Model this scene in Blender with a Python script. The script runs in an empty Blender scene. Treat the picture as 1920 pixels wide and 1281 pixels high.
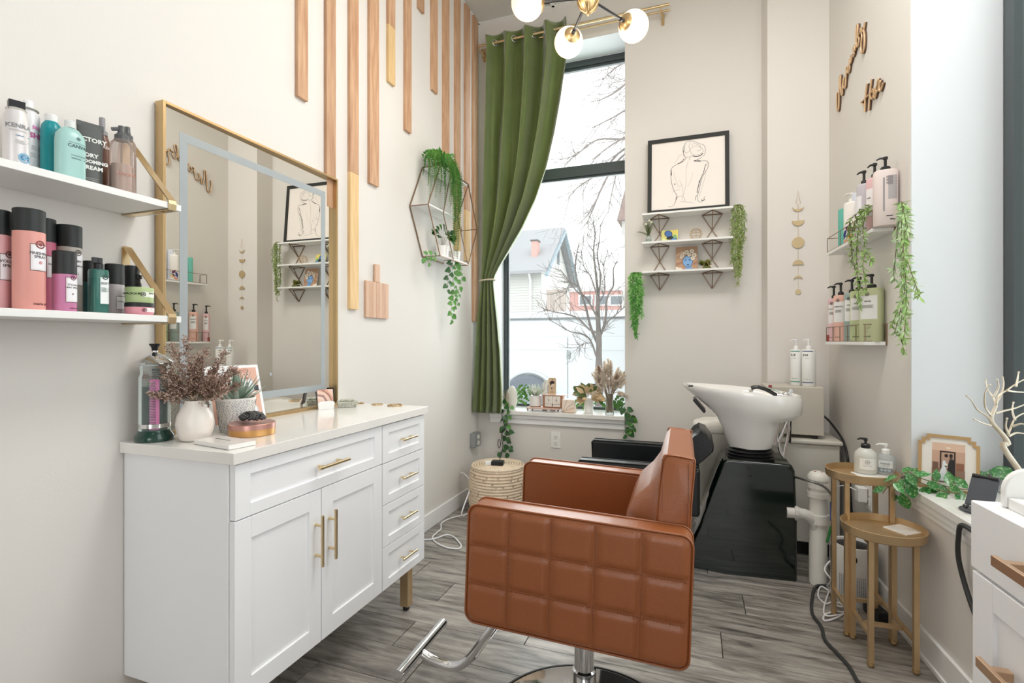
import bpy, bmesh, math, random
from mathutils import Vector, Matrix
PI = math.pi
rnd = random.Random(7)
SC = bpy.context.scene
COL = SC.collection
# ------------------------------------------------------------------ camera
F, TH, H = 940.0, math.radians(19.9), 1.2
cam_d = bpy.data.cameras.new('camera'); cam = bpy.data.objects.new('camera', cam_d); COL.objects.link(cam)
cam.location = (0, 0, H); cam.rotation_euler = (PI/2, 0, TH)
cam_d.sensor_width = 36; cam_d.lens = 36*F/1920; cam_d.clip_start = .05; cam_d.clip_end = 300
SC.camera = cam
# ------------------------------------------------------------------ sky, lights, exposure
w = bpy.data.worlds.new('world'); SC.world = w; w.use_nodes = True
bg = w.node_tree.nodes['Background']
bg.inputs[0].default_value = (.965, .98, 1.0, 1); bg.inputs[1].default_value = 2.2
SC.view_settings.view_transform = 'Standard'; SC.view_settings.look = 'None'
SC.view_settings.exposure = 0.13; SC.view_settings.gamma = 1.0; SC.view_settings.use_curve_mapping = False
def area(name, loc, rot, sx, sy, power, col=(1, 1, 1)):
    d = bpy.data.lights.new(name, 'AREA'); d.shape = 'RECTANGLE'; d.size = sx; d.size_y = sy; d.energy = power; d.color = col
    o = bpy.data.objects.new(name, d); COL.objects.link(o); o.location = loc; o.rotation_euler = rot
    return o
# daylight through the tall window of the right wall and the back window, plus added fill lights
area('window_daylight', (1.24, 1.15, 2.05), (0, PI/2, math.radians(3)), 2.5, 2.1, 6, (.97, .985, 1))
area('rear_fill_light', (.3, -2.75, 1.5), (PI/2, 0, 0), 1.6, 2.2, 10, (1, .99, .97))  # added fill, entering by the unseen opening behind the camera
area('back_window_daylight', (-.97, 4.05, 2.05), (-PI/2, 0, 0), .98, 2.6, 32, (.97, .985, 1))
area('ceiling_fill_light', (-.1, -.6, 3.66), (0, 0, 0), 1.2, 1.2, 8, (1, .985, .965))  # added overhead fill behind the camera, no fixture there
area('ceiling_fill_light', (.38, 1.75, 3.66), (0, 0, 0), 1.0, .6, 33, (1, .985, .965))  # added out of view to brighten the back and right walls
# ------------------------------------------------------------------ seen points
ST, CT = math.sin(TH), math.cos(TH)
def ray(u, v=640.5):
    a = (u-960)/F; return (a*CT-ST, a*ST+CT, (640.5-v)/F)
def onX(u, v, x): r = ray(u, v); k = x/r[0]; return Vector((x, r[1]*k, H+r[2]*k))
def onY(u, v, y): r = ray(u, v); k = y/r[1]; return Vector((r[0]*k, y, H+r[2]*k))
def onZ(u, v, z): r = ray(u, v); k = (z-H)/r[2]; return Vector((r[0]*k, r[1]*k, z))
def dep(p): return -p[0]*ST+p[1]*CT
def zat(v, p): return H+(640.5-v)/F*dep(p)
XL, YB, YS, ZC = -1.6, 3.64, 3.477, 3.71           # left wall, back wall, its deeper-set pier, ceiling
RC = Vector((.766, YS, 0)); RD = Vector((math.sin(math.radians(3)), -math.cos(math.radians(3)), 0)); RN = Vector((RD.y, -RD.x, 0))
def R(t, off=0, z=0): p = RC+RD*t+RN*off; return Vector((p.x, p.y, z))   # right wall: t towards the camera, off into the room
def onR(u, v, off=0):
    r = Vector(ray(u, v)); p0 = RC+RN*off-Vector((0, 0, 0)); k = p0.xy.dot(RN.xy)/r.xy.dot(RN.xy)
    return Vector((r.x*k, r.y*k, H+r.z*k))
def cylpx(uL, uR, plane, val):
    u = (uL+uR)/2; p = {'x': onX, 'y': onY}[plane](u, 640.5, val) if plane in 'xy' else onR(u, 640.5, val)
    t = (u-960)/F; r = (uR-uL)*dep(p)/(2*F*math.sqrt(1+t*t)); return Vector((p.x, p.y, 0)), r
# ------------------------------------------------------------------ materials
def lin(c): return tuple(((x/255)/12.92 if x/255 <= .04045 else ((x/255+.055)/1.055)**2.4) for x in c)+(1,)
def mat(name, c, rough=.5, metal=0, noise=None, bump=None, emit=0, alpha=None, coat=0, sheen=0, stretch=(1, 1, 1), c2=None, ior=None, trans=0, objvar=0, thr=None, tint=.25):
    m = bpy.data.materials.new(name); m.use_nodes = True; nt = m.node_tree; N, L = nt.nodes, nt.links
    b = N['Principled BSDF']; c = lin(c)
    b.inputs['Base Color'].default_value = c; b.inputs['Roughness'].default_value = rough; b.inputs['Metallic'].default_value = metal
    b.inputs['Coat Weight'].default_value = coat; b.inputs['Sheen Weight'].default_value = sheen
    if trans: b.inputs['Transmission Weight'].default_value = trans
    if ior: b.inputs['IOR'].default_value = ior
    if emit: b.inputs['Emission Color'].default_value = c; b.inputs['Emission Strength'].default_value = emit
    tc = N.new('ShaderNodeTexCoord'); mp = N.new('ShaderNodeMapping'); mp.inputs['Scale'].default_value = stretch
    if objvar:
        oi = N.new('ShaderNodeObjectInfo'); va = N.new('ShaderNodeVectorMath'); va.operation = 'MULTIPLY_ADD'
        va.inputs[1].default_value = (13, 7, 5); L.new(oi.outputs['Random'], va.inputs[0]); L.new(tc.outputs['Object'], va.inputs[2]); L.new(va.outputs[0], mp.inputs[0])
    else: L.new(tc.outputs['Object'], mp.inputs[0])
    cv = c2 is not None
    c2 = lin(c2) if cv else tuple(x*.9 for x in c[:3])+(1,)
    n = N.new('ShaderNodeTexNoise'); n.inputs['Scale'].default_value = noise[0] if noise else 6; n.inputs['Detail'].default_value = 9 if name == 'grey_vinyl_plank' else 6; n.inputs['Roughness'].default_value = .66 if name == 'grey_vinyl_plank' else .5; n.inputs['Distortion'].default_value = .5 if name == 'grey_vinyl_plank' else 0
    L.new(mp.outputs[0], n.inputs['Vector'])
    mx = N.new('ShaderNodeMix'); mx.data_type = 'RGBA'; mx.inputs[6].default_value = c; mx.inputs[7].default_value = c2
    rp = N.new('ShaderNodeMapRange'); lo, hi = thr or (.35, .7)
    rp.inputs[1].default_value = lo; rp.inputs[2].default_value = hi; rp.inputs[4].default_value = noise[1] if noise else .25
    L.new(n.outputs['Fac'], rp.inputs[0]); L.new(rp.outputs[0], mx.inputs[0])
    out = mx.outputs[2]
    if objvar:
        hs = N.new('ShaderNodeHueSaturation'); mr = N.new('ShaderNodeMapRange'); mr.inputs[3].default_value = 1-objvar; mr.inputs[4].default_value = 1+objvar
        L.new(oi.outputs['Random'], mr.inputs[0]); L.new(mr.outputs[0], hs.inputs['Value']); L.new(out, hs.inputs['Color']); out = hs.outputs[0]
    L.new(out, b.inputs['Base Color'])
    if bump:
        n2 = N.new('ShaderNodeTexNoise'); n2.inputs['Scale'].default_value = bump[0]; n2.inputs['Detail'].default_value = 4; L.new(mp.outputs[0], n2.inputs['Vector'])
        bp = N.new('ShaderNodeBump'); bp.inputs['Strength'].default_value = bump[1]; bp.inputs['Distance'].default_value = .01
        L.new(n2.outputs['Fac'], bp.inputs['Height']); L.new(bp.outputs[0], b.inputs['Normal'])
    if alpha is not None:
        o = N['Material Output']; t = N.new('ShaderNodeBsdfTransparent'); t.inputs[0].default_value = tuple(1-(1-x)*tint for x in c[:3])+(1,)
        ms = N.new('ShaderNodeMixShader'); fr = N.new('ShaderNodeFresnel'); fr.inputs[0].default_value = 1.25
        ad = N.new('ShaderNodeMath'); ad.operation = 'ADD'; ad.inputs[1].default_value = alpha; ad.use_clamp = True
        L.new(fr.outputs[0], ad.inputs[0]); L.new(ad.outputs[0], ms.inputs[0]); L.new(t.outputs[0], ms.inputs[1]); L.new(b.outputs[0], ms.inputs[2]); L.new(ms.outputs[0], o.inputs[0])
    return m
MC = {}
def pc(c, rough=.45, **k):                         # plain paint, cached by its colour
    key = (tuple(c), rough, tuple(sorted(k.items())))
    g = sum(c)/3; d = [round(x+(g-x)*.14) for x in c]
    if key not in MC: MC[key] = mat('paint_%d_%d_%d' % tuple(c), d, rough, noise=(9, .12), **k)
    return MC[key]
WALL = mat('wall_paint', (225, 221, 216), .75, noise=(1.2, .25), bump=(140, .04))
WHITE = mat('white_paint', (240, 240, 238), .45, noise=(3, .15))
CABW = mat('cabinet_white', (245, 246, 248), .38, noise=(3, .12))
TRIM = mat('trim_white', (240, 240, 240), .4, noise=(4, .1))
MARB = mat('white_stone', (243, 241, 237), .16, noise=(3, .5), c2=(222, 219, 214), coat=.3)
GOLD = mat('brushed_gold', (198, 170, 126), .3, .9, noise=(60, .3), stretch=(1, 1, .1))
GOLDL = mat('pale_gold', (222, 200, 160), .28, 1, noise=(40, .2))
BRASS = mat('aged_brass_paint', (212, 184, 144), .36, .75, noise=(12, .4), c2=(186, 158, 118))
WIRE = mat('bronze_wire', (138, 114, 92), .4, .6, noise=(30, .4))
CHROME = mat('chrome', (225, 225, 226), .07, 1)
BLACK = mat('black_plastic', (26, 27, 29), .38, noise=(20, .3))
BLKG = mat('black_green_gloss', (4, 20, 14), .09, noise=(3, .3), coat=.6)
FRAMEB = mat('charcoal_frame', (70, 78, 80), .4, noise=(20, .3))
LEATH = mat('caramel_leather', (148, 85, 46), .36, noise=(4, .35), c2=(134, 74, 38), bump=(260, .12), coat=.1)
LEATHB = mat('black_leather', (22, 25, 28), .32, noise=(6, .3), bump=(240, .12))
STITCH = mat('stitch_thread', (112, 60, 34), .6)
VELVET = mat('green_velvet', (104, 121, 58), .6, noise=(5, .4), c2=(80, 97, 42), bump=(9, .1), sheen=.6)
WOODR = mat('red_oak', (208, 168, 134), .55, noise=(9, .8), c2=(176, 130, 98), stretch=(6, 6, .6), objvar=.13, bump=(30, .1))
WOODY = mat('pale_ash', (228, 196, 146), .55, noise=(9, .7), c2=(205, 165, 108), stretch=(6, 6, .6), objvar=.06)
WOODM = mat('maple_board', (206, 164, 134), .5, noise=(9, .6), c2=(182, 134, 104), stretch=(1, 9, .8))
PLANK = mat('grey_vinyl_plank', (172, 166, 159), .36, noise=(3.2, 1), c2=(74, 70, 66), stretch=(1.1, 8, 1), objvar=.17, bump=(22, .12), thr=(.36, .68))
GLASS = mat('clear_glass', (235, 245, 242), .02, alpha=.03)
GLASSG = mat('tinted_glass', (20, 70, 60), .05, alpha=.45)
GLASSB = mat('brown_clear_plastic', (190, 160, 145), .1, alpha=.25)
MIRROR = mat('mirror_silver', (240, 240, 236), .0, 1)
FROST = mat('frosted_band', (164, 171, 174), .3, noise=(3, .1))
CERAM = mat('white_ceramic', (243, 241, 238), .1, coat=.6, noise=(2, .1))
MATW = mat('warm_white_ceramic', (238, 230, 222), .28, coat=.3, noise=(8, .2))
LEAFG = mat('leaf_green', (78, 138, 64), .42, noise=(20, .6), c2=(120, 168, 80), objvar=.2)
LEAFD = mat('dark_leaf', (40, 84, 42), .42, noise=(20, .5), c2=(74, 120, 62), objvar=.2)
FERN = mat('fern_green', (84, 158, 62), .5, noise=(14, .8), c2=(150, 200, 108))
FERNP = mat('pale_leaf', (140, 178, 96), .5, noise=(14, .7), c2=(186, 210, 146))
OLIVE = mat('olive_leaf', (122, 150, 78), .5, noise=(14, .7), c2=(160, 180, 110))
STEM = mat('brown_stem', (110, 96, 62), .7)
CEILM = mat('acoustic_tile', (214, 212, 206), .9, noise=(60, .3), bump=(120, .3))
ROPE = mat('jute_rope', (236, 218, 194), .85, noise=(30, .5), c2=(206, 178, 148), bump=(90, .6))
BARK = mat('bark', (120, 108, 104), .9, noise=(12, .5), c2=(88, 78, 76))
# ------------------------------------------------------------------ mesh builder
def curve_pts(pts, n=6):
    P = [Vector(p) for p in pts]
    if len(P) < 3: return P
    out = []
    for i in range(len(P)-1):
        a, b, c, d = P[max(i-1, 0)], P[i], P[i+1], P[min(i+2, len(P)-1)]
        for k in range(n):
            t = k/n; out.append(.5*((2*b)+(c-a)*t+(2*a-5*b+4*c-d)*t*t+(3*b-a-3*c+d)*t**3))
    return out+[P[-1]]
class MB:
    def __init__(s): s.v = []; s.f = []; s.fm = []; s.mats = []; s.cur = 0
    def use(s, m):
        if m not in s.mats: s.mats.append(m)
        s.cur = s.mats.index(m); return s
    def add(s, vs, fs):
        o = len(s.v); s.v += [Vector(q) for q in vs]; s.f += [tuple(i+o for i in f) for f in fs]; s.fm += [s.cur]*len(fs); return s
    def box(s, a, b):
        x0, y0, z0 = a; x1, y1, z1 = b
        return s.add([(x0, y0, z0), (x1, y0, z0), (x1, y1, z0), (x0, y1, z0), (x0, y0, z1), (x1, y0, z1), (x1, y1, z1), (x0, y1, z1)],
                     [(0, 3, 2, 1), (4, 5, 6, 7), (0, 1, 5, 4), (1, 2, 6, 5), (2, 3, 7, 6), (3, 0, 4, 7)])
    def obox(s, c, size, M=None):
        o = len(s.v); h = [x/2 for x in size]; s.box((-h[0], -h[1], -h[2]), h)
        for i in range(o, len(s.v)): s.v[i] = (M @ s.v[i] if M else s.v[i])+Vector(c)
        return s
    def bar(s, a, b, w, d=None):
        a, b = Vector(a), Vector(b); q = (b-a); M = q.to_track_quat('Z', 'Y').to_matrix()
        return s.obox((a+b)/2, (w, d or w, q.length), M)
    def prism(s, poly, a, b):                      # poly: 3D points, extruded from +a to +b (vectors)
        n = len(poly); P = [Vector(p) for p in poly]; a, b = Vector(a), Vector(b)
        return s.add([p+a for p in P]+[p+b for p in P], [tuple(range(n))[::-1], tuple(range(n, 2*n))]+[(i, (i+1) % n, n+(i+1) % n, n+i) for i in range(n)])
    def rings(s, rings, cap=True, closed=True):
        n = len(rings[0]); vs = [p for r in rings for p in r]; fs = []
        for i in range(len(rings)-1):
            for j in range(n if closed else n-1):
                k = (j+1) % n; fs.append((i*n+j, i*n+k, (i+1)*n+k, (i+1)*n+j))
        if cap and closed: fs += [tuple(range(n))[::-1], tuple(range((len(rings)-1)*n, len(rings)*n))]
        return s.add(vs, fs)
    def lathe(s, prof, c=(0, 0, 0), n=24, sy=1, p=2, cap=True):
        rs = []
        for r, z in prof:
            ring = []
            for j in range(n):
                a = 2*PI*j/n; ca, sa = math.cos(a), math.sin(a); e = 2/p
                ring.append((c[0]+r*math.copysign(abs(ca)**e, ca), c[1]+r*sy*math.copysign(abs(sa)**e, sa), c[2]+z))
            rs.append(ring)
        return s.rings(rs, cap)
    def tube(s, pts, r, n=8, cap=True, closed=False):
        P = [Vector(p) for p in pts]; m = len(P); rr = r if isinstance(r, (list, tuple)) else [r]*m; rs = []
        up = None
        for i, p in enumerate(P):
            t = (P[(i+1) % m if closed else min(i+1, m-1)]-P[(i-1) % m if closed else max(i-1, 0)])
            t = t.normalized() if t.length > 1e-9 else Vector((0, 0, 1))
            if up is None: up = Vector((0, 0, 1)) if abs(t.z) < .9 else Vector((1, 0, 0))
            a = t.cross(up); a = a.normalized() if a.length > 1e-6 else t.orthogonal().normalized(); b = a.cross(t); up = b
            rs.append([p+a*rr[i]*math.cos(2*PI*j/n)+b*rr[i]*math.sin(2*PI*j/n) for j in range(n)])
        if closed: rs.append(rs[0]); cap = False
        return s.rings(rs, cap)
    def ball(s, c, r, n=12, m=8, sc=(1, 1, 1)):
        rs = [[(c[0]+r*sc[0]*math.sin(PI*i/m)*math.cos(2*PI*j/n), c[1]+r*sc[1]*math.sin(PI*i/m)*math.sin(2*PI*j/n), c[2]-r*sc[2]*math.cos(PI*i/m)) for j in range(n)] for i in range(1, m)]
        return s.rings(rs)
    def flat(s, pts): return s.add(pts, [tuple(range(len(pts)))])
    def text(s, body, size, mapf, bold=0, align='CENTER', extrude=0):
        cu = bpy.data.curves.new('t', 'FONT'); cu.body = body; cu.size = size; cu.align_x = align; cu.resolution_u = 2; cu.offset = bold; cu.extrude = extrude
        o = bpy.data.objects.new('t', cu); COL.objects.link(o); dg = bpy.context.evaluated_depsgraph_get()
        me = bpy.data.meshes.new_from_object(o.evaluated_get(dg))
        s.add([mapf(v.co) for v in me.vertices], [tuple(p.vertices) for p in me.polygons])
        bpy.data.objects.remove(o); bpy.data.curves.remove(cu); bpy.data.meshes.remove(me); return s
    def xf(s, M):
        s.v = [M @ q for q in s.v]; return s
    def build(s, name, m=None, parent=None, smooth=None, bevel=0, seg=2, kind=None, label=None, world=False):
        me = bpy.data.meshes.new(name)
        off = parent_loc(parent) if world else Vector((0, 0, 0))
        me.from_pydata([tuple(q-off) for q in s.v], [], s.f)
        ms = s.mats or [m]
        if m and s.mats and m not in s.mats: ms = s.mats
        for q in ms: me.materials.append(q)
        if len(ms) > 1: me.polygons.foreach_set('material_index', s.fm)
        bm = bmesh.new(); bm.from_mesh(me); bmesh.ops.recalc_face_normals(bm, faces=bm.faces) if world is not None and not getattr(s, 'sheet', 0) else 0; bm.to_mesh(me); bm.free()
        if smooth is not None:
            me.polygons.foreach_set('use_smooth', [True]*len(me.polygons)); me.set_sharp_from_angle(angle=math.radians(smooth))
        o = bpy.data.objects.new(name, me); COL.objects.link(o)
        if parent: o.parent = parent
        if bevel:
            b = o.modifiers.new('bevel', 'BEVEL'); b.width = bevel; b.segments = seg; b.limit_method = 'ANGLE'; b.angle_limit = math.radians(40)
            me.polygons.foreach_set('use_smooth', [True]*len(me.polygons)); b.harden_normals = True
        if kind: o['kind'] = kind
        if label: o['label'] = label
        return o
def parent_loc(p):
    q = Vector((0, 0, 0))
    while p: q = q+p.location; p = p.parent
    return q
def tag(o, label, cat, group=None):
    o['label'] = label; o['category'] = cat
    if group: o['group'] = group
    return o
def thing(name, label, cat, loc=(0, 0, 0), rz=0, group=None):
    o = bpy.data.objects.new(name, None); COL.objects.link(o); o.location = loc; o.rotation_euler = (0, 0, rz); o.empty_display_size = .05
    return tag(o, label, cat, group)
def struct(mb, name, m, parent=None, **k):
    o = mb.build(name, m, parent, **k)
    if not parent: o['kind'] = 'structure'
    return o
def art(mb, org, ax, ay, shapes, lift=.0004):       # flat print made of coloured shapes; unit square mapped to ax, ay
    org, ax, ay = Vector(org), Vector(ax), Vector(ay); nn = ax.cross(ay).normalized(); mb.sheet = 1
    for i, (c, pts) in enumerate(shapes):
        mb.use(pc(c, .6)); mb.flat([org+ax*x+ay*y+nn*lift*(i*.35+1) for x, y in pts])
    return mb
def ell(cx, cy, rx, ry, n=14, rot=0):
    return [(cx+rx*math.cos(a)*math.cos(rot)-ry*math.sin(a)*math.sin(rot), cy+rx*math.cos(a)*math.sin(rot)+ry*math.sin(a)*math.cos(rot)) for a in [2*PI*k/n for k in range(n)]]
def rec(x0, y0, x1, y1): return [(x0, y0), (x1, y0), (x1, y1), (x0, y1)]
# ------------------------------------------------------------------ foliage
def rv(s=1): return Vector((rnd.uniform(-1, 1), rnd.uniform(-1, 1), rnd.uniform(-1, 1)))*s
def leaflet(mb, p, d, l, wd, up=None):
    d = d.normalized(); sd = d.cross(up or rv()); sd = sd.normalized() if sd.length > 1e-5 else d.orthogonal().normalized(); nn = sd.cross(d)
    m = p+d*l*.45; mb.add([p, m+sd*wd+nn*wd*.35, p+d*l, m-sd*wd+nn*wd*.35], [(0, 1, 2), (0, 2, 3)])
def frond(mb, pts, ll, wd, step=.008, droop=.3, side=None):
    P = curve_pts(pts, 5); L = sum((P[i+1]-P[i]).length for i in range(len(P)-1)); acc = 0; nxt = 0
    sd = side or rv(); k = 0
    for i in range(len(P)-1):
        a, b = P[i], P[i+1]; seg = (b-a).length; t = (b-a).normalized()
        s2 = (sd-t*sd.dot(t)); s2 = s2.normalized() if s2.length > 1e-4 else t.orthogonal().normalized()
        while nxt < acc+seg:
            q = a+t*(nxt-acc); f = nxt/L; sc = (1-f**3*.75)*(.6+.4*min(1, f*6))
            for sg in (1, -1): leaflet(mb, q, s2*sg+t*(droop+rnd.uniform(-.1, .15))+rv(.12), ll*sc*rnd.uniform(.85, 1.1), wd, t)
            nxt += step
        acc += seg
    return P
LM = {}
def leaf_mesh(kind, m):
    if (kind, m.name) in LM: return LM[(kind, m.name)]
    prof = {'heart': [(0, .0), (.34, .03), (.5, .25), (.44, .5), (.27, .76), (.0, 1.05)], 'long': [(0, 0), (.16, .15), (.26, .4), (.22, .65), (.11, .87), (0, 1.08)],
            'oval': [(0, 0), (.25, .15), (.36, .42), (.32, .68), (.18, .88), (0, 1.0)]}[kind]
    vs = []; fs = []
    for x, y in prof: vs.append((0, y+(-.12 if kind == 'heart' and y == 0 else 0)*0, -.1*y*y))
    n = len(prof)
    for sg in (1, -1):
        o = len(vs)
        for x, y in prof[1:-1]: vs.append((sg*x, y-(.1 if kind == 'heart' and y < .1 else 0), abs(x)*.35-.1*y*y))
        for i in range(n-1):
            a, b = i, i+1; q = [a, b]
            if b < n-1: q.append(o+b-1)
            if a > 0: q.append(o+a-1)
            if len(q) >= 3: fs.append(tuple(q if sg == 1 else q[::-1]))
    me = bpy.data.meshes.new('leaf'); me.from_pydata(vs, [], fs); me.materials.append(m); me.polygons.foreach_set('use_smooth', [True]*len(me.polygons))
    LM[(kind, m.name)] = me; return me
def leaf(parent, p, d, size, m, kind='heart', face=None):
    o = bpy.data.objects.new('leaf', leaf_mesh(kind, m)); COL.objects.link(o); o.parent = parent
    d = Vector(d).normalized(); f = (face or Vector((0, -1, .3)))+rv(.35); x = d.cross(f).normalized(); z = x.cross(d)
    M = Matrix((x, d, z)).transposed().to_4x4(); M = Matrix.Translation(Vector(p)-parent_loc(parent)) @ M @ Matrix.Diagonal((size, size, size, 1))
    o.matrix_local = M; return o
def vine(parent, pts, m, size, step, kind='heart', face=None, r=.0012, start=0, hang=.5):
    P = curve_pts(pts, 6); mb = MB(); mb.tube(P, r, 5); mb.build('stem', STEM, parent, world=True)
    acc = 0; nxt = start; k = 0
    for i in range(len(P)-1):
        a, b = P[i], P[i+1]; seg = (b-a).length; t = (b-a).normalized()
        while nxt < acc+seg:
            q = a+t*(nxt-acc); k += 1; sg = 1 if k % 2 else -1
            sd = t.cross(face or Vector((0, -1, .2))).normalized()*sg
            leaf(parent, q+sd*.004, sd+t*.3+Vector((0, 0, -hang))+rv(.3), size*rnd.uniform(.75, 1.15), m, kind, face); nxt += step*rnd.uniform(.8, 1.2)
        acc += seg
# ================================================================== THE SETTING
ZB, ZT = .67, 3.42                                  # back window opening
XW0, XW1 = -1.487, -.459
E = R(1.038); YR0 = -2.9
m = MB(); m.box((XL-.02, YR0, -.12), (1.35, YB, -.006)); floor = struct(m, 'floor', pc((70, 66, 62)))
rnd.seed(3); y = .62-.18*8; row = 0
while y < YB-.002:
    x = XL+.001-rnd.uniform(.1, 1.1); y1 = min(y+.18, YB-.001)
    x = {6: -2.12, 7: -1.62, 8: -2.3}.get(row, x)
    while x < 1.2:
        a, b = max(x, XL+.001), min(x+1.218, 1.2)
        if b-a > .03:
            p = MB(); p.obox((0, 0, 0), (b-a-.0016, y1-y-.0016, .006)); o = p.build('plank', PLANK, floor, bevel=.0007, seg=1); o.location = ((a+b)/2, (y+y1)/2, -.003)
        x += 1.22
    y = y1 if y1 < y+.17 else y+.18; row += 1
m = MB(); m.box((XL-.12, YR0, 0), (XL, YB+.3, ZC)); wall_left = struct(m, 'wall_left', WALL)
m = MB(); T = .26
m.box((XL, YB, 0), (XW0, YB+T, ZC)); m.box((XW1, YB, 0), (.6, YB+T, ZC)); m.box((XW0, YB, 0), (XW1, YB+T, ZB-.03)); m.box((XW0, YB, ZT), (XW1, YB+T, ZC))
wall_back = struct(m, 'wall_back', WALL)
m = MB(); c0 = RC; m.prism([(.419, YB, 0), (.433, YS, 0), (RC.x, RC.y, 0), (RC.x-.01, YB, 0)], (0, 0, 0), (0, 0, ZC)); struct(m, 'wall_pier', WALL)
def rbox(mb, t0, t1, o0, o1, z0, z1): return mb.prism([R(t0, o0), R(t1, o0), R(t1, o1), R(t0, o1)], (0, 0, z0), (0, 0, z1))
TW1, ZS, ZRT = 3.35, .63, 3.42
m = MB(); rbox(m, -.1, 1.038, 0, -.34, 0, ZC); rbox(m, 1.038, TW1, 0, -.34, 0, ZS-.03); rbox(m, 1.038, TW1, 0, -.34, ZRT, ZC); rbox(m, TW1, 6.4, 0, -.34, 0, ZC); struct(m, 'wall_right', WALL)
m = MB(); m.box((XL, YR0-.1, 0), (1.6, YR0, .3)); m.box((XL, YR0-.1, 2.7), (1.6, YR0, ZC)); m.box((XL, YR0-.1, .3), (-.5, YR0, 2.7)); m.box((1.15, YR0-.1, .3), (1.6, YR0, 2.7)); struct(m, 'wall_front', WALL)  # unseen opening, added and narrowed to control light on the cabinet end
m = MB()
for x in (-.48, .33, 1.13): m.box((x-.03, YR0-.08, .3), (x+.03, YR0-.02, 2.7))
struct(m, 'window_3', FRAMEB)
m = MB(); m.box((XL-.12, YR0-.1, ZC+.012), (1.6, YB+.3, ZC+.1)); ceiling = struct(m, 'ceiling', CEILM)
tm = None; tx = XL+.02; i = 0
yy = YB-.36
while yy > .3:
    for k in range(5):
        x0 = XL+.004+k*.61; y1 = min(yy+.61, YB-.004)
        if x0+.6 > 1.35: continue
        p = MB(); p.obox((0, 0, 0), (.596, y1-yy-.012, .012)); o = p.build('ceiling_tile', CEILM, ceiling, bevel=.003, seg=1); o.location = (x0+.3, (yy+y1)/2, ZC+.006)
    yy -= .61
m = MB()
for k in range(6): m.box((XL+k*.61-.008, 0, ZC-.004), (XL+k*.61+.012, YB, ZC+.002))
yy = YB-.36
while yy > .3: m.box((XL, yy-.01, ZC-.0045), (1.3, yy+.006, ZC+.001)); yy -= .61
m.box((XL, YB-.02, ZC-.004), (.419, YB, ZC)); m.build('ceiling_grid', TRIM, ceiling)
m = MB(); m.box((XL, .0, 0), (XL+.014, YB, .1)); struct(m, 'baseboard_left', TRIM, bevel=.003)
m = MB(); m.box((XL+.014, YB-.014, 0), (.419, YB, .1)); struct(m, 'baseboard_back', TRIM, bevel=.003)
m = MB(); rbox(m, .02, 2.6, .014, 0, 0, .112); rbox(m, .02, 2.6, .02, 0, 0, .02); struct(m, 'baseboard_right', TRIM, bevel=.003)
# back window: frame, transom, glass, sill with its moulding
YF = YB+.26
win = MB(); 
for a, b in (((XW0, ZB), (XW0+.032, ZT)), ((XW1-.02, ZB), (XW1, ZT)), ((XW0, ZT-.05), (XW1, ZT)), ((XW0, ZB), (XW1, ZB+.02)), ((XW0, 2.505), (XW1, 2.59))):
    win.box((a[0], YF, a[1]), (b[0], YF+.05, b[1]))
for a, b in (((XW0+.032, ZB), (XW0+.042, ZT)), ((XW0, ZT-.07), (XW1, ZT-.05)), ((XW0, 2.49), (XW1, 2.505))): win.box((a[0], YF+.012, a[1]), (b[0], YF+.045, b[1]))
window_1 = struct(win, 'window_1', FRAMEB, bevel=.004)
m = MB(); m.box((XW0+.03, YF+.028, ZB+.015), (XW1-.015, YF+.034, 2.51)); m.build('pane', GLASS, window_1)
m = MB(); m.box((XW0+.03, YF+.028, 2.585), (XW1-.015, YF+.034, ZT-.045)); m.build('pane', GLASS, window_1)
m = MB(); m.box((XW0, YB-.001, ZB-.03), (XW1, YF+.01, ZB)); m.box((XW0-.01, YB-.045, ZB-.03), (XW1+.004, YB, ZB))
sill_b = struct(m, 'trim_1', MARB, bevel=.004)
m = MB(); m.box((XW0-.008, YB-.028, ZB-.058), (XW1, YB, ZB-.031)); m.box((XW0-.008, YB-.016, ZB-.1), (XW1, YB, ZB-.059)); struct(m, 'trim_2', TRIM, bevel=.004)
# right window
m = MB()
for t0, t1, z0, z1 in ((1.04, 1.1, ZS, ZRT), (TW1-.06, TW1, ZS, ZRT), (1.1, TW1-.06, ZS, ZS+.06), (1.1, TW1-.06, ZRT-.06, ZRT), (2.1, 2.15, ZS+.06, ZRT-.06)): rbox(m, t0, t1, -.30, -.35, z0, z1)
window_2 = struct(m, 'window_2', FRAMEB)
m = MB(); rbox(m, 1.09, TW1-.05, -.325, -.331, ZS+.05, ZRT-.05); m.build('pane', GLASS, window_2)
m = MB(); rbox(m, 1.04, TW1, .0, -.3, ZS-.03, ZS); rbox(m, 1.0, TW1, .03, .0, ZS-.03, ZS); struct(m, 'trim_3', MARB, bevel=.003)
m = MB(); rbox(m, 1.01, TW1, .02, 0, ZS-.058, ZS-.031); rbox(m, 1.02, TW1, .011, 0, ZS-.085, ZS-.058); struct(m, 'trim_4', TRIM, bevel=.003)
m = MB(); rbox(m, 1.0385, 1.0405, -.002, -.298, ZS+.0005, ZRT-.002); rbox(m, 1.0405, TW1, -.002, -.298, ZRT-.002, ZRT-.0005); struct(m, 'trim_5', mat('reveal_white', (226, 228, 232), .6, noise=(2, .1)))
m = MB(); m.box((XW0+.0005, YB+.001, ZB+.0005), (XW0+.002, YF-.001, ZT-.0005)); m.box((XW0+.002, YB+.001, ZT-.002), (XW1-.001, YF-.001, ZT-.0005)); m.box((XW1-.002, YB+.001, ZB+.0005), (XW1-.0005, YF-.001, ZT-.002)); struct(m, 'trim_6', bpy.data.materials['reveal_white'])
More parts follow.
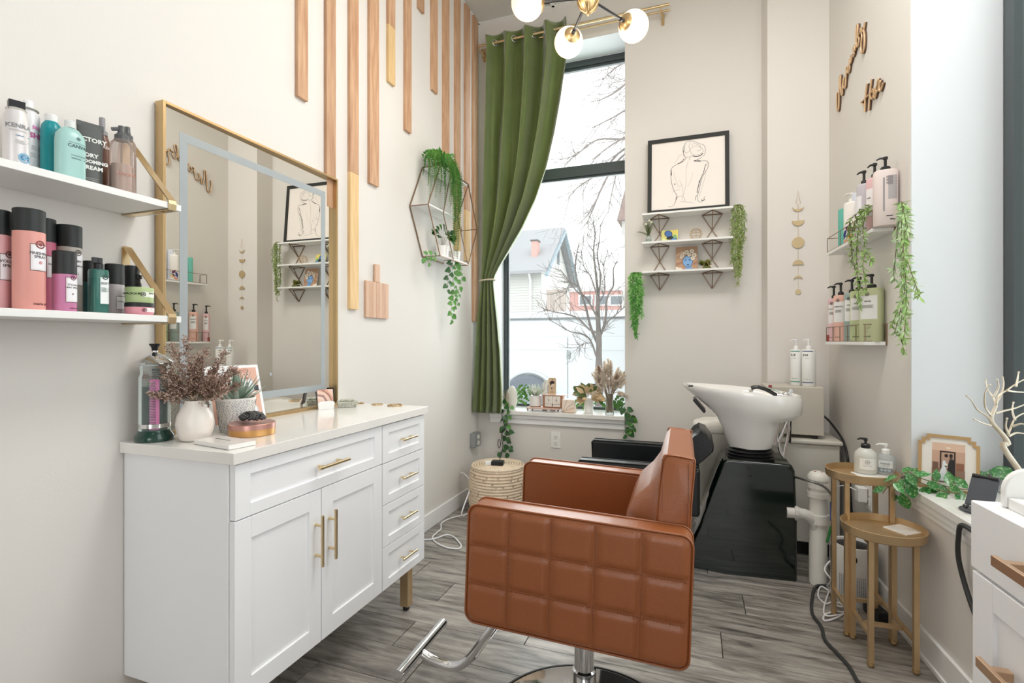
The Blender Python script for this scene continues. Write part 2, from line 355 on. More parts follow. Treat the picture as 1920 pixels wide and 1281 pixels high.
# ================================================================== OUTSIDE
m = MB(); m.box((-40, YF+.6, -.6), (30, 60, -.5)); struct(m, 'ground', pc((196, 196, 196), .9))
SID = mat('white_siding', (214, 213, 208), .6, noise=(2, .2)); ROOF = mat('grey_shingle', (166, 165, 168), .9, noise=(10, .5), bump=(30, .4)); BRK = mat('red_brick', (214, 166, 158), .9, noise=(6, .5))
VANP = mat('white_van_paint', (206, 209, 212), .25, coat=.5, noise=(1, .1))
house = thing('house', 'white sided house with grey gable roof seen across the road', 'house', (-12, 30, -.5))
m = MB(); m.prism([(-8, 26.9, -.5), (-8, 33.7, -.5), (-8, 33.7, 5.2), (-8, 30.3, 7.9), (-8, 26.9, 5.2)], (-9, 0, 0), (0, 0, 0)); m.build('wall', SID, house, world=True)
m = MB(); k = 0
while k < 38: m.prism([(-17, 26.9, -.4+k*.15), (-17, 26.86, -.4+k*.15), (-17, 26.9, -.26+k*.15)], (0, 0, 0), (9, 0, 0)); k += 1
m.build('siding', SID, house, kind='stuff', world=True)
for a, b in (((26.2, 4.95), (30.3, 8.12)), ((34.4, 4.95), (30.3, 8.12))):
    m = MB(); m.prism([(-7.5, a[0], a[1]), (-7.5, b[0], b[1]), (-7.5, b[0], b[1]+.16), (-7.5, a[0], a[1]+.16)], (-9.8, 0, 0), (0, 0, 0)); m.build('roof', ROOF, house, world=True)
    m = MB(); m.prism([(-7.5, a[0], a[1]-.22), (-7.5, b[0], b[1]-.22), (-7.5, b[0], b[1]), (-7.5, a[0], a[1])], (-.1, 0, 0), (.1, 0, 0)); m.build('rake_board', pc((150, 170, 184)), house, world=True)
m = MB(); c = onY(1003.5, 470, 27.6); m.box((c.x-.17, 27.4, 5.8), (c.x+.17, 27.9, 6.95)); ch = m.build('chimney', BRK, house, world=True)
m = MB(); m.box((c.x-.22, 27.35, 6.95), (c.x+.22, 27.95, 7.03)); m.build('cap', pc((90, 84, 84)), ch, world=True)
for (ya, yb, za, zb) in ((30.1, 30.7, 6.0, 7.0), (28.6, 29.2, 2.9, 4.2)):
    m = MB(); m.box((-8.02, ya-.1, za-.1), (-7.95, yb+.1, zb+.1)); f = m.build('window', pc((230, 230, 230)), house, world=True)
    m = MB(); m.box((-7.97, ya, za), (-7.93, yb, zb)); m.build('pane', pc((96, 104, 112), .2), f, world=True)
m = MB(); m.tube([(-8.6, 26.5, 5.0), (-8.6, 26.8, 4.6), (-8.6, 26.8, .4)], .07, 6); m.build('downspout', pc((236, 236, 236)), house, world=True)
shop = thing('brick_building', 'low red brick building beyond the white van, behind the tree', 'building', (4, 42, -.5))
a, b = onY(1068, 548, 41), onY(1250, 548, 41)
m = MB(); m.box((a.x, 41, -.5), (b.x+6, 46, a.z)); m.build('wall', BRK, shop, world=True)
m = MB(); m.box((a.x-.2, 40.8, a.z), (b.x+6, 46, a.z+.35)); m.build('roof', pc((224, 220, 218)), shop, world=True)
for u in (1098, 1128, 1156):
    c = onY(u, 562, 40.95); m = MB(); m.box((c.x-.6, 40.9, c.z-.5), (c.x+.6, 41, c.z+.4)); f = m.build('window', pc((236, 236, 236)), shop, world=True)
    m = MB(); m.box((c.x-.45, 40.86, c.z-.38), (c.x+.45, 40.9, c.z+.28)); m.build('pane', pc((128, 134, 140), .2), f, world=True)
a = onY(1166, 415, 18); gb = thing('neighbour_gable', 'corner of a brown sided gable at the window right edge', 'house', (a.x+1.5, 18.5, 0))
m = MB(); m.box((a.x, 18, -.5), (a.x+3, 20, a.z)); m.build('wall', SID, gb, world=True)
m = MB(); m.prism([(a.x-.15, 17.8, a.z), (a.x+3, 17.8, a.z), (a.x+3, 17.8, a.z+1.9), (a.x+.35, 17.8, a.z+1.9)], (0, 0, 0), (0, 2.4, 0)); m.build('roof', mat('brown_shingle', (150, 126, 120), .9, noise=(8, .5)), gb, world=True)
a, b = onY(1027, 546, 20), onY(1060, 546, 20)
fence = thing('picket_fence', 'short slatted fence panel beside the white house', 'fence', ((a.x+b.x)/2, 20, -.5))
n = 9
for i in range(n):
    x = a.x+(b.x-a.x)*i/(n-1); m = MB(); m.box((x-.035, 19.98, -.5), (x+.035, 20.02, a.z-.05)); m.build('slat', pc((188, 170, 158)), fence, world=True)
m = MB(); m.box((a.x-.05, 19.95, a.z-.07), (b.x+.05, 20.05, a.z+.05)); m.box((a.x-.05, 19.95, .1), (b.x+.05, 20.05, .2)); m.build('rail', pc((188, 170, 158)), fence, world=True)
# white van parked just outside
YV = 6.4; ztop = zat(583, onY(1060, 583, YV)); van = thing('white_van', 'white panel van parked right outside the window', 'van', (-1.0, YV+.9, -.5))
m = MB(); x0, x1 = onY(900, 600, YV).x-3.0, 1.6
m.prism([(x0, YV, -.15), (x0, YV, ztop-.12), (x0, YV+.12, ztop), (x0, YV+1.7, ztop), (x0, YV+1.8, ztop-.12), (x0, YV+1.8, -.15)], (0, 0, 0), (x1-x0, 0, 0)); m.build('body', VANP, van, world=True, bevel=.02)
m = MB(); m.box((x0, YV-.02, ztop-.105), (x1, YV+.02, ztop-.085)); m.build('roof_gutter', pc((120, 124, 128)), van, world=True)
xs = onY(1065, 640, YV).x; xs2 = onY(1145, 640, YV).x
for xa, xb, nm in ((xs+.008, xs2+.3, 'sliding_door'), (xs-1.6, xs-.008, 'side_panel')):
    m = MB(); m.box((xa, YV-.018, -.1), (xb, YV, ztop-.34)); m.build(nm, VANP, van, world=True, bevel=.008)
z1 = zat(655, onY(1060, 640, YV)); m = MB(); m.box((x0, YV-.026, z1-.012), (x1, YV-.01, z1+.012)); m.build('side_rib', VANP, van, world=True, bevel=.006)
h = onY(1067.5, 666, YV); m = MB(); m.box((h.x-.02, YV-.045, h.z-.05), (h.x+.02, YV-.015, h.z+.05)); m.build('door_handle', pc((150, 152, 154)), van, world=True, bevel=.008)
h = onY(990, 742, YV); m = MB(); M = Matrix.Rotation(PI/2, 4, 'X')
m.lathe([(.0, 0), (.30, 0), (.33, .03), (.33, .16), (.3, .2), (0, .2)], n=28).xf(Matrix.Translation((h.x+.02, YV+.0, h.z-.05)) @ M); wh = m.build('wheel', pc((96, 102, 116), .6), van, world=True, smooth=40)
m = MB(); m.lathe([(.0, 0), (.19, 0), (.2, -.02), (.1, -.05), (0, -.05)], n=20).xf(Matrix.Translation((h.x+.02, YV-.2, h.z-.05)) @ M); m.build('hubcap', pc((178, 182, 190), .3), wh, world=True, smooth=40)
m = MB(); m.tube([(h.x+.02+.37*math.cos(a), YV-.03, h.z-.05+.37*math.sin(a)) for a in [PI*k/16 for k in range(17)]], .028, 8); m.build('wheel_arch', VANP, van, world=True, smooth=60)
m = MB(); rnd.seed(5)
m.box((x0, YV+.5, ztop), (x1, YV+.54, ztop+.03)); m.box((x0, YV+1.2, ztop), (x1, YV+1.24, ztop+.03)); m.build('roof_rail', pc((200, 202, 204)), van, world=True)
rnd.seed(77)
def twig(mb, p, d, L, r, lev, mb0=None, up=0, wob=.13, k=(3, 5), ang=(.45, .9)):
    n = 5; pts = [p]; q = p; dd = d.normalized()
    for i in range(n): dd = (dd+rv(wob)+Vector((0, 0, up))).normalized(); q = q+dd*L/n; pts.append(q)
    rr = [max(.0022, r*(1-.6*i/n)) for i in range(n+1)]; (mb0 or mb).tube(pts, rr, 6 if r > .015 else 3, cap=False)
    if lev <= 0: return
    for j in range(rnd.randint(*k)):
        f = rnd.uniform(.15, 1)*n; i = min(n-1, int(f)); s = pts[i].lerp(pts[i+1], f-i); ax = dd.cross(rv()).normalized()
        twig(mb, s, Matrix.Rotation(rnd.uniform(*ang), 3, ax) @ dd, L*rnd.uniform(.4, .65), rr[i]*.55, lev-1, None, up, wob, k, ang)
YT = 5.5
t = thing('bare_tree', 'slender bare street tree with an upright forked trunk in front of the van', 'tree', (onY(1122, 640, YT).x, YT, -.5)); a = MB(); b = MB()
T_ = lambda u, v, dy=0: onY(u, v, YT+dy)
a.tube(curve_pts([T_(1124, 1030), T_(1123, 700), T_(1123, 640), T_(1121, 590), T_(1121, 545)], 4), [.045]*5+[.032]*5+[.026]*4+[.022]*3, 8); a.build('trunk', BARK, t, world=True, smooth=60)
for pts, r in (([(1121, 548), (1117, 510), (1113, 470), (1116, 440), (1112, 415)], .016), ([(1121, 560), (1126, 520), (1120, 480), (1124, 450), (1126, 420)], .012), ([(1123, 650), (1108, 615), (1098, 575), (1086, 540), (1078, 500), (1086, 455)], .018), ([(1122, 640), (1135, 600), (1138, 560), (1150, 535), (1150, 505), (1158, 490)], .016), ([(1123, 625), (1105, 618), (1085, 598), (1065, 590), (1040, 585), (1020, 580)], .014), ([(1118, 668), (1108, 640), (1095, 628), (1070, 622), (1045, 608), (1030, 600)], .012), ([(1124, 630), (1138, 605), (1155, 590), (1172, 575)], .012), ([(1122, 600), (1100, 560), (1080, 545), (1062, 520), (1050, 505)], .012), ([(1121, 570), (1134, 545), (1132, 500), (1140, 470)], .010), ([(1086, 540), (1070, 530), (1060, 550), (1045, 560)], .008), ([(1108, 643), (1095, 645), (1082, 652)], .006), ([(1121, 560), (1108, 520), (1095, 500), (1090, 470)], .010)):
    P = curve_pts([T_(u, v, rnd.uniform(-.12, .12)) for u, v in pts], 4); n = len(P); b.tube(P, [max(.003, r*(1-.75*i/n)) for i in range(n)], 5)
    for j in range(12):
        i = rnd.randint(2, n-2); d = (P[i+1]-P[i]).normalized(); ax = d.cross(rv()).normalized(); twig(b, P[i], Matrix.Rotation(rnd.uniform(.4, 1.0), 3, ax) @ d, rnd.uniform(.12, .30), .0042, 1, up=.06, wob=.16, k=(1, 3))
b.build('branches', BARK, t, world=True, kind='stuff')
YT2 = 9.0; BARK2 = mat('pale_bark', (150, 138, 134), .9, noise=(12, .5), c2=(116, 106, 102))
t = thing('bare_tree', 'large bare tree whose drooping twigs enter the window from the right', 'tree', (onY(1330, 640, YT2).x, YT2+.4, -.5)); a = MB(); b = MB(); Q = lambda u, v, dy=0: onY(u, v, YT2+dy)
a.tube([Q(1330, 760), Q(1330, 500), Q(1318, 250), Q(1310, 60), Q(1300, -200)], [.22, .2, .17, .13, .08], 10); a.build('trunk', BARK2, t, world=True, smooth=60)
for pts, r in (([(1318, 300), (1250, 240), (1190, 250), (1150, 270), (1110, 300)], .035), ([(1315, 200), (1240, 130), (1185, 150), (1150, 175), (1120, 190)], .035), ([(1310, 100), (1240, 60), (1180, 110), (1150, 130), (1130, 150)], .03), ([(1318, 260), (1260, 200), (1190, 200), (1150, 220), (1110, 240)], .03), ([(1320, 330), (1230, 270), (1170, 280), (1130, 320), (1085, 350), (1065, 372)], .032), ([(1320, 320), (1230, 260), (1160, 300), (1130, 350), (1115, 385), (1100, 420)], .03), ([(1318, 280), (1230, 250), (1165, 310), (1150, 350), (1140, 400)], .026), ([(1250, 240), (1180, 260), (1120, 262), (1080, 290), (1050, 300)], .024)):
    P = curve_pts([Q(u, v, rnd.uniform(-.3, .3)) for u, v in pts], 4); n = len(P); b.tube(P, [max(.006, r*(1-.8*i/n)) for i in range(n)], 5)
    for j in range(13):
        i = rnd.randint(n//3, n-2); d = (P[i+1]-P[i]).normalized(); ax = d.cross(rv()).normalized(); twig(b, P[i], Matrix.Rotation(rnd.uniform(.3, .9), 3, ax) @ d, rnd.uniform(.35, .9), .0075, 2, up=rnd.uniform(-.05, .05), wob=.15, k=(3, 4))
b.build('branches', BARK2, t, world=True, kind='stuff')
# ================================================================== BIG FURNITURE
def shaker(mb, x, y0, y1, z0, z1, th=.02, rail=.045, sgn=1, stile=None):     # framed panel whose face looks towards +x*sgn
    st = stile or rail; a, b = (x-th*sgn), x; c = x-.007*sgn
    def bx(p, q, u, v, zz0, zz1): mb.box((min(p, q), u, zz0), (max(p, q), v, zz1))
    bx(a, c, y0+st*.8, y1-st*.8, z0+rail*.8, z1-rail*.8)
    bx(a, b, y0, y0+st, z0, z1); bx(a, b, y1-st, y1, z0, z1); bx(a, b, y0+st, y1-st, z0, z0+rail); bx(a, b, y0+st, y1-st, z1-rail, z1)
def pull(parent, a, b, nrm, r=.005, off=.03, post=.2):        # bar handle
    a, b, n = Vector(a), Vector(b), Vector(nrm); m = MB(); m.tube([a+n*off, b+n*off], r, 10)
    for f in (post, 1-post): q = a.lerp(b, f); m.tube([q, q+n*off], r*.85, 8)
    return m.build('handle', GOLDL, parent, smooth=40)
XF = -1.16; ZK = .902
cab = thing('vanity_cabinet', 'long white shaker cabinet with gold handles standing along the left wall', 'cabinet', (-1.38, 1.53, 0))
cab.location = (0, 0, 0)
yN, yD, yP, yE = 1.012, onX(603, 900, XF).y, onX(717, 900, XF).y, onX(796, 900, XF).y
m = MB(); m.box((-1.597, yN, .205), (XF-.022, yE, .868)); m.build('body', CABW, cab, bevel=.002)
m = MB(); m.box((-1.599, yN-.012, .870), (XF+.012, yE+.012, ZK)); m.build('countertop', MARB, cab, bevel=.002)
m = MB(); shaker(m, XF, yN+.004, yP-.002, .715, .866, rail=.035, stile=.05); d = m.build('drawer', CABW, cab, bevel=.0012)
c = onX(615, 872, XF); pull(d, (XF, c.y-.075, .79), (XF, c.y+.075, .79), (1, 0, 0), .0055)
for ya, yb, yh in ((yN+.002, yD-.0015, yD-.03), (yD+.0015, yP-.002, yD+.035)):
    m = MB(); shaker(m, XF, ya, yb, .207, .712, rail=.06, stile=.055); d = m.build('door', CABW, cab, bevel=.0012)
    pull(d, (XF, yh, .47), (XF, yh, .635), (1, 0, 0), .0055)
zs = [.205, .376, .545, .712, .866]
for i in range(4):
    m = MB(); shaker(m, XF, yP+.002, yE-.002, zs[i]+.0015, zs[i+1]-.0015, rail=.034, stile=.042); d = m.build('drawer', CABW, cab, bevel=.0012)
    pull(d, (XF, (yP+yE)/2-.052, (zs[i]+zs[i+1])/2), (XF, (yP+yE)/2+.058, (zs[i]+zs[i+1])/2), (1, 0, 0), .0045, .026)
for x in (XF-.05, -1.55):
    for y in (yE-.075, yN+.07):
        m = MB(); m.box((x-.02, y-.02, .02), (x+.02, y+.02, .205)); l = m.build('leg', mat('leg_brass', (150, 112, 62), .32, 1, noise=(20, .3)) if 0 else BRASS, cab, bevel=.001)
        m = MB(); m.lathe([(.013, 0), (.015, .004), (.015, .02)], (x, y, 0), 14); m.build('foot', BLACK, l, smooth=40)
# mirror
mir = thing('wall_mirror', 'gold framed rectangular mirror standing on the white cabinet', 'mirror', (0, 0, 0))
my0, my1, mz0, mz1 = 1.103, 1.925, ZK, 1.958; mxb, mx = -1.596, -1.560
m = MB(); fw = .009
for a, b in (((my0, mz0), (my0+fw, mz1)), ((my1-fw, mz0), (my1, mz1)), ((my0+fw, mz0), (my1-fw, mz0+fw+.004)), ((my0+fw, mz1-fw), (my1-fw, mz1))): m.box((mxb, a[0], a[1]), (mx, b[0], b[1]))
m.build('frame', GOLD, mir, bevel=.001)
m = MB(); m.box((-.008, my0-1.514+fw, mz0+fw), (0, my1-1.514-fw, mz1-fw)); gl_ = m.build('glass', MIRROR, mir); gl_.location = (-1.577, 1.514, 0); gl_.rotation_euler = (0, 0, math.radians(.85))
m = MB(); a, b, c, d, q = my0+.062, my1-.062, mz0+.075, mz1-.075, .028; X = .0007; a -= 1.514; b -= 1.514
m.box((X-.0008, a, c), (X, a+q, d)); m.box((X-.0008, b-q, c), (X, b, d)); m.box((X-.0008, a+q, c), (X, b-q, c+q)); m.box((X-.0008, a+q, d-q), (X, b-q, d)); m.build('frosted_band', FROST, gl_)
m = MB(); m.lathe([(.007, -.0004), (.007, .0004)], n=20).xf(Matrix.Translation((X-.0003, .031, 1.07)) @ Matrix.Rotation(PI/2, 4, 'Y')); m.build('touch_button', FROST, gl_)
# ---- caramel styling chair
ch = thing('styling_chair', 'caramel leather styling chair with square quilted side panels', 'chair', (-.309, 1.526, 0)); ch.location = (-.314, 1.515, 0); ch.rotation_euler = (0, 0, math.radians(1.2))
TIL = Matrix.Translation((0, 0, 0)) @ Matrix.Rotation(math.radians(2.0), 4, 'Y')
m = MB(); m.lathe([(.0, 0), (.31, 0), (.312, .008), (.29, .018), (.12, .03), (.05, .045), (.0, .045)], n=64); m.build('base', CHROME, ch, smooth=30)
m = MB(); m.lathe([(.305, .0), (.317, 0), (.317, .010), (.308, .012)], n=64, cap=False); m.build('base_ring', BLACK, ch, smooth=30)
m = MB(); m.lathe([(.036, .03), (.036, .2), (.03, .205), (.028, .43)], n=32); m.lathe([(.042, .03), (.042, .07)], n=32); m.build('pole', CHROME, ch, smooth=30)
m = MB(); m.box((-.20, -.2, .405), (.2, .2, .43)); m.xf(TIL); m.build('seat_plate', BLACK, ch, bevel=.004)
def quilt(x0, x1, z0, z1, y, sg, nx=5, nz=3, cells=10):
    m = MB(); NX, NZ = nx*cells, nz*cells; rs = []
    for j in range(NZ+1):
        r = []
        for i in range(NX+1):
            fx, fz = i/NX, j/NZ; a = 2*((fx*nx) % 1)-1; b = 2*((fz*nz) % 1)-1
            if i == NX: a = 1
            if j == NZ: b = 1
            h = (1-abs(a)**12)*(1-abs(b)**12)*.0078
            edge = min(fx, 1-fx)*(x1-x0); ez = min(fz, 1-fz)*(z1-z0); e = min(1, min(edge, ez)/.008)
            x, z = x0+(x1-x0)*fx, z0+(z1-z0)*fz; R_ = .025      # rounded corners
            dx = max(x0+R_-x, x-(x1-R_), 0); dz = max(z0+R_-z, z-(z1-R_), 0); L = math.hypot(dx, dz)
            if dx and dz and max(dx, dz) > 0: k = max(dx, dz)/L; x += (dx-dx*k)*(1 if x < x0+R_ else -1); z += (dz-dz*k)*(1 if z < z0+R_ else -1)
            r.append((x, y+sg*(h*e), z))
        rs.append(r)
    m.rings(rs, cap=False, closed=False); m.sheet = 1; return m
def rrect(x0, x1, z0, z1, r, n=6):
    P = []
    for cx, cz, a0 in ((x1-r, z1-r, 0), (x0+r, z1-r, 90), (x0+r, z0+r, 180), (x1-r, z0+r, 270)):
        P += [(cx+r*math.cos(math.radians(a0+90*k/n)), cz+r*math.sin(math.radians(a0+90*k/n))) for k in range(n+1)]
    return P
ax0, ax1, az0, az1 = -.285, .282, .440, .755
for sg, yo in ((-1, -.29), (1, .29)):
    yi = yo-sg*.075; pr = rrect(ax0, ax1, az0, az1, .028)
    m = MB(); e = .006
    pin = rrect(ax0+e, ax1-e, az0+e, az1-e, .024)
    m.rings([[(x, yo-sg*.004, z) for x, z in pin], [(x, yo-sg*.010, z) for x, z in pr], [(x, yi+sg*.006, z) for x, z in pr], [(x, yi, z) for x, z in pin]]); m.xf(TIL)
    arm = m.build('armrest', LEATH, ch, smooth=30)
    m = quilt(ax0+.004, ax1-.004, az0+.004, az1-.004, yo-sg*.006, sg); m.xf(TIL); m.build('quilted_panel', LEATH, arm, smooth=60)
    for yy in (yo-sg*.007, yi+sg*.003):
        m = MB(); m.tube([(x, yy, z) for x, z in rrect(ax0-.001, ax1+.001, az0-.001, az1+.001, .028)], .0028, 6, closed=True); m.xf(TIL); m.build('piping', LEATH, arm, smooth=60)
    if sg == -1:
        m = MB()
        for k in range(1, 5):
            x = ax0+.004+(ax1-ax0-.008)*k/5; z = az0+.01
            while z < az1-.012: m.obox((x+.0035, yo-.0135+.006, z), (.0012, .002, .0042)); z += .0075
        for k in range(1, 3):
            z = az0+.004+(az1-az0-.008)*k/3; x = ax0+.012
            while x < ax1-.014: m.obox((x, yo-.0135+.006, z+.0035), (.0042, .002, .0012)); x += .0075
        m.xf(TIL); m.build('stitching', STITCH, arm, kind='stuff')
m = MB(); m.box((-.27, -.208, .455), (.16, .208, .59)); m.xf(TIL); m.build('seat', LEATH, ch, bevel=.025, seg=4)
FR = [(.50, .218, .150), (.60, .219, .138), (.70, .220, .136), (.745, .221, .142), (.785, .224, .162), (.82, .227, .198), (.85, .230, .219), (.905, .238, .235)]   # z, edge x, centre x
BK = [(.248, .918), (.306, .912), (.314, .900), (.306, .80), (.300, .66), (.294, .50)]
def bsec(y, k=1):
    t = max(0, min(1, (.212-abs(y))/.07)); t = t*t*(3-2*t); P = [(a+(b-a)*t, z) for z, a, b in FR]+BK; cx, cz = .262, .7
    return [(cx+(x-cx)*k, y, cz+(z-cz)*(1-(1-k)*.35)) for x, z in P]
m = MB(); ysb = [(-.213, .9), (-.207, .985), (-.2, 1), (-.185, 1), (-.17, 1), (-.155, 1), (-.14, 1), (0, 1), (.14, 1), (.155, 1), (.17, 1), (.185, 1), (.2, 1), (.207, .985), (.213, .9)]
m.rings([bsec(y, k) for y, k in ysb]); back = m.build('backrest', LEATH, ch, smooth=50)
for y in (-.2095, .2095):
    m = MB(); m.tube(curve_pts(bsec(y, .975)[1:-1], 3), .0026, 6); m.build('piping', LEATH, back, smooth=60)
m = MB(); 
for k in range(58): z = .60+k*.0052; m.obox((.2955 if z < .8 else .2985, -.214, z), (.0012, .0016, .0035))
for k in range(28): z = .775+k*.0048; m.obox((.236, -.2125, z), (.0012, .0016, .0032))
m.build('stitching', STITCH, back, kind='stuff')
m = MB(); m.tube([(.300, -.2, .80), (.302, .2, .80)], .003, 6); m.build('seam', LEATH, back)
m = MB(); u = curve_pts([(-.17, -.02, .43), (-.23, -.02, .37), (-.32, -.02, .24), (-.375, -.02, .165), (-.43, -.02, .13), (-.50, -.02, .135), (-.543, -.02, .15)], 6)
m.tube(u, .0155, 12); fr = m.build('footrest', CHROME, ch, smooth=40)
m = MB(); m.tube([(-.556, -.155, .157), (-.556, .155, .157)], .018, 20); m.build('footrest_bar', CHROME, fr, smooth=40)
# ---- black shampoo chair
sc = thing('shampoo_chair', 'black padded shampoo chair behind the caramel chair, quilted headrest towards the basin', 'chair', (0, 0, 0))
for ya, yb, xa in ((3.15, 3.22, -.607), (2.60, 2.67, -.575)):
    m = MB(); m.box((xa, ya, .34), (.03, yb, .578)); a = m.build('armrest', LEATHB, sc, bevel=.018, seg=4)
    for y in (ya+.002, yb-.002): m = MB(); m.tube([(xa+.012, y, .36), (xa+.002, y, .565), (xa+.012, y, .577), (.02, y, .577)], .003, 6); m.build('piping', LEATHB, a, smooth=60)
m = MB(); m.box((-.58, 2.68, .30), (-.02, 3.14, .44)); m.build('seat', LEATHB, sc, bevel=.03, seg=4)
m = MB(); m.prism([(-.12, 2.70, .40), (-.20, 2.70, .44), (-.075, 2.70, .60), (-.02, 2.70, .58)], (0, 0, 0), (0, .42, 0)); m.build('backrest', LEATHB, sc, bevel=.015, seg=3)
m = MB(); hp = [(-.045, .600), (-.040, .655), (.000, .715), (.030, .732), (.062, .722), (.098, .668), (.096, .635), (.050, .585), (.0, .54)]
m.rings([[(cx2[0]*k+.03*(1-k), y, cx2[1]*k+.65*(1-k)) for cx2 in hp] for y, k in ((2.76, .9), (2.775, 1), (3.085, 1), (3.10, .9))]); hr = m.build('headrest', LEATHB, sc, smooth=50)
m = MB()
for k in range(7):
    for s in (1, -1):
        q0 = 2.78+k*.05; q1 = q0+s*.1
        if 2.77 < q1 < 3.09: m.tube([(-.043, q0, .64), (-.002, (q0+q1)/2, .7155), (.03, q1, .7335)], .0013, 4)
m.build('quilt_seams', pc((10, 11, 13)), hr)
m = MB(); m.box((-.46, 2.76, .0), (-.08, 3.06, .30)); m.build('base', BLACK, sc, bevel=.02)
# ---- shampoo basin
sb = thing('shampoo_basin', 'white ceramic shampoo basin on a glossy black pedestal', 'sink', (0, 0, 0))
pf = lambda y, g: [(-.06-g*.01, y, 0), (.15, y, 0), (.487+g*.004, y, 0), (.487+g*.002, y, .30), (.478, y, .55), (.462, y, .582), (.17, y, .588), (.148, y, .575), (.085, y, .40), (.03, y, .22)]
def offs(P, k): c = Vector((.25, 0, .3)); return [Vector((c.x+(p[0]-c.x)*k, p[1], max(0, c.z+(p[2]-c.z)*k) if p[2] > 0 else 0)) for p in P]
m = MB(); m.rings([offs(pf(2.835, 0), .975), offs(pf(2.845, 0), 1), offs(pf(3.12, 0), 1), offs(pf(3.13, 0), .975)])
for i, p in enumerate(m.v):                      # the front swells towards the floor
    if p.y < 2.9: p.y -= .035*max(0, 1-p.z/.5)*math.sin(max(0, min(1, (p.x+.06)/.55))*PI)
m.build('pedestal', BLKG, sb, smooth=35, bevel=.006)
m = MB(); cxn = .283
m.lathe([(.118, .58), (.122, .588), (.108, .597), (.120, .604), (.106, .613), (.116, .62), (.102, .63), (.108, .638), (.10, .645)], (cxn, 2.97, 0), 40); m.build('collar', BLACK, sb, smooth=60)
RG = [(1366, 836, 1446, 838, .10), (1361, 822, 1453, 824, .115), (1354, 800, 1457, 803, .135), (1341, 776, 1463, 789, .165), (1322, 758, 1488, 784, .19), (1303, 742, 1502, 776, .208), (1288, 730, 1504, 758, .216), (1281, 723, 1503, 747, .220), (1281, 718.5, 1500, 741.5, .217),
      (1287, 719, 1495, 742, .205), (1300, 729, 1488, 750, .19), (1330, 752, 1470, 770, .16), (1360, 790, 1450, 800, .11), (1385, 812, 1430, 815, .05)]
rs = []; YC = 2.955
for uL, vL, uR, vR, b in RG:
    A, B = onY(uL, vL, YC), onY(uR, vR, YC); ring = []
    for j in range(44):
        t = 2*PI*j/44; ca, sa = math.cos(t), math.sin(t); e = 2/2.6
        fx = math.copysign(abs(ca)**e, ca); f = (fx+1)/2; wd = b*.95*(.62+.38*min(1, f*2.2))
        ring.append((A.x+(B.x-A.x)*f, YC+wd*math.copysign(abs(sa)**e, sa), A.z+(B.z-A.z)*f+.012*(1-abs(fx))**1*(1 if vL < 735 else 0)*0))
    rs.append(ring)
m = MB(); m.rings(rs); m.build('basin', CERAM, sb, smooth=60)
A = onY(1303, 750, YC); m = MB(); m.box((-.045, -.07, -.008), (.045, .07, .008)); m.xf(Matrix.Translation(onY(1311, 757, YC)+Vector((0, 0, -.005))) @ Matrix.Rotation(math.radians(50), 4, 'Y')); m.build('neck_pad', BLACK, sb, bevel=.005)
p = onY(1295, 725, YC-.1); m = MB(); m.tube([(p.x-.012, p.y, p.z+.002), (p.x+.012, p.y, p.z+.004)], .004, 8); m.build('edge_notch', BLACK, sb)
yf = 2.93; q = lambda u, v: onY(u, v, yf)
m = MB(); m.tube(curve_pts([q(1409, 727), q(1420, 725), q(1436, 730), q(1450, 738), q(1458, 745)], 5), [.013, .0135]+[.012]*8+[.010]*7+[.009]*4, 10) if 0 else m.tube(curve_pts([q(1408, 728), q(1420, 726), q(1437, 731), q(1458, 743)], 6), .0105, 10)
hd = m.build('spray_head', mat('black_gloss', (20, 26, 26), .15, coat=.4), sb, smooth=50)
p = q(1408, 731); m = MB(); m.lathe([(.012, -.012), (.013, .0)], p, 14); m.build('spray_nozzle', CHROME, hd, smooth=40)
m = MB(); m.tube([q(1456, 742), q(1468, 742)], .013, 12); a, b = q(1465, 742), q(1482, 748); m.box((a.x, yf-.025, b.z+.0), (b.x+.01, yf+.025, a.z+.005)); m.lathe([(.02, -.03), (.02, .012), (.015, .018)], q(1474, 742), 16); fa = m.build('faucet', CHROME, sb, smooth=40, bevel=.003)
m = MB(); m.tube([q(1441, 727), q(1462, 735)], .006, 8); m.build('hose_guide', CHROME, fa, smooth=40); m = MB(); a = q(1482, 736); m.obox(a, (.018, .03, .035), Matrix.Rotation(.35, 3, 'Y')); m.build('faucet_lever', CHROME, fa, smooth=40, bevel=.003)
m = MB(); m.obox(q(1444, 724.5), (.016, .01, .012)); m.build('temperature_mark', pc((150, 30, 40)), fa)
m = MB(); yh = 2.9; q2 = lambda u, v: onY(u, v, yh)
m.tube(curve_pts([q2(1477, 784), q2(1470, 805), q2(1461, 830), q2(1464, 848), q2(1470, 858)], 5), .009, 10); m.tube(curve_pts([q2(1479, 784), q2(1479, 810), q2(1474, 835), q2(1470, 858)], 5), .009, 10); m.tube([q2(1458, 782), q2(1453, 835)], .012, 10); m.build('hose', CHROME, sb, smooth=60)
m = MB(); m.tube([q2(1481, 790), q2(1480, 830)], .008, 8); m.build('hose_sleeve', BLACK, sb)
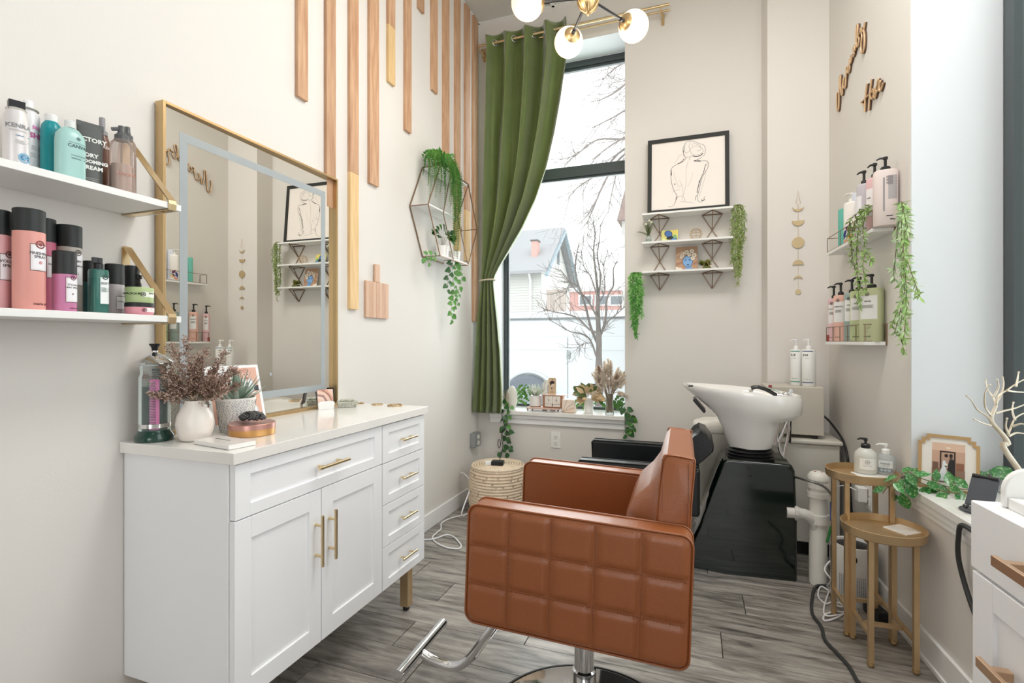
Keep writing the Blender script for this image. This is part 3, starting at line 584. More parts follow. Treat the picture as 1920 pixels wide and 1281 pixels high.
# ---- things behind the basin
wc = thing('utility_cabinet', 'low white utility cabinet in the corner behind the basin', 'cabinet', (0, 0, 0))
TP = mat('greige_laminate', (222, 218, 208), .5, noise=(3, .12))
m = MB(); m.box((.36, 3.17, .085), (.750, 3.465, .63)); m.build('body', TP, wc, bevel=.006)
m = MB(); m.box((.35, 3.155, .632), (.762, 3.468, .655)); m.build('top', TP, wc, bevel=.008, seg=3)
m = MB(); m.box((.37, 3.23, 0), (.74, 3.45, .085)); m.build('plinth', BLACK, wc)
hw = thing('towel_warmer', 'greige metal box with rounded edges on the utility cabinet', 'appliance', (0, 0, 0))
m = MB(); m.box((.392, 3.20, .675), (.682, 3.45, .945)); m.build('case', mat('greige_metal', (200, 194, 182), .45, noise=(5, .15)), hw, bevel=.006)
for x in (.41, .64):
    for y in (3.225, 3.42): m = MB(); m.lathe([(.014, .655), (.016, .676)], (x, y, 0), 12); m.build('foot', BLACK, hw)
m = MB(); m.obox((.6825, 3.28, .80), (.004, .03, .02)); m.build('switch', BLACK, hw)
tb = thing('laundry_bin', 'white bin with an oval lid just left of the basin', 'bin', (0, 0, 0))
c = (.165, 3.37); m = MB(); m.lathe([(.115, 0), (.13, .01), (.16, .64), (.165, .65)], (*c, 0), 40, sy=.85, p=2.6); m.build('body', TP, tb, smooth=40)
m = MB(); m.lathe([(.168, .652), (.172, .66), (.170, .692), (.158, .705), (.135, .712), (.132, .708), (.126, .708), (.122, .716), (.0, .722)], (*c, 0), 40, sy=.85, p=2.6); m.build('lid', pc((236, 232, 224), .35), tb, smooth=40)
# nesting tables
def nest(name, label, cx, cy, z, r, legs, rz, group):
    t = thing(name, label, 'side table', (cx, cy, 0), 0, group)
    m = MB(); m.lathe([(0, z-.034), (r-.004, z-.034), (r, z-.03), (r+.003, z), (r, z+.001), (r-.0035, z-.026), (0, z-.028)], n=56); m.build('tray', BRASS, t, smooth=30)
    P = []
    for sx, sy in ((-1, -1), (1, -1), (1, 1), (-1, 1)):
        a = Matrix.Rotation(rz, 2) @ Vector((sx*legs[0], sy*legs[1])); P.append(a)
        m = MB(); m.obox((a.x, a.y, (z-.034+.015)/2), (.0175, .0175, z-.034-.015), Matrix.Rotation(rz, 3, 'Z')); l = m.build('leg', BRASS, t, bevel=.001)
        m = MB(); m.lathe([(.007, 0), (.0115, .004), (.0125, .009), (.0105, .015), (.012, .018)], (a.x, a.y, 0), 14); m.build('foot', GOLD, l, smooth=40)
    for zz in (z-.045, .115):
        for i, j in ((0, 3), (1, 2)):
            a, b = P[i], P[j]; m = MB(); m.bar((a.x, a.y, zz), (b.x, b.y, zz), .014); m.build('stretcher', BRASS, t)
    a, b = (P[0]+P[3])/2, (P[1]+P[2])/2; m = MB(); m.bar((a.x, a.y, .115), (b.x, b.y, .115), .014); m.build('stretcher', BRASS, t)
    return t
nest('nesting_table', 'taller round brass tray table holding the two soap bottles', .662, 2.475, .662, .128, (.078, .082), math.radians(3), 'round brass nesting tables')
nest('nesting_table', 'shorter round brass tray table in front, holding a white coaster', .680, 2.285, .500, .134, (.07, .092), math.radians(3), 'round brass nesting tables')
# right drawer cabinet: its own frame follows the right wall
rc = thing('drawer_cabinet', 'white drawer cabinet with flat gold handles in the right foreground', 'cabinet', (.494, 1.19, 0), math.radians(3))
# local: x into the wall, y away from camera is +, face at x=0
m = MB(); m.box((.014, -1.1, .1), (.385, -.004, .878)); m.build('body', CABW, rc, bevel=.002)
m = MB(); m.box((.0, -1.11, .775), (.39, 0, .9)); m.build('top', CABW, rc, bevel=.0025)
for z0, z1 in ((.522, .77), (.27, .518), (.1, .266)):
    m = MB(); shaker(m, 0.0, -1.09, -.006, z0, z1, rail=.05, sgn=-1, stile=.06); d = m.build('drawer', CABW, rc, bevel=.0015)
    zc = .64 if z1 > .7 else (z0+z1)/2
    m = MB(); m.box((-.034, -.5, zc-.009), (-.026, -.085, zc+.009)); m.box((-.026, -.125, zc-.008), (0, -.109, zc+.008)); m.box((-.026, -.476, zc-.008), (0, -.46, zc+.008)); m.build('handle', mat('copper_gold', (198, 164, 134), .35, .7, noise=(20, .3)) if 'copper_gold' not in bpy.data.materials else bpy.data.materials['copper_gold'], d, bevel=.001)
m = MB(); m.box((-.034, -.5, .826), (-.026, -.128, .844)); m.box((-.026, -.16, .827), (0, -.144, .843)); m.build('handle', bpy.data.materials['copper_gold'], rc, bevel=.001)
# white desk tray with rounded end on top of it
dt = thing('desk_tray', 'white open tray with a rounded end panel on the right cabinet', 'tray', (.494, 1.19, .9), math.radians(3))
hh = .072; P = [(.03, 0), (.03, .03)]+[(.03+.04-.04*math.cos(a), .03+(hh-.03)*math.sin(a)) for a in [PI/2*k/8 for k in range(1, 9)]]+[(.24, hh), (.24, 0)]
m = MB(); m.prism([(x, -.042, z) for x, z in P], (0, 0, 0), (0, .014, 0)); m.build('end_panel', WHITE, dt, bevel=.004, seg=3)
m = MB(); m.box((.034, -.62, .0), (.235, -.043, .02)); m.build('bottom', WHITE, dt, bevel=.002)
m = MB(); m.box((.236, -.62, .0), (.248, -.043, .065)); m.build('back_rail', WHITE, dt, bevel=.002)
# ---- woven pouf
pf_ = thing('woven_pouf', 'round coiled rope pouf in the corner under the curtain', 'pouf', (-1.285, 3.26, 0))
m = MB(); prof = []; r0 = .205; nr = 17
for k in range(nr):
    z = .012+k*.0195; f = k/(nr-1); bul = r0*(1-.10*abs(2*f-1)**3.2); prof += [(bul-.007, z-.009), (bul, z-.004), (bul+.0015, z), (bul, z+.004)]
m.lathe([(0, 0)]+prof+[(.178, .338)], n=56); m.build('body', ROPE, pf_, smooth=50)
m = MB(); k = 0; r = .178
while r > .01:
    m.tube([(r*math.cos(a), r*math.sin(a), .338+.012*(1-(r/.178)**2)) for a in [2*PI*j/48 for j in range(48)]], .0085, 7, closed=True); r -= .0185
m.build('coiled_top', ROPE, pf_, smooth=60)
rnd.seed(2); m = MB()
for k in range(40):
    z = .02+rnd.randint(0, 15)*.0195; a = rnd.uniform(-2.6, .3); f = z/.33; bul = r0*(1-.10*abs(2*f-1)**3.2)+.0018
    m.obox((bul*math.cos(a), bul*math.sin(a), z), (.003, .010*rnd.uniform(.4, 1.4), .004), Matrix.Rotation(a, 3, 'Z'))
m.build('brown_fibres', pc((140, 108, 82), .9), pf_, kind='stuff')
# ---- chandelier
cl = thing('chandelier', 'brass chandelier with black arms and glowing white globes at the top', 'chandelier', (-.454, 2.28, 2.76))
hub = Vector((0, 0, 0)); GL = mat('opal_glass', (255, 232, 202), .25, emit=.72, noise=(2, .05))
m = MB(); 
m.lathe([(0, -.052), (.012, -.05), (.03, -.035), (.045, -.01), (.048, .015), (.042, .05), (.02, .07), (0, .07)], n=24); m.lathe([(.004, -.066), (.007, -.06), (.004, -.05)], n=12); hb = m.build('hub', GOLD, cl, smooth=25)
m = MB()
for k in range(10): a = 2*PI*k/10; m.tube([(r*math.cos(a), r*math.sin(a), z) for r, z in ((.012, -.051), (.032, -.035), (.047, -.008), (.05, .02), (.043, .05))], .0035, 6)
m.build('hub_ribs', GOLD, hb, smooth=60)
m = MB(); m.tube([(0, 0, .07), (0, 0, ZC-2.765)], .007, 10); m.lathe([(.06, ZC-2.80), (.065, ZC-2.762), (0, ZC-2.762)], n=24); m.build('rod', BLACK, cl, smooth=40)
GP = [Vector((-.716, 2.185, 2.752))-cl.location, Vector((-.609, 2.545, 2.752))-cl.location, Vector((-.281, 2.557, 2.772))-cl.location, Vector((-.25, 2.02, 2.80))-cl.location, Vector((-.53, 1.95, 2.84))-cl.location]
for g in GP:
    d = g.normalized(); s = d*.045+Vector((0, 0, .012)); e = g-d*.07
    m = MB(); m.tube([s, e], .0062, 10); m.tube([e-d*.005, e-d*.032], .010, 10); am = m.build('arm', BLACK, cl, smooth=40)
    m = MB(); M = Matrix.Translation(g) @ d.to_track_quat('Z', 'Y').to_matrix().to_4x4()
    m.lathe([(.012, -.079), (.030, -.073), (.041, -.064), (.040, -.060), (.0, -.068)], n=28).xf(M); m.build('globe_cap', GOLD, cl, smooth=40)
    m = MB(); m.ball(g, .074, 32, 20); m.build('globe', GL, cl, smooth=80)
for g in GP:
    d = bpy.data.lights.new('globe_light', 'POINT'); d.energy = 2.8; d.color = (1, .86, .68); d.shadow_soft_size = .074; o = bpy.data.objects.new('globe_light', d); COL.objects.link(o); o.location = cl.location+g+Vector((0, 0, -.095))
# ================================================================== LEFT WALL SHELVES AND PRODUCTS
ZU, ZL = 1.597, 1.273
for z, nm in ((ZU, 'upper white wall shelf with gold strap bracket, left of the mirror'), (ZL, 'lower white wall shelf with gold strap bracket, left of the mirror')):
    sh = thing('wall_shelf', nm, 'shelf', (-1.5, .74, z), 0, 'white strap shelves on the left wall')
    m = MB(); m.box((-1.598, .42, z-.018), (-1.405, 1.047, z)); m.build('board', WHITE, sh, bevel=.0012, world=True)
    for y in (1.018, .52):
        m = MB(); hw_ = .011; Q = [(-1.5985, z+.205), (-1.595, z+.212), (-1.588, z+.208), (-1.402, z+.006), (-1.3995, z-.004), (-1.402, z-.0215), (-1.408, z-.0225), (-1.5985, z-.0225)]
        ins = [(-1.5965, z+.203), (-1.5955, z+.2085), (-1.5895, z+.2045), (-1.4045, z+.0045), (-1.4025, z-.004), (-1.4045, z-.0190), (-1.409, z-.0200), (-1.5965, z-.0200)]
        n = len(Q)
        for yy in (0,):
            vs = [(a, y-hw_, b) for a, b in Q]+[(a, y-hw_, b) for a, b in ins]+[(a, y+hw_, b) for a, b in Q]+[(a, y+hw_, b) for a, b in ins]; fs = []
            for i in range(n-1): fs += [(i, i+1, n+i+1, n+i), (2*n+i, 3*n+i, 3*n+i+1, 2*n+i+1), (i, 2*n+i, 2*n+i+1, i+1), (n+i, n+i+1, 3*n+i+1, 3*n+i)]
            m.add(vs, fs)
        m.box((-1.5992, y-hw_, z-.02), (-1.597, y+hw_, z+.205)); m.build('bracket', GOLDL, sh, world=True)
        m = MB(); m.lathe([(0, -.0012), (.004, -.0008), (.004, 0)], (-1.44, y, z-.0225), 10); m.build('screw', BLACK, sh, world=True)
def bottle(name, label, cat, group, x, y, z0, rz, prof, m, sy=1, p=2, n=32, parts=(), stickers=(), words=()):
    t = thing(name, label, cat, (x, y, z0), rz, group)
    b = MB(); b.lathe(prof, n=n, sy=sy, p=p); b.build('body', m, t, smooth=35)
    for nm, fn, pm in parts: k = MB(); fn(k); k.build(nm, pm, t, smooth=35)
    def rad(z):
        for (r0, a), (r1, c) in zip(prof, prof[1:]):
            if min(a, c) <= z <= max(a, c) and a != c: return r0+(r1-r0)*(z-a)/(c-a)
        return prof[len(prof)//2][0]
    def mp(s, z, e):
        r = rad(z); q = min(1, abs(s)/r); return (s, -(r*sy*(max(0, 1-q**p))**(1/p))-e, z)
    for i, (s0, s1, a, c, col) in enumerate(stickers):
        k = MB(); k.sheet = 1; nn = 10; k.rings([[mp(s0+(s1-s0)*j/nn, zz, .0003+.00025*i) for j in range(nn+1)] for zz in [a+(c-a)*q/4 for q in range(5)]], cap=False, closed=False)
        k.build('label_sticker', pc(col, .5), t, smooth=60)
    for body, size, s, z, col, bold in words:
        k = MB(); k.sheet = 1
        if body.startswith('o'*3): 
            rr = size; k.add([mp(s+q*math.cos(a), z+q*math.sin(a), .0012) for a in [2*PI*j/20 for j in range(20)] for q in (rr, rr*.68)], [(2*j, 2*j+1, (2*j+3) % 40, (2*j+2) % 40) for j in range(20)]); k.flat([mp(s+rr*.4*math.cos(a), z+rr*.4*math.sin(a), .0012) for a in [2*PI*j/12 for j in range(12)]])
            k.build('round_emblem', pc(col, .5), t)
        elif body[0] == '=':
            for q in range(int(body[1:])): zz = z-q*size*1.9; wl = .5*rad(z)*(1-.25*(q % 3 == 2)); k.add([mp(s-wl, zz, .001), mp(s, zz, .001), mp(s+wl, zz, .001), mp(s+wl, zz+size, .001), mp(s, zz+size, .001), mp(s-wl, zz+size, .001)], [(0, 1, 4, 5), (1, 2, 3, 4)])
            k.build('small_print', pc(col, .5), t, kind='stuff')
        else:
            k.text(body, size, lambda c: mp(s+c.x, z+c.y, .0011), bold); k.build('lettering', pc(col, .5), t)
    return t
def can(r, h, sh=.006): return [(0, 0), (r-.002, 0), (r, .003), (r, h-sh), (r-sh*.6, h), (0, h)]
def cap(r, z0, z1, e=.0015): return lambda k: k.lathe([(0, z0), (r, z0), (r, z1-e), (r-e, z1), (0, z1)], n=32)
def pump(z0, hgt, r, hd=.03, col=BLACK, neck=.006, dz=0, oy=0):
    def f(k):
        k.lathe([(r, z0-.002), (r, z0+.014), (r*.8, z0+.018), (neck, z0+.02), (neck, z0+hgt-.012), (neck*1.7, z0+hgt-.012), (neck*1.7, z0+hgt-.002), (neck, z0+hgt)], n=20)
        k.tube([(0, 0, z0+hgt-.005), (-hd*.6, -oy*.6, z0+hgt-.004), (-hd, -oy, z0+hgt-.01+dz)], [.006, .0045, .003], 8)
    return ('pump', f, col)
GU, GD = 'hair products on the upper left shelf', 'hair products on the lower left shelf'
def at(uL, uR, x): c, r = cylpx(uL, uR, 'x', x); return c.x, c.y, r
def hz(v, c, z0): return zat(v, Vector((c[0], c[1], 0)))-z0
PI2 = PI/2
# upper shelf
x, y, r = at(4, 57, -1.455); h = hz(208, (x, y), ZU)
bottle('spray_can', 'white and silver spray can with a tilted black cap, leftmost on the upper shelf', 'spray can', GU, x, y, ZU, PI2-.35, [(0, 0), (r-.001, 0), (r, .003), (r, h-.03), (r*.93, h-.014), (r*.78, h-.003), (r*.78, h), (0, h)], mat('silver_white', (224, 220, 220), .3, .15, noise=(3, .2)),
       parts=[('rim', lambda k: k.lathe([(r*.76, h-.003), (r*.80, h-.001), (r*.80, h+.002), (r*.76, h+.003)], n=32), pc((196, 192, 182), .3)), ('cap', lambda k: k.obox((0, 0, h+.010), (r*1.2, r*1.2, .022), Matrix.Rotation(.12, 3, 'X')), BLACK)],
       words=[('KENRA', .0135, .002, h*.66, (150, 150, 152), .0003), ('PROFESSIONAL', .0045, .002, h*.60, (170, 168, 166), 0), ('=1', .0016, .008, h*.52, (70, 120, 170), 0), ('=4', .0012, .008, h*.44, (190, 188, 186), 0), ('8X', .014, .012, h*.12, (50, 120, 168), .0007), ('ooo', .011, .012, h*.155, (120, 180, 215), 0)])
x, y, r = at(30, 76, -1.54); h = hz(200, (x, y), ZU)
bottle('spray_can', 'tall white spray can with pink lettering behind the silver one', 'spray can', GU, x, y, ZU, PI2+.1, can(r, h-.01, .012), pc((228, 226, 228), .35), parts=[('rim', cap(r*.92, h-.010, h-.007), pc((150, 150, 140), .3)), ('cap', cap(r*.45, h-.007, h+.014), pc((240, 240, 240), .3))],
       words=[('MAKE', .013, .012, h*.68, (226, 130, 190), .0004), ('SHINE', .017, .012, h*.56, (206, 70, 150), .0006), ('SLEEK', .015, .012, h*.40, (190, 190, 194), .0002), ('SLOW', .015, .012, h*.30, (190, 190, 194), .0002)])
x, y, r = at(75, 118, -1.505); h = hz(228, (x, y), ZU)
bottle('shampoo_bottle', 'bright teal bottle with white screw cap on the upper shelf', 'bottle', GU, x, y, ZU, PI2, [(0, 0), (r-.002, 0), (r, .004), (r, h-.028), (r*.9, h-.012), (r*.62, h-.002), (0, h)], pc((0, 160, 172), .3), parts=[('cap', cap(r*.62, h-.002, h+.016), pc((240, 240, 240), .3))])
x, y, r = at(101, 162, -1.455); h = hz(241, (x, y), ZU)
bottle('shampoo_bottle', 'pale aqua flat bottle with clear cap, front of the upper shelf', 'bottle', GU, x, y, ZU, PI2-.12, [(0, 0), (r-.003, 0), (r, .004), (r*1.0, h-.035), (r*.93, h-.018), (r*.6, h-.004), (r*.42, h), (0, h)], pc((160, 208, 202), .3), sy=.62, p=2.6,
       parts=[('cap', cap(r*.36, h, h+.018), pc((222, 226, 224), .15))], words=[('CANVAS', .0115, .010, h*.62, (44, 76, 80), .0001), ('PLANT-BASED HAIR ART', .0035, .010, h*.70, (60, 90, 92), 0), ('CONDITIONER', .0045, .010, h*.46, (60, 90, 92), 0), ('=2', .0008, .010, h*.42, (80, 110, 112), 0), ('ooo', .004, .010, h*.80, (70, 100, 104), 0)])
x, y, r = at(142, 196, -1.50); h = hz(232, (x, y), ZU)
t = thing('cream_tube', 'dark grey squeeze tube reading DRY GROOMING CREAM on the upper shelf', 'tube', (x, y, ZU), PI2-.25, GU)
m = MB(); rs = []
for k in range(9):
    f = k/8; z = f*h; sx = r*(.86+.12*f); syy = .017*(1-f)+.0018; rs.append([(sx*math.copysign(abs(math.cos(a))**.8, math.cos(a)), syy*math.copysign(abs(math.sin(a))**.8, math.sin(a)), z) for a in [2*PI*j/28 for j in range(28)]])
DG = pc((78, 80, 78), .4); m.rings(rs); m.build('body', DG, t, smooth=40)
m = MB(); m.box((-r*.98, -.0022, h-.012), (r*.98, .0022, h+.001)); m.build('crimp', DG, t)
def tube_map(s, e=.0009):
    def f(c): z = s+c.y; q = z/h; return (c.x, -(.017*(1-q)+.0018)*.97-e, z)
    return f
for b_, sz, zz, bo in (('VICTORY', .016, h*.72, .0006), ('DRY', .0145, h*.49, .0006), ('GROOMING', .0125, h*.40, .0006), ('CREAM', .0145, h*.305, .0006)):
    m = MB(); m.sheet = 1; m.text(b_, sz, tube_map(zz), bo); m.build('lettering', pc((240, 240, 236)), t)
m = MB(); m.sheet = 1
for q in range(5): z = h*(.17-.025*q); m.flat([tube_map(z)(Vector((a, b, 0))) for a, b in ((-.013, 0), (.013, 0), (.013, .0012), (-.013, .0012))])
m.build('small_print', pc((170, 170, 166)), t, kind='stuff')
x, y, r = at(177, 206, -1.545); h = hz(252, (x, y), ZU)
bottle('styling_bottle', 'slim brown bottle with silver cap behind the grey tube', 'bottle', GU, x, y, ZU, PI2-.1, [(0, 0), (r-.001, 0), (r, .003), (r, h-.02), (r*.6, h), (0, h)], pc((122, 78, 60), .3), parts=[('collar', cap(r*.75, h-.004, h+.008), pc((150, 150, 150), .25)), ('cap', cap(r*.42, h+.008, h+.046), pc((150, 148, 152), .25))],
       words=[('TREAT', .010, .003, h*.76, (235, 225, 220), .0004), ('CURL', .012, .003, h*.14, (235, 225, 220), .0005), ('=3', .001, .003, h*.09, (225, 205, 195), 0)])
for (a, b, X, vt, lb) in ((206, 250, -1.475, 262, 'clear ribbed foam bottle, front one at the right end of the upper shelf'), (222, 256, -1.545, 262, 'clear ribbed foam bottle behind its twin at the right end of the upper shelf')):
    x, y, r = at(a, b, X); h = hz(vt, (x, y), ZU)
    t = thing('foam_bottle', lb, 'bottle', (x, y, ZU), PI2-.3, GU)
    m = MB(); n = 44; rs = []
    for rr, z in ((r-.002, 0), (r, .004), (r, h*.45), (r, h*.86), (r*.9, h*.94), (r*.62, h*.995), (r*.5, h)): rs.append([((rr+.0007*math.cos(11*q))*math.cos(q), (rr+.0007*math.cos(11*q))*math.sin(q), z) for q in [2*PI*j/n for j in range(n)]])
    m.rings(rs); m.build('body', mat('clear_brown_plastic', (222, 206, 198), .06, alpha=.16) if 'clear_brown_plastic' not in bpy.data.materials else bpy.data.materials['clear_brown_plastic'], t, smooth=40)
    m = MB(); m.lathe([(0, .003), (r*.9, .003), (r*.9, h*.55), (0, h*.55)], n=28); m.build('liquid', pc((208, 180, 168), .3), t, smooth=40)
    m = MB(); m.lathe([(r*.64, h-.004), (r*.64, h+.010), (r*.45, h+.014), (r*.34, h+.02), (r*.3, h+.036), (0, h+.038)], n=24); m.tube([(0, 0, h+.03), (-.022, 0, h+.022)], .005, 8); m.build('foam_pump', pc((84, 86, 88), .3), t, smooth=40)
    if X > -1.5:
        m = MB(); m.text('SUNCARE', .010, lambda c: (.004+c.x, -r-.0012+.0*c.x, h*.34+c.y)); m.sheet = 1; m.build('lettering', pc((196, 110, 84)), t)
# lower shelf
CORAL, PINK, MAG, TAUPE, TEAL = (238, 158, 146), (230, 166, 172), (208, 122, 168), (178, 170, 160), (40, 110, 110)
CAPB = mat('ribbed_black_cap', (30, 34, 34), .5, noise=(60, .3), stretch=(8, 8, .2))
def nila(lb, uL, uR, X, vt, capf, col, lab, wd, txt, rz=PI2-.15, wdc=(90, 60, 66), name='spray_can', cat='spray can'):
    x, y, r = at(uL, uR, X); h = hz(vt, (x, y), ZL); hc = h*(1-capf)
    st = []
    if lab: l0, l1 = lab; st = [(r*-.25, r*.98, l0-.003, l1+.003, (70, 50, 54)), (r*-.22, r*.98, l0-.0015, l1+.0015, (236, 226, 228)), (-r*.1, r*.9, l0+.002, l1-.002, (240, 238, 242))]
    return bottle(name, lb, cat, GD, x, y, ZL, rz, [(0, 0), (r-.001, 0), (r, .002), (r, hc), (0, hc)], pc(col, .4), parts=[('cap', cap(r*1.0, hc+.0008, h), CAPB)], stickers=st, words=txt)
nila('dusty pink can with tall black cap, leftmost on the lower shelf', -24, 22, -1.50, 395, .25, PINK, (.070, .125), 0, [('VOLUME', .009, .012, .108, (70, 50, 54), .0002), ('SPRAY', .009, .012, .098, (70, 50, 54), .0002), ('ooo', .008, .012, .127, (110, 80, 84), 0)])
x, y, r = at(22, 87, -1.455); h = hz(394, (x, y), ZL)
nila('largest coral pink can with black cap and white label, front of the lower shelf', 22, 87, -1.455, 394, .225, CORAL, (h*.40, h*.64), 0, [('FINISHING', .0085, r*.4, h*.55, (70, 50, 54), .0002), ('SPRAY', .0085, r*.4, h*.515, (70, 50, 54), .0002), ('ooo', .0095, r*.4, h*.65, (150, 60, 64), 0), ('ooo', .0035, r*.4, h*.47, (214, 84, 84), 0), ('maria nila', .0085, r*.5, h*.05, (120, 60, 60), .0002)])
nila('hot pink can mostly hidden behind the coral one', 66, 106, -1.545, 411, .25, (216, 104, 136), (.09, .14), 0, [('HAIR', .007, .006, .12, (60, 50, 54), .0002)])
x, y, r = at(104, 155, -1.535); h = hz(424, (x, y), ZL)
nila('tall taupe grey can with black cap behind the magenta one', 104, 155, -1.535, 424, .25, TAUPE, (h*.33, h*.68), 0, [('ooo', .008, r*.4, h*.69, (90, 84, 80), 0), ('DRY', .008, r*.4, h*.58, (60, 60, 60), .0002), ('SHAMPOO', .006, r*.4, h*.53, (60, 60, 60), .0002), ('=4', .001, r*.4, h*.46, (120, 116, 112), 0)])
x, y, r = at(97, 145, -1.45); h = hz(472, (x, y), ZL)
nila('short magenta can with black cap at the shelf front', 97, 145, -1.45, 472, .385, MAG, (h*.17, h*.55), 0, [('ooo', .006, r*.4, h*.56, (120, 40, 84), 0), ('STYLING', .0055, r*.35, h*.43, (60, 40, 50), .0001), ('HEAT SPRAY', .0052, r*.35, h*.385, (60, 40, 50), .0001), ('ooo', .0022, r*.35, h*.29, (110, 30, 70), 0), ('maria nila', .0055, r*.5, h*.045, (110, 40, 70), .0001)])
x, y, r = at(155, 184, -1.555); nila('dark teal can with black cap behind the clear teal bottle', 155, 184, -1.555, 490, .4, (28, 92, 94), None, 0, [])
x, y, r = at(166, 203, -1.465); h = hz(506, (x, y), ZL)
bottle('spray_bottle', 'translucent teal bottle with black spray head and white label', 'bottle', GD, x, y, ZL, PI2-.1, [(0, 0), (r-.002, 0), (r, .003), (r, h-.006), (r*.9, h), (0, h)], mat('teal_plastic', (70, 134, 122), .12, alpha=.6), sy=.9, p=3.4,
       parts=[('spray_head', lambda k: (k.lathe([(r*.6, h), (r*.6, h+.014), (r*.5, h+.016), (r*.34, h+.018), (r*.34, h+.030), (0, h+.032)], n=20), k.obox((-.003, 0, h+.024), (.02, .011, .014))), BLACK), ('liquid', lambda k: k.lathe([(0, .002), (r*.93, .002), (r*.93, h*.8), (0, h*.8)], n=24, sy=.9, p=3.4), pc((84, 140, 126), .3))],
       stickers=[(-r*.2, r*.86, h*.22, h*.82, (236, 240, 240))], words=[('SOFT', .0085, r*.36, h*.66, (60, 90, 86), .0001), ('=7', .0009, r*.36, h*.58, (130, 150, 148), 0), ('ooo', .007, r*.36, h*.83, (60, 90, 86), 0)])
nila('short mauve grey can with black cap beside the clear teal bottle', 196, 234, -1.52, 496, .4, (186, 176, 180), (.018, .05), 0, [('STYLING', .005, .006, .036, (60, 60, 66), .0001)])
nila('short black capped can hidden behind the green and pink jars', 232, 262, -1.555, 499, .5, (60, 60, 60), None, 0, [])
x, y, r = at(233, 290, -1.452)
t = bottle('hair_mask_jar', 'pink jar with black lid, under the green tub on the lower shelf', 'jar', GD, x, y, ZL, PI2-.15, [(0, 0), (r*.86, 0), (r*.96, .004), (r, .012), (r, .022), (0, .022)], pc((230, 148, 160), .4), parts=[('lid', cap(r*1.0, .0228, .034), CAPB)],
           stickers=[(r*-.1, r*.95, .0085, .0195, (244, 236, 238))], words=[('ooo', .0055, -r*.1, .0135, (120, 40, 60), 0), ('=1', .0009, r*.5, .0155, (120, 90, 96), 0)])
rg = r*.98
bottle('hair_mask_tub', 'light green tub stacked on the pink jar, lower shelf right end', 'jar', GD, x, y, ZL+.034, PI2-.15, [(0, 0), (rg*.95, 0), (rg*.98, .003), (rg, .040), (rg*.96, .0425), (0, .0425)], pc((176, 198, 134), .4),
       stickers=[(r*-.25, r*.95, .0155, .030, (236, 240, 226))], words=[('ooo', .0062, -r*.18, .023, (60, 64, 40), 0), ('REPAIR', .0055, r*.48, .0245, (60, 64, 50), .0001), ('MASQUE', .0072, -r*.78, .022, (40, 44, 34), .0002)])
x2, y2, r2 = at(248, 270, -1.54)
bottle('pump_bottle', 'small bottle with black pump head rising behind the green tub', 'bottle', GD, x2, y2, ZL, 0.35, [(0, 0), (r2, 0), (r2, .075), (r2*.7, .082), (0, .082)], BLACK, parts=[pump(.082, .042, r2*.6, .022)])
# ================================================================== ON THE CABINET TOP
Z0 = ZK+.0004
j = thing('disinfectant_jar', 'tall glass comb jar with green liquid and chrome lid, left end of cabinet', 'jar', (-1.532, 1.058, Z0)); jx = j.location
def L3(m, name, mt, par=None, sm=35, **k): return m.build(name, mt, par or j, smooth=sm, **k)
GRN = mat('green_liquid', (4, 44, 36), .06, alpha=.86, tint=.9); TGL = mat('jar_glass', (226, 238, 236), .04, alpha=.12)
m = MB(); m.lathe([(0, 0), (.050, 0), (.052, .006), (.050, .016), (.043, .026), (.041, .032)], n=36); L3(m, 'glass_base', mat('deep_green_glass', (6, 58, 48), .08, coat=.5))
m = MB(); m.lathe([(.041, .032), (.0405, .19), (.037, .20), (.037, .226), (.040, .228)], n=36, cap=False); g = L3(m, 'glass', TGL)
m = MB(); m.lathe([(0, .033), (.0345, .033), (.0345, .162), (0, .162)], (-.0045, .0035, 0), n=36); L3(m, 'liquid', GRN)
m = MB(); m.lathe([(.0412, .040), (.0416, .04), (.0416, .052), (.0412, .052)], n=36, cap=False); L3(m, 'steel_band', CHROME)
m = MB(); m.lathe([(.040, .228), (.052, .231), (.053, .234), (.050, .238), (.032, .252), (.014, .262), (.008, .266), (.008, .27)], n=36); lid = L3(m, 'lid', CHROME)
m = MB(); m.lathe([(.007, .266), (.009, .28), (.0145, .288), (.0145, .291), (0, .291)], n=20); L3(m, 'lid_knob', BLACK, lid)
# combs: the pink one in front, others inside
def comb(par, name, p0, p1, wd, mt, teeth=26, nrm=Vector((.8, -.6, 0)), label=None):
    p0, p1 = Vector(p0), Vector(p1); d = (p1-p0).normalized(); s = d.cross(nrm).normalized(); L = (p1-p0).length; m = MB()
    M = Matrix((s, d.cross(s)*-1, d)).transposed()
    m.obox(p0+d*L/2+s*wd*.32, (wd*.36, .003, L), M); m.obox(p0+d*.002, (wd, .003, .004), M); m.obox(p1-d*.002, (wd, .003, .004), M)
    for k in range(teeth): m.obox(p0+d*(L*(k+1)/(teeth+1))-s*wd*.18, (wd*.66, .0018, L/teeth*.5), M)
    return m.build(name, mt, par, label=label)
pk = mat('pink_plastic', (228, 106, 176), .3, noise=(4, .1)); dk = mat('black_comb', (14, 22, 22), .3); gm = mat('green_comb', (70, 130, 60), .3)
tag(comb(None, 'hair_comb', jx+Vector((.0285, -.0205, .036)), jx+Vector((.0285, -.0205, .185)), .024, pk, 30), 'pink fine toothed comb standing in the comb jar', 'comb', 'combs in the disinfectant jar')
tag(comb(None, 'hair_comb', jx+Vector((-.018, -.012, .036)), jx+Vector((-.004, -.006, .19)), .02, gm, 24), 'green comb submerged at the left inside the comb jar', 'comb', 'combs in the disinfectant jar')
tag(comb(None, 'hair_comb', jx+Vector((.000, .012, .036)), jx+Vector((-.006, .010, .215)), .024, dk, 28), 'black comb leaning in the middle of the comb jar', 'comb', 'combs in the disinfectant jar')
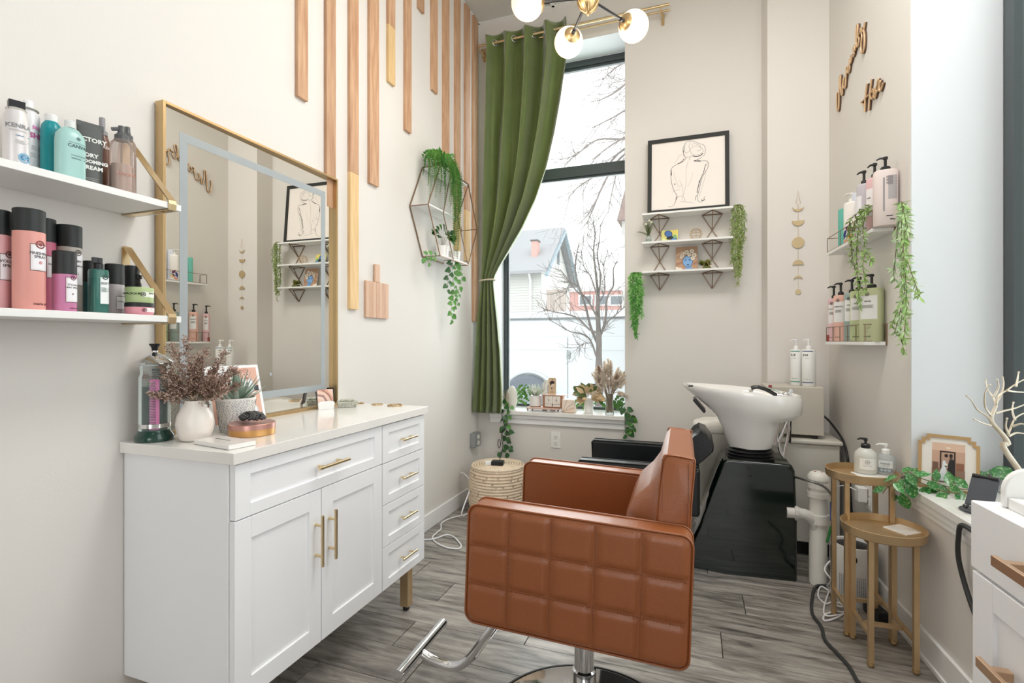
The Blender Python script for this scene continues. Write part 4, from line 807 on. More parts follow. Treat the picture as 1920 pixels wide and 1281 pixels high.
tag(comb(None, 'hair_comb', jx+Vector((.018, .014, .05)), jx+Vector((.026, .016, .17)), .012, mat('copper_clip', (190, 120, 110), .3, .6), 8), 'narrow coppery sectioning comb at the right inside the jar', 'comb', 'combs in the disinfectant jar')
# vase and dried grass
c = (-1.418, 1.100); v_ = thing('vase', 'rounded cream ceramic vase holding brown dried grass', 'vase', (*c, Z0))
m = MB(); m.lathe([(0, 0), (.034, 0), (.040, .004), (.049, .028), (.0515, .052), (.048, .075), (.037, .097), (.029, .108), (.0265, .116), (.027, .120), (.024, .1195), (.023, .108), (.0, .10)], n=48); m.build('body', MATW, v_, smooth=50)
dg = thing('dried_grass', 'bushy rosy brown dried grass plumes in the cream vase', 'dried plant', (*c, Z0+.11))
rnd.seed(12); st = MB(); pl = MB(); DRY = mat('dried_brown', (176, 144, 130), .8, noise=(40, .9), c2=(214, 190, 176)); DRY2 = mat('dried_dark', (128, 98, 86), .8, noise=(40, .6)); cc = Vector((c[0], c[1], Z0+.11)); camd = Vector((CT, ST, 0))
def plume(p, d, L, dens, wid, mbs):
    P = [p+d*L*k/9+Vector((0, 0, -.03*(k/9)**2*abs(d.x+d.y)*L*4)) for k in range(10)]; st.tube(P, .0006, 4)
    for k in range(2, 10):
        f = k/9; q = P[k]
        for _ in range(dens):
            o = q+rv(.004); dd = (d+rv(.9)).normalized(); l = wid*(1.1-f*.6)*rnd.uniform(.6, 1.2); st.tube([o, o+dd*l], .0003, 3, cap=False)
            for z in range(5): a = o+dd*l*rnd.uniform(.3, 1.1)+rv(.004); mb = rnd.choice(mbs); leaflet(mb, a, (dd+rv(.7)), rnd.uniform(.005, .010), .0019)
pl2 = MB()
for a, e, L in [(-1.25, .55, .15), (-1.1, .9, .13), (-.95, .35, .13), (-.8, 1.0, .12), (-.55, .75, .15), (-.3, 1.3, .165), (-.15, 1.5, .17), (0.1, 1.2, .12), (.25, 1.35, .14), (.5, 1.15, .155), (.75, .85, .13), (.95, .75, .14), (1.1, .55, .13), (1.25, .35, .12), (-1.3, .2, .10), (.6, .5, .10), (-.6, .45, .10), (0, .9, .1), (.3, .7, .1), (-.2, .8, .1), (1.2, .2, .1)]:
    d = (camd*math.sin(a)+Vector((0, 0, 1))*(.35+e*.6)+Vector((ST*-1, CT, 0))*rnd.uniform(-.35, .25)).normalized(); plume(cc, d, L*1.12, 11, .030, [pl, pl, pl2])
st.build('stems', STEM, dg, world=True, kind='stuff'); pl.sheet = pl2.sheet = 1; pl.build('plumes', DRY, dg, world=True, kind='stuff'); pl2.build('dark_seed_heads', DRY2, dg, world=True, kind='stuff')
# patterned pot with aloe
c = (-1.438, 1.262); pt = thing('plant_pot', 'pale grey pot with carved leaf stroke pattern, behind the vase', 'pot', (*c, Z0))
POTM = mat('carved_white', (238, 235, 231), .6, noise=(12, .2))
m = MB(); m.lathe([(0, 0), (.046, 0), (.047, .003), (.060, .108), (.060, .111), (.056, .111), (.054, .098), (0, .095)], n=48); m.build('body', POTM, pt, smooth=50)
m = MB(); rnd.seed(8); k = 0
for zz in range(22):
    for aa in range(40):
        z = .005+zz*.0046; a = aa*2*PI/40+rnd.uniform(-.05, .05)+(zz % 2)*.08; rr = .047+(.013)*(z/.108)+.0004; w2 = .7*math.sin(3*a+z*90)+rnd.uniform(-.4, .4)
        da, dz = .06*math.cos(w2), .0038*math.sin(w2); m.tube([((rr+.0002)*math.cos(a+t*da), (rr+.0002)*math.sin(a+t*da), z+t*dz+.0008*(1-(2*t-1)**2)) for t in (0, .5, 1)], .00075, 3, cap=False)
m.build('carved_strokes', pc((96, 92, 90), .7), pt, kind='stuff')
al = thing('succulent', 'spiky grey green aloe like succulent in the carved pot', 'succulent', (*c, Z0+.1))
rnd.seed(21); k = 0
ALOE = mat('aloe_leaf', (84, 112, 92), .5, noise=(14, .9), c2=(196, 210, 196), stretch=(1, 1, 1))
for ring_, (nn, el, L) in enumerate([(11, .35, .062), (11, .7, .066), (8, 1.1, .062), (5, 1.4, .055)]):
    for q in range(nn):
        a = 2*PI*q/nn+ring_*.4+rnd.uniform(-.1, .1); d = Vector((math.cos(a)*math.cos(el), math.sin(a)*math.cos(el), math.sin(el))); 
        if d.x < -.6: L_ = L*.7
        else: L_ = L*(1.45 if d.y > -.3 else 1.2)
        m = MB(); s = d.cross(Vector((0, 0, 1))).normalized(); n3 = s.cross(d); rs = []
        for f in (0, .2, .5, .8, 1):
            ww = .0095*(1-f**1.6)+.0004; p = d*(.012+L_*f)+Vector((0, 0, .02*f*f-.008)); rs.append([p-s*ww, p-n3*ww*.45, p+s*ww, p+n3*ww*.12])
        m.rings(rs); m.build('leaf', ALOE, al, smooth=60)
# baby photo card
p0, p1 = Vector((-1.520, 1.245, Z0)), Vector((-1.503, 1.452, Z0)); ax_ = p1-p0; up = Vector((-.045, 0, .2105))
pcard = thing('photo_card', 'square white bordered card with baby photos leaning on the mirror', 'photo', tuple(p0)); m = MB(); nn = ax_.cross(up).normalized()
m.prism([p0, p1, p1+up, p0+up], -nn*.002, (0, 0, 0)); m.build('card', WHITE, pcard, world=True)
SK, PB = (226, 180, 160), (228, 176, 154)
def baby(cx, cy, s, top, tie):
    return [(top, ell(cx, cy-.16*s, .13*s, .16*s)), ((236, 240, 244), ell(cx, cy-.13*s, .10*s, .12*s)), (SK, ell(cx, cy+.03*s, .085*s, .105*s)), ((206, 150, 132), ell(cx, cy+.10*s, .07*s, .045*s)), ((120, 70, 60), ell(cx-.03*s, cy+.035*s, .012*s, .01*s, 8)), ((120, 70, 60), ell(cx+.035*s, cy+.035*s, .012*s, .01*s, 8)), ((170, 80, 76), ell(cx, cy-.025*s, .03*s, .014*s, 8)), (tie, ell(cx, cy-.14*s, .016*s, .07*s, 8))]
m = MB(); art(m, p0, ax_, up, [((240, 240, 240), rec(0, 0, 1, 1)), (PB, rec(.05, .53, .95, .955)), (PB, rec(.05, .06, .95, .51)), ((236, 236, 236), rec(.2, .70, .5, .955)), ((60, 64, 74), rec(.83, .55, .945, .64)), ((60, 50, 60), rec(.83, .07, .945, .17)), ((214, 70, 84), ell(.70, .585, .06, .045))]+baby(.73, .80, 1, (196, 208, 216), (70, 80, 100))+baby(.74, .35, 1, (206, 214, 226), (150, 50, 60))+baby(.3, .35, 1, (206, 214, 226), (90, 90, 110))); m.build('print', None, pcard, world=True)
# round tin with bead cluster
c = (-1.335, 1.232); tn = thing('round_tin', 'round tin with copper lid and golden body near the vase', 'tin', (*c, Z0))
m = MB(); m.lathe([(0, 0), (.066, 0), (.0675, .0015), (.0675, .023), (0, .023)], n=56); m.build('body', mat('gold_tin', (210, 160, 100), .35, .7, noise=(6, .2)), tn, smooth=35)
m = MB(); m.lathe([(.066, .021), (.0695, .021), (.0695, .0235), (.069, .036), (.067, .038), (0, .0375)], n=56); m.build('lid', mat('copper_lid', (196, 148, 138), .3, .7, noise=(6, .2)), tn, smooth=35)
bc = thing('bead_bracelet', 'coiled bracelet of shiny black beads lying on the tin', 'bracelet', (*c, Z0+.0385)); rnd.seed(4); n = 0
me0 = None
for q in range(260):
    a = rnd.uniform(0, 2*PI); rr = math.sqrt(rnd.uniform(0, 1))*.042; zz = .004+math.sqrt(max(0, 1-(rr/.046)**2))*.027*rnd.uniform(.7, 1.05)
    if me0 is None:
        m = MB(); m.ball((0, 0, 0), .0048, 10, 6, (1, 1, 1.1)); o = m.build('bead', mat('black_bead', (14, 14, 16), .1, coat=.6), bc, smooth=80); me0 = o
    else: o = me0.copy(); COL.objects.link(o); o.parent = bc
    o.location = (rr*math.cos(a), rr*math.sin(a)*.8, zz)
# marble coaster block
cb = thing('marble_block', 'white marble slab with a thin dark slot at the cabinet corner', 'block', (-1.272, 1.078, Z0), math.radians(-9))
m = MB(); m.box((-.085, -.04, 0), (.085, .04, .013)); m.build('slab', MARB, cb, bevel=.002); m = MB(); m.box((-.05, .002, .0128), (.02, .005, .0134)); m.build('slot', pc((96, 84, 72)), cb)
# card holder, soap dish, rings
k_ = thing('card_holder', 'small card stand with agate patterned card and white cards', 'card holder', (-1.515, 1.79, Z0), math.radians(58))
m = MB(); m.prism([(-.033, 0, 0), (.033, 0, 0), (.036, 0, .030), (.026, 0, .036), (-.026, 0, .036), (-.036, 0, .028)], (0, -.004, 0), (0, .0, 0)); m.build('white_cards', WHITE, k_)
m = MB(); m.prism([(-.034, .004, .02), (.034, .004, .02), (.034, .016, .086), (-.034, .016, .086)], (0, 0, 0), (0, .005, 0)); m.build('back_card', pc((70, 54, 52)), k_)
m = MB(); art(m, (-.034, .004, .02), (.068, 0, 0), (0, .012, .066), [((236, 196, 176), rec(0, 0, 1, 1)), ((222, 158, 136), [(0, .95), (.5, .8), (.9, .2), (1, .2), (1, .45), (.6, 1), (0, 1)]), ((166, 130, 124), [(0, .6), (.35, .5), (.6, 0), (.75, 0), (.42, .62), (0, .72)]), ((240, 214, 200), [(0, .45), (.25, .36), (.42, 0), (.5, 0), (.3, .44), (0, .53)]), ((150, 110, 100), [(.25, 1), (.7, .6), (.95, 0), (1, 0), (1, .06), (.75, .66), (.34, 1)])]); m.build('agate_print', None, k_)
m = MB(); m.prism([(-.01, 0, 0), (.01, 0, 0), (.006, .03, 0)], (0, .0, 0), (0, .0, .004)); m.build('stand', pc((200, 200, 200)), k_)
ph = thing('black_card', 'small black card leaning behind the card stand against the mirror frame', 'card', (-1.545, 1.855, Z0), math.radians(30)); m = MB(); m.obox((0, 0, .045), (.03, .004, .09), Matrix.Rotation(.2, 3, 'X')); m.build('card', BLACK, ph, bevel=.003); ph.location.z += .001
sd = thing('trinket_box', 'little white hammered trinket box with a lid', 'box', (-1.485, 1.895, Z0), math.radians(40))
m = MB(); m.rings([[(x*.038, y*.026, 0) for x, y in ((-1, -1), (1, -1), (1, 1), (-1, 1))], [(x*.046, y*.034, .026) for x, y in ((-1, -1), (1, -1), (1, 1), (-1, 1))]]); HAM = mat('hammered_white', (222, 222, 210), .4, noise=(160, .9), c2=(150, 150, 130), bump=(200, .8)); b_ = m.build('body', HAM, sd, bevel=.003)
m = MB(); m.box((-.03, -.022, .0265), (.03, .022, .034)); m.build('lid', HAM, sd, bevel=.003)
for (x, y, r, lb) in ((-1.30, 2.0, .034, 'largest thin gold ring dish by the cabinet far end'), (-1.40, 2.005, .023, 'middle gold wavy ring between two others on the cabinet'), (-1.50, 2.015, .012, 'smallest gold ring nearest the trinket box')):
    m = MB(); m.tube([((r+(.0025*math.sin(9*a) if r < .03 else 0))*math.cos(a), (r+(.0025*math.sin(9*a) if r < .03 else 0))*math.sin(a), .0025) for a in [2*PI*q/48 for q in range(48)]], .0022, 6, closed=True)
    if r > .03: m.tube([(r*.93*math.cos(a), r*.93*math.sin(a), .0045) for a in [2*PI*q/48 for q in range(48)]], .0015, 6, closed=True)
    o = m.build('gold_ring', GOLD, None, smooth=60); o.location = (x, y, Z0); tag(o, lb, 'ring', 'gold rings on the cabinet')
# ================================================================== LEFT WALL DECOR
strips = [(559, 578, 185, None, 'leftmost'), (613, 630, 390, None, 'second, running down behind the mirror'), (657, 673, 580, 325, 'third, with a pale lower length'), (694, 711, 347, None, 'fourth, dark red'), (729, 741.5, 157, 50, 'fifth, with a short yellowish end'), (761, 772, 247, None, 'sixth'),
          (786, 796, 20, None, 'seventh and shortest'), (811, 821, 172, None, 'eighth'), (833, 843, 305, None, 'ninth, ending at the hexagon shelf'), (855, 864, 470, 345, 'tenth, behind the hexagon shelf'), (873.5, 882, 490, 395, 'eleventh, pale at the bottom'), (888.5, 896.5, 603, None, 'last, in the corner beside the curtain')]
for uL, uR, vb, vs, w_ in strips:
    a, b = onX(uL, 300, XL+.018), onX(uR, 300, XL+.018); zb = zat(vb, (a+b)/2); zt = ZC-.005
    if uR > 890: b.y = min(b.y, YB-.004)
    t = thing('wood_strip', ('%s vertical wood strip from the left on the left wall' % w_) if ',' not in w_ else ('%s vertical wood strip from the left, %s' % tuple(w_.split(', ', 1))), 'wood strip', (XL+.009, (a.y+b.y)/2, zb), 0, 'vertical wood strips hanging down the left wall')
    wd = (b.y-a.y)
    if vs is None: m = MB(); m.box((-.0085, -wd/2, 0), (.009, wd/2, zt-zb)); m.build('oak_length', WOODR, t, bevel=.001)
    else:
        zs_ = zat(vs, (a+b)/2)-zb; m = MB(); m.box((-.0085, -wd/2, zs_+.0008), (.009, wd/2, zt-zb)); m.build('oak_length', WOODR, t, bevel=.001); m = MB(); m.box((-.0085, -wd/2, 0), (.009, wd/2, zs_)); m.build('pale_length', WOODY, t, bevel=.001, label='pale yellowish lower length')
# paddle board on the wall
a = onX(688, 595, XL+.02); b = onX(730, 595, XL+.02); t = thing('cutting_board', 'small striped wooden paddle board hung on the left wall', 'cutting board', (XL+.009, (a.y+b.y)/2, a.z))
wd = b.y-a.y; hb_ = zat(526, (a+b)/2)-zat(593, (a+b)/2); ht = zat(492, (a+b)/2)-zat(593, (a+b)/2)
for k in range(7): m = MB(); y0 = -wd/2+wd*k/7; m.box((-.007, y0+.0004, 0), (.007, y0+wd/7-.0004, hb_)); m.build('strip', mat('board_a', (212, 174, 146), .5, noise=(9, .5), stretch=(5, 5, .6)) if k == 0 else (bpy.data.materials['board_a'] if k % 2 == 0 else WOODM), t, bevel=.001)
m = MB(); m.box((-.007, -wd*.11, hb_), (.007, wd*.11, ht)); m.build('grip', bpy.data.materials['board_a'], t, bevel=.005, seg=3)
# hexagon shelf
hx = thing('hexagon_shelf', 'bronze wire hexagon wall shelf with white boards', 'shelf', (XL, 2.96, 2.01)); WX, FX = XL+.006, -1.47
HEX = [(2.61, 2.01), (2.76, 1.73), (3.17, 1.73), (3.32, 2.01), (3.17, 2.29), (2.76, 2.29)]
for X, nm in ((WX, 'wall_frame'), (FX, 'front_frame')):
    m = MB()
    for i in range(6): (y0, z0), (y1, z1) = HEX[i], HEX[(i+1) % 6]; m.bar((X, y0, z0), (X, y1, z1), .006)
    if X == FX:
        C_ = (3.0, 2.02)
        for q in (HEX[2], HEX[4]): m.bar((X, *C_), (X, *q), .005)
        m.bar((X, 2.80, 2.0), (X, 2.94, 1.735), .005); m.bar((X, 2.80, 2.0), (X, 2.90, 2.285), .005)
    m.build(nm, WIRE, hx, world=True)
m = MB()
for y, z in HEX: m.bar((WX, y, z), (FX, y, z), .005)
m.build('cross_bars', WIRE, hx, world=True, kind='stuff')
for y0, y1, z in ((2.765, 3.165, 1.737), (2.765, 3.165, 2.283), (2.615, 3.0, 2.015)):
    m = MB(); m.box((WX+.003, y0, z-.004), (FX-.003, y1, z+.004)); m.build('board', WHITE, hx, world=True)
rnd.seed(31)
fn = thing('hanging_fern', 'bright green boston fern spilling over the hexagon shelf top', 'fern', (-1.53, 2.85, 2.29)); m = MB(); m2 = MB(); stm = MB()
m3 = MB(); m3.lathe([(0, 0), (.035, 0), (.045, .045), (.042, .045), (0, .04)], (-1.53, 2.87, 2.29), 20); m3.build('pot', pc((60, 56, 50)), fn, world=True)
cen = Vector((-1.52, 2.87, 2.345))
for k in range(34):
    a = rnd.uniform(-1.9, 1.9) if k > 10 else rnd.uniform(-1.2, .6); L = rnd.uniform(.12, .30); d = Vector((math.cos(a)*.8, math.sin(a)*1.0, 0)); o = cen+rv(.015)
    e = Vector((max(-1.585, o.x+d.x*.12), o.y+d.y*.19, o.z-L)); P = [o, o+Vector((d.x*.05, d.y*.08, .03)), o+Vector((d.x*.10, d.y*.17, -.01)), e+Vector((.01, 0, L*.45)), e]
    for q in P: q.x = max(q.x, -1.59)
    stm.tube(frond(m if k % 3 else m2, P, .030, .0058, .0115), .0009, 3)
for k in range(7):
    o = Vector((-1.455, 2.92+rnd.uniform(-.035, .035), 2.27)); L = rnd.uniform(.38, .56); P = [cen+Vector((.03, .03, 0)), o+Vector((0, 0, .02)), o+Vector((.015, rnd.uniform(-.02, .02), -L*.5)), o+Vector((.01, rnd.uniform(-.03, .03), -L))]
    stm.tube(frond(m if k % 2 else m2, P, .030, .0058, .0115), .0009, 3)
m.sheet = m2.sheet = 1; FERN2 = mat('deep_fern', (60, 134, 52), .5, noise=(14, .7), c2=(110, 176, 84))
m.build('fronds', FERN, fn, world=True, kind='stuff'); m2.build('dark_fronds', FERN2, fn, world=True, kind='stuff'); stm.build('stems', STEM, fn, world=True, kind='stuff')
def tiny_pot(name, lb, cat, p, r, h, mt=CERAM):
    t = thing(name, lb, cat, p); q = MB(); q.lathe([(0, 0), (r*.8, 0), (r, h), (r*.9, h), (0, h*.9)], n=24); q.build('pot', mt, t, smooth=40); return t
lp = tiny_pot('potted_ivy', 'broad leaved green ivy in a white pot inside the hexagon shelf', 'plant', (-1.53, 2.90, 1.7415), .045, .075)
for k in range(20):
    a = rnd.uniform(-2.2, 2.2); d = Vector((math.cos(a), math.sin(a)*1.1, rnd.uniform(-.1, .9))); o = Vector((-1.53, 2.92, 1.82))+Vector((d.x*.035, d.y*.08, .05+d.z*.04)); o.x = max(o.x, -1.575)
    leaf(lp, o, Vector((abs(d.x)*.4, d.y, d.z-.3)), .062*rnd.uniform(.7, 1.1), LEAFD if k % 2 else LEAFG, 'oval', Vector((.8, -.6, .4)))
for k in range(4): m = MB(); m.tube([(-1.53, 2.90, 1.80), (-1.52, 2.86+.03*k, 1.88)], .0015, 4); m.build('stem', STEM, lp, world=True)
w1 = tiny_pot('white_cup', 'small white cup on the hexagon middle board', 'cup', (-1.53, 2.975, 2.0195), .034, .07); w2_ = tiny_pot('white_cup', 'white pot at the right of the hexagon bottom board', 'cup', (-1.53, 3.08, 1.7415), .04, .07)
iv = thing('string_of_hearts', 'trailing vine of round heart leaves hanging below the hexagon shelf', 'plant', (-1.52, 2.98, 1.742)); FC = Vector((.9, -.5, .2))
def LX(u, v, x=-1.49): return onX(u, v, x)
vine(iv, [LX(858, 492), LX(850, 520), LX(852, 550), LX(846, 580), LX(849, 604)], LEAFG, .038, .026, 'heart', FC)
vine(iv, [LX(848, 492), LX(841, 520), LX(838, 545)], LEAFD, .036, .028, 'heart', FC); vine(iv, [LX(862, 494), LX(866, 520), LX(860, 545), LX(856, 578)], LEAFG, .032, .032, 'heart', FC)
m = MB(); m.lathe([(0, -.02), (.035, -.02), (.038, .0), (0, .0)], (-1.52, 2.98, 1.729-.0), 16); m.build('pot_foot', CERAM, iv, world=True)
iv2 = thing('small_vine', 'short light green vine at the hexagon lower left corner', 'plant', (-1.5, 2.78, 1.742)); vine(iv2, [LX(818, 482), LX(805, 478), LX(797, 482), LX(807, 496), LX(808, 500)], LEAFG, .034, .022, 'oval', FC)
wt = thing('wire_holder', 'small bronze wire stand with a dried sprig on top of the hexagon', 'ornament', (-1.53, 3.1, 2.2875)); m = MB()
for z in (.0, .035, .07): m.tube([(.04*math.cos(a), .05*math.sin(a), z+.003) for a in [2*PI*k/6 for k in range(6)]], .0015, 5, closed=True)
for k in range(3): a = 2*PI*k/3; m.tube([(.04*math.cos(a), .05*math.sin(a), .002), (.04*math.cos(a), .05*math.sin(a), .072)], .0015, 5)
m.build('wire', WIRE, wt, kind='stuff'); m = MB(); m.sheet = 1
for k in range(60): f = rnd.random(); leaflet(m, Vector((0, .04+.01*f, .01+f*.15)), rv()+Vector((0, 0, .6)), .012, .002)
m.build('dried_sprig', DRY, wt, kind='stuff')
# ================================================================== CURTAIN
YC_ = 3.535
rod = thing('curtain_rod', 'double pale gold curtain rod above the back window', 'curtain rod', (-.95, YC_, 3.47))
m = MB(); m.tube([(-1.555, YC_, 3.468), (-.15, YC_, 3.472)], .0095, 14); m.build('front_rod', GOLDL, rod, smooth=50, world=True)
m = MB(); m.tube([(-1.56, YB-.04, 3.475), (-.15, YB-.04, 3.475)], .007, 12); m.build('rear_rod', GOLDL, rod, smooth=50, world=True)
for x in (-1.545, -.2):
    m = MB(); m.tube(curve_pts([(x, YC_, 3.468), (x-.012, YC_+.03, 3.46), (x, YB-.01, 3.44)], 4), .006, 8); m.box((x-.01, YB-.008, 3.40), (x+.01, YB-.001, 3.48)); m.tube([(x+.004, YC_+.05, 3.45), (x+.004, YC_+.05, 3.40)], .006, 8); m.build('rod_bracket', GOLDL, rod, smooth=50, world=True)
cu = thing('curtain', 'olive green velvet curtain tied back left of the window', 'curtain', (-1.45, YC_, .66))
# outline seen at successive heights: v, left u, right u
CO = [(50, 911, 1064), (90, 911.5, 1062), (130, 912, 1059), (200, 912, 1049), (260, 911, 1038), (320, 911, 1024), (380, 910, 1004), (430, 908.5, 980), (470, 907, 955), (500, 905, 936), (516, 903.5, 928), (526, 903, 925.5), (536, 902.5, 926), (560, 900, 929), (600, 897, 934), (660, 894, 939), (720, 890.5, 942), (757, 888, 942.5), (782, 887, 940)]
m = MB(); m.sheet = 1; NXc = 150; rs = []
NR = 110
for j in range(NR+1):
    f = j/NR; zz = 3.535-(3.535-.655)*f; d0 = 3.75; v = 640.5-(zz-H)*F/d0
    for i in range(len(CO)-1):
        if CO[i][0] <= v <= CO[i+1][0] or i == len(CO)-2: break
    a, b = CO[i], CO[i+1]; t = max(0, min(1, (v-a[0])/(b[0]-a[0]))); uL, uR = a[1]+(b[1]-a[1])*t, a[2]+(b[2]-a[2])*t
    if v < CO[0][0]: uL, uR = CO[0][1:]
    A, B = onY(uL, v, YC_), onY(uR, v, YC_); W_ = B.x-A.x; tie = math.exp(-((v-526)/45)**2)
    amp = .056*min(1, W_/.42+.12)*(1-.55*tie)+.006; r = []
    top = max(0, 1-f*14)
    for q in range(NXc+1):
        s = q/NXc; ph = 2*PI*(4.1*s+.02+.10*math.sin(3*f+5*s)*(1-top)); sh = math.sin(ph)
        y = YC_-amp*sh*(1+.25*math.sin(7*s+3))-.010*(1-top)*math.sin(ph*2.7+6*f+2)*(.6+.4*math.sin(9*f))-.004*math.sin(ph*4.3-9*f)*(1-top)
        x = A.x+W_*s+.012*W_/.42*math.cos(ph)*(1-top)
        z = zz+top*(.032*math.cos(ph+1.2)) if j < 8 else zz
        if f > .985: z += .006*math.sin(ph)
        if f > .95: z += -.035*min(1, (f-.95)/.05)*(1-s)*0+.03*(s-.6)*min(1, (f-.95)/.05)*0
        r.append((x, y, z))
    rs.append(r)
m.rings(rs, cap=False, closed=False); c_ = m.build('drape', VELVET, cu, smooth=90, world=True)
so = c_.modifiers.new('thick', 'SOLIDIFY'); so.thickness = .003
m = MB(); p = onY(914, 526, YC_); m.tube([(p.x+.062*math.cos(a), p.y+.046*math.sin(a), p.z+.004*math.cos(a)) for a in [2*PI*k/30 for k in range(30)]], .0065, 8, closed=True); m.build('tieback', pc((214, 200, 172), .5), cu, smooth=60, world=True)
m = MB(); m.tube([(p.x-.06, p.y+.01, p.z), (p.x-.09, YB-.003, p.z+.004)], .003, 6); m.build('tie_hook', GOLDL, cu, world=True)
gA, gB = onY(911.5, 90, YC_).x, onY(1062, 90, YC_).x
for k in range(1, 9):
    gx = gA+(gB-gA)*(k/2-.02)/4.1; sg = 1 if k % 2 else -1; m = MB()
    m.tube([(gx+.013*math.cos(a)*sg, YC_+.017*math.cos(a), 3.468+.023*math.sin(a)) for a in [2*PI*q/24 for q in range(24)]], .0042, 8, closed=True); m.build('grommet', pc((214, 214, 206), .25, metal=.7), cu, smooth=60, world=True)
# ================================================================== BACK WALL SHELF SET
ws = thing('tiered_wall_shelf', 'three tier white wall shelf with bronze pyramid brackets', 'shelf', (-.05, YB, 1.67)); YFs = 3.505
SZ = (2.065, 1.871, 1.672)
for z in SZ: m = MB(); m.box((-.330, YFs, z-.007), (.240, YB-.0015, z+.006)); m.build('board', WHITE, ws, bevel=.001, world=True)
for cx in (-.221, .118):
    for i, z in enumerate(SZ):
        zz = z-.010; L_, R_, Fp = Vector((cx-.063, YB-.005, zz)), Vector((cx+.063, YB-.005, zz)), Vector((cx, YFs+.006, zz)); ap = Vector((cx, YB-.006, zz-(.105 if i == 2 else .105)))
        m = MB()
        for a, b in ((L_, Fp), (R_, Fp), (L_, R_), (L_, ap), (R_, ap), (Fp, ap)): m.bar(a, b, .0052)
        if i < 2:
            for s in (-1, 1): m.bar(ap, (cx+s*.048, YB-.006, SZ[i+1]+.007), .0048)
        m.build('pyramid_bracket', WIRE, ws, world=True)
# framed line drawing
pf2 = thing('framed_drawing', 'black framed line drawing of a seated back on the top shelf', 'picture', (-.04, 3.55, SZ[0]+.0065))
z0 = SZ[0]+.0065; o = Vector((-.298, 3.570, z0)); AX = Vector((.520, .0, 0)); AY = Vector((0, .045, .525)); nrm = AX.cross(AY).normalized()
def P2(x, y, e=0): return o+AX*x+AY*y+nrm*e
fwd_ = .05
for a, b, c, d in ((0, 0, 1, fwd_), (0, 1-fwd_, 1, 1), (0, fwd_, fwd_, 1-fwd_), (1-fwd_, fwd_, 1, 1-fwd_)):
    m = MB(); m.prism([P2(a, b), P2(c, b), P2(c, d), P2(a, d)], -nrm*.012, nrm*.010); m.build('frame_rail', pc((26, 28, 26), .6), pf2, world=True)
m = MB(); m.prism([P2(fwd_, fwd_), P2(1-fwd_, fwd_), P2(1-fwd_, 1-fwd_), P2(fwd_, 1-fwd_)], -nrm*.008, nrm*.002); m.build('paper', pc((242, 234, 227), .6), pf2, world=True)
# strokes: zoom pixels of the print -> unit square
def zx(x, y): # corners in the zoomed crop: TL(153,103) TR(585,47) BR(593,438) BL(157,474)
    xl = 153+4*((y-103)/371); xr = 585+8*((y-47)/391); fx = (x-xl)/(xr-xl); yt = 103-56*fx; yb = 474-36*fx; return fx, 1-(y-yt)/(yb-yt)
ST_ = [([(352, 118), (362, 106), (380, 100), (405, 102), (430, 112), (455, 120), (464, 140), (462, 165), (450, 178)], 1.3), ([(352, 118), (345, 145), (352, 170), (362, 182), (384, 180), (400, 172)], 1.3), ([(362, 110), (352, 135), (360, 160), (380, 150), (395, 130), (420, 125), (445, 135), (455, 155)], .8), ([(385, 104), (378, 125), (384, 150), (400, 168), (425, 170), (448, 158)], .8), ([(400, 176), (420, 178), (440, 172), (452, 160)], 3.4), ([(362, 184), (356, 196), (340, 208), (312, 220), (292, 232), (283, 250), (284, 290), (292, 330), (304, 356), (318, 378), (312, 400), (303, 420)], 1.6), ([(283, 245), (286, 275)], 3), ([(303, 316), (306, 320)], 4.5), ([(318, 378), (312, 396)], 2.6), ([(384, 182), (380, 196)], 1), ([(404, 200), (422, 196), (442, 200), (470, 200), (480, 212), (478, 235), (462, 262), (448, 290), (438, 330), (428, 370), (418, 380), (416, 400)], 1.7), ([(404, 201), (440, 202)], 3.2), ([(410, 200), (432, 190), (446, 182)], 1.6), ([(470, 215), (462, 235), (456, 262), (446, 280), (436, 310)], 2.4), ([(436, 300), (430, 330), (424, 362)], 2.6), ([(424, 376), (430, 400), (445, 408), (458, 392), (466, 378)], 1.3), ([(446, 395), (456, 402), (466, 392)], 2.4), ([(375, 200), (368, 225), (364, 260), (366, 300), (360, 340), (352, 376)], .6), ([(330, 300), (345, 330), (350, 365), (346, 400)], .6), ([(320, 385), (335, 378), (352, 382), (360, 395), (350, 408), (336, 402)], .8), ([(355, 404), (380, 408), (412, 410)], .7), ([(290, 360), (310, 350), (335, 345)], .5), ([(303, 420), (290, 430), (272, 432)], .9), ([(340, 208), (352, 180), (330, 170), (318, 190), (300, 215)], .5), ([(470, 250), (460, 300), (448, 340), (436, 380)], .6), ([(372, 330), (390, 300), (400, 260)], .4), ([(300, 260), (310, 300), (330, 330), (345, 320)], .45), ([(392, 120), (404, 112), (424, 118), (440, 128), (436, 145), (420, 150)], .8), ([(354, 128), (348, 160), (356, 176)], 2.0), ([(352, 192), (338, 206), (318, 216)], 2.2)]
m = MB(); m.sheet = 1
for pts, wd in ST_:
    P = curve_pts([P2(*zx(x, y), .0026) for x, y in pts], 4) if len(pts) > 2 else [P2(*zx(x, y), .0026) for x, y in pts]
    hw = wd*.00078
    for a, b in zip(P, P[1:]):
        s = (b-a).cross(nrm); s = s.normalized()*hw if s.length else Vector(); m.flat([a-s, b-s, b+s, a+s])
m.build('ink_lines', pc((40, 38, 38), .6), pf2, world=True, kind='stuff')
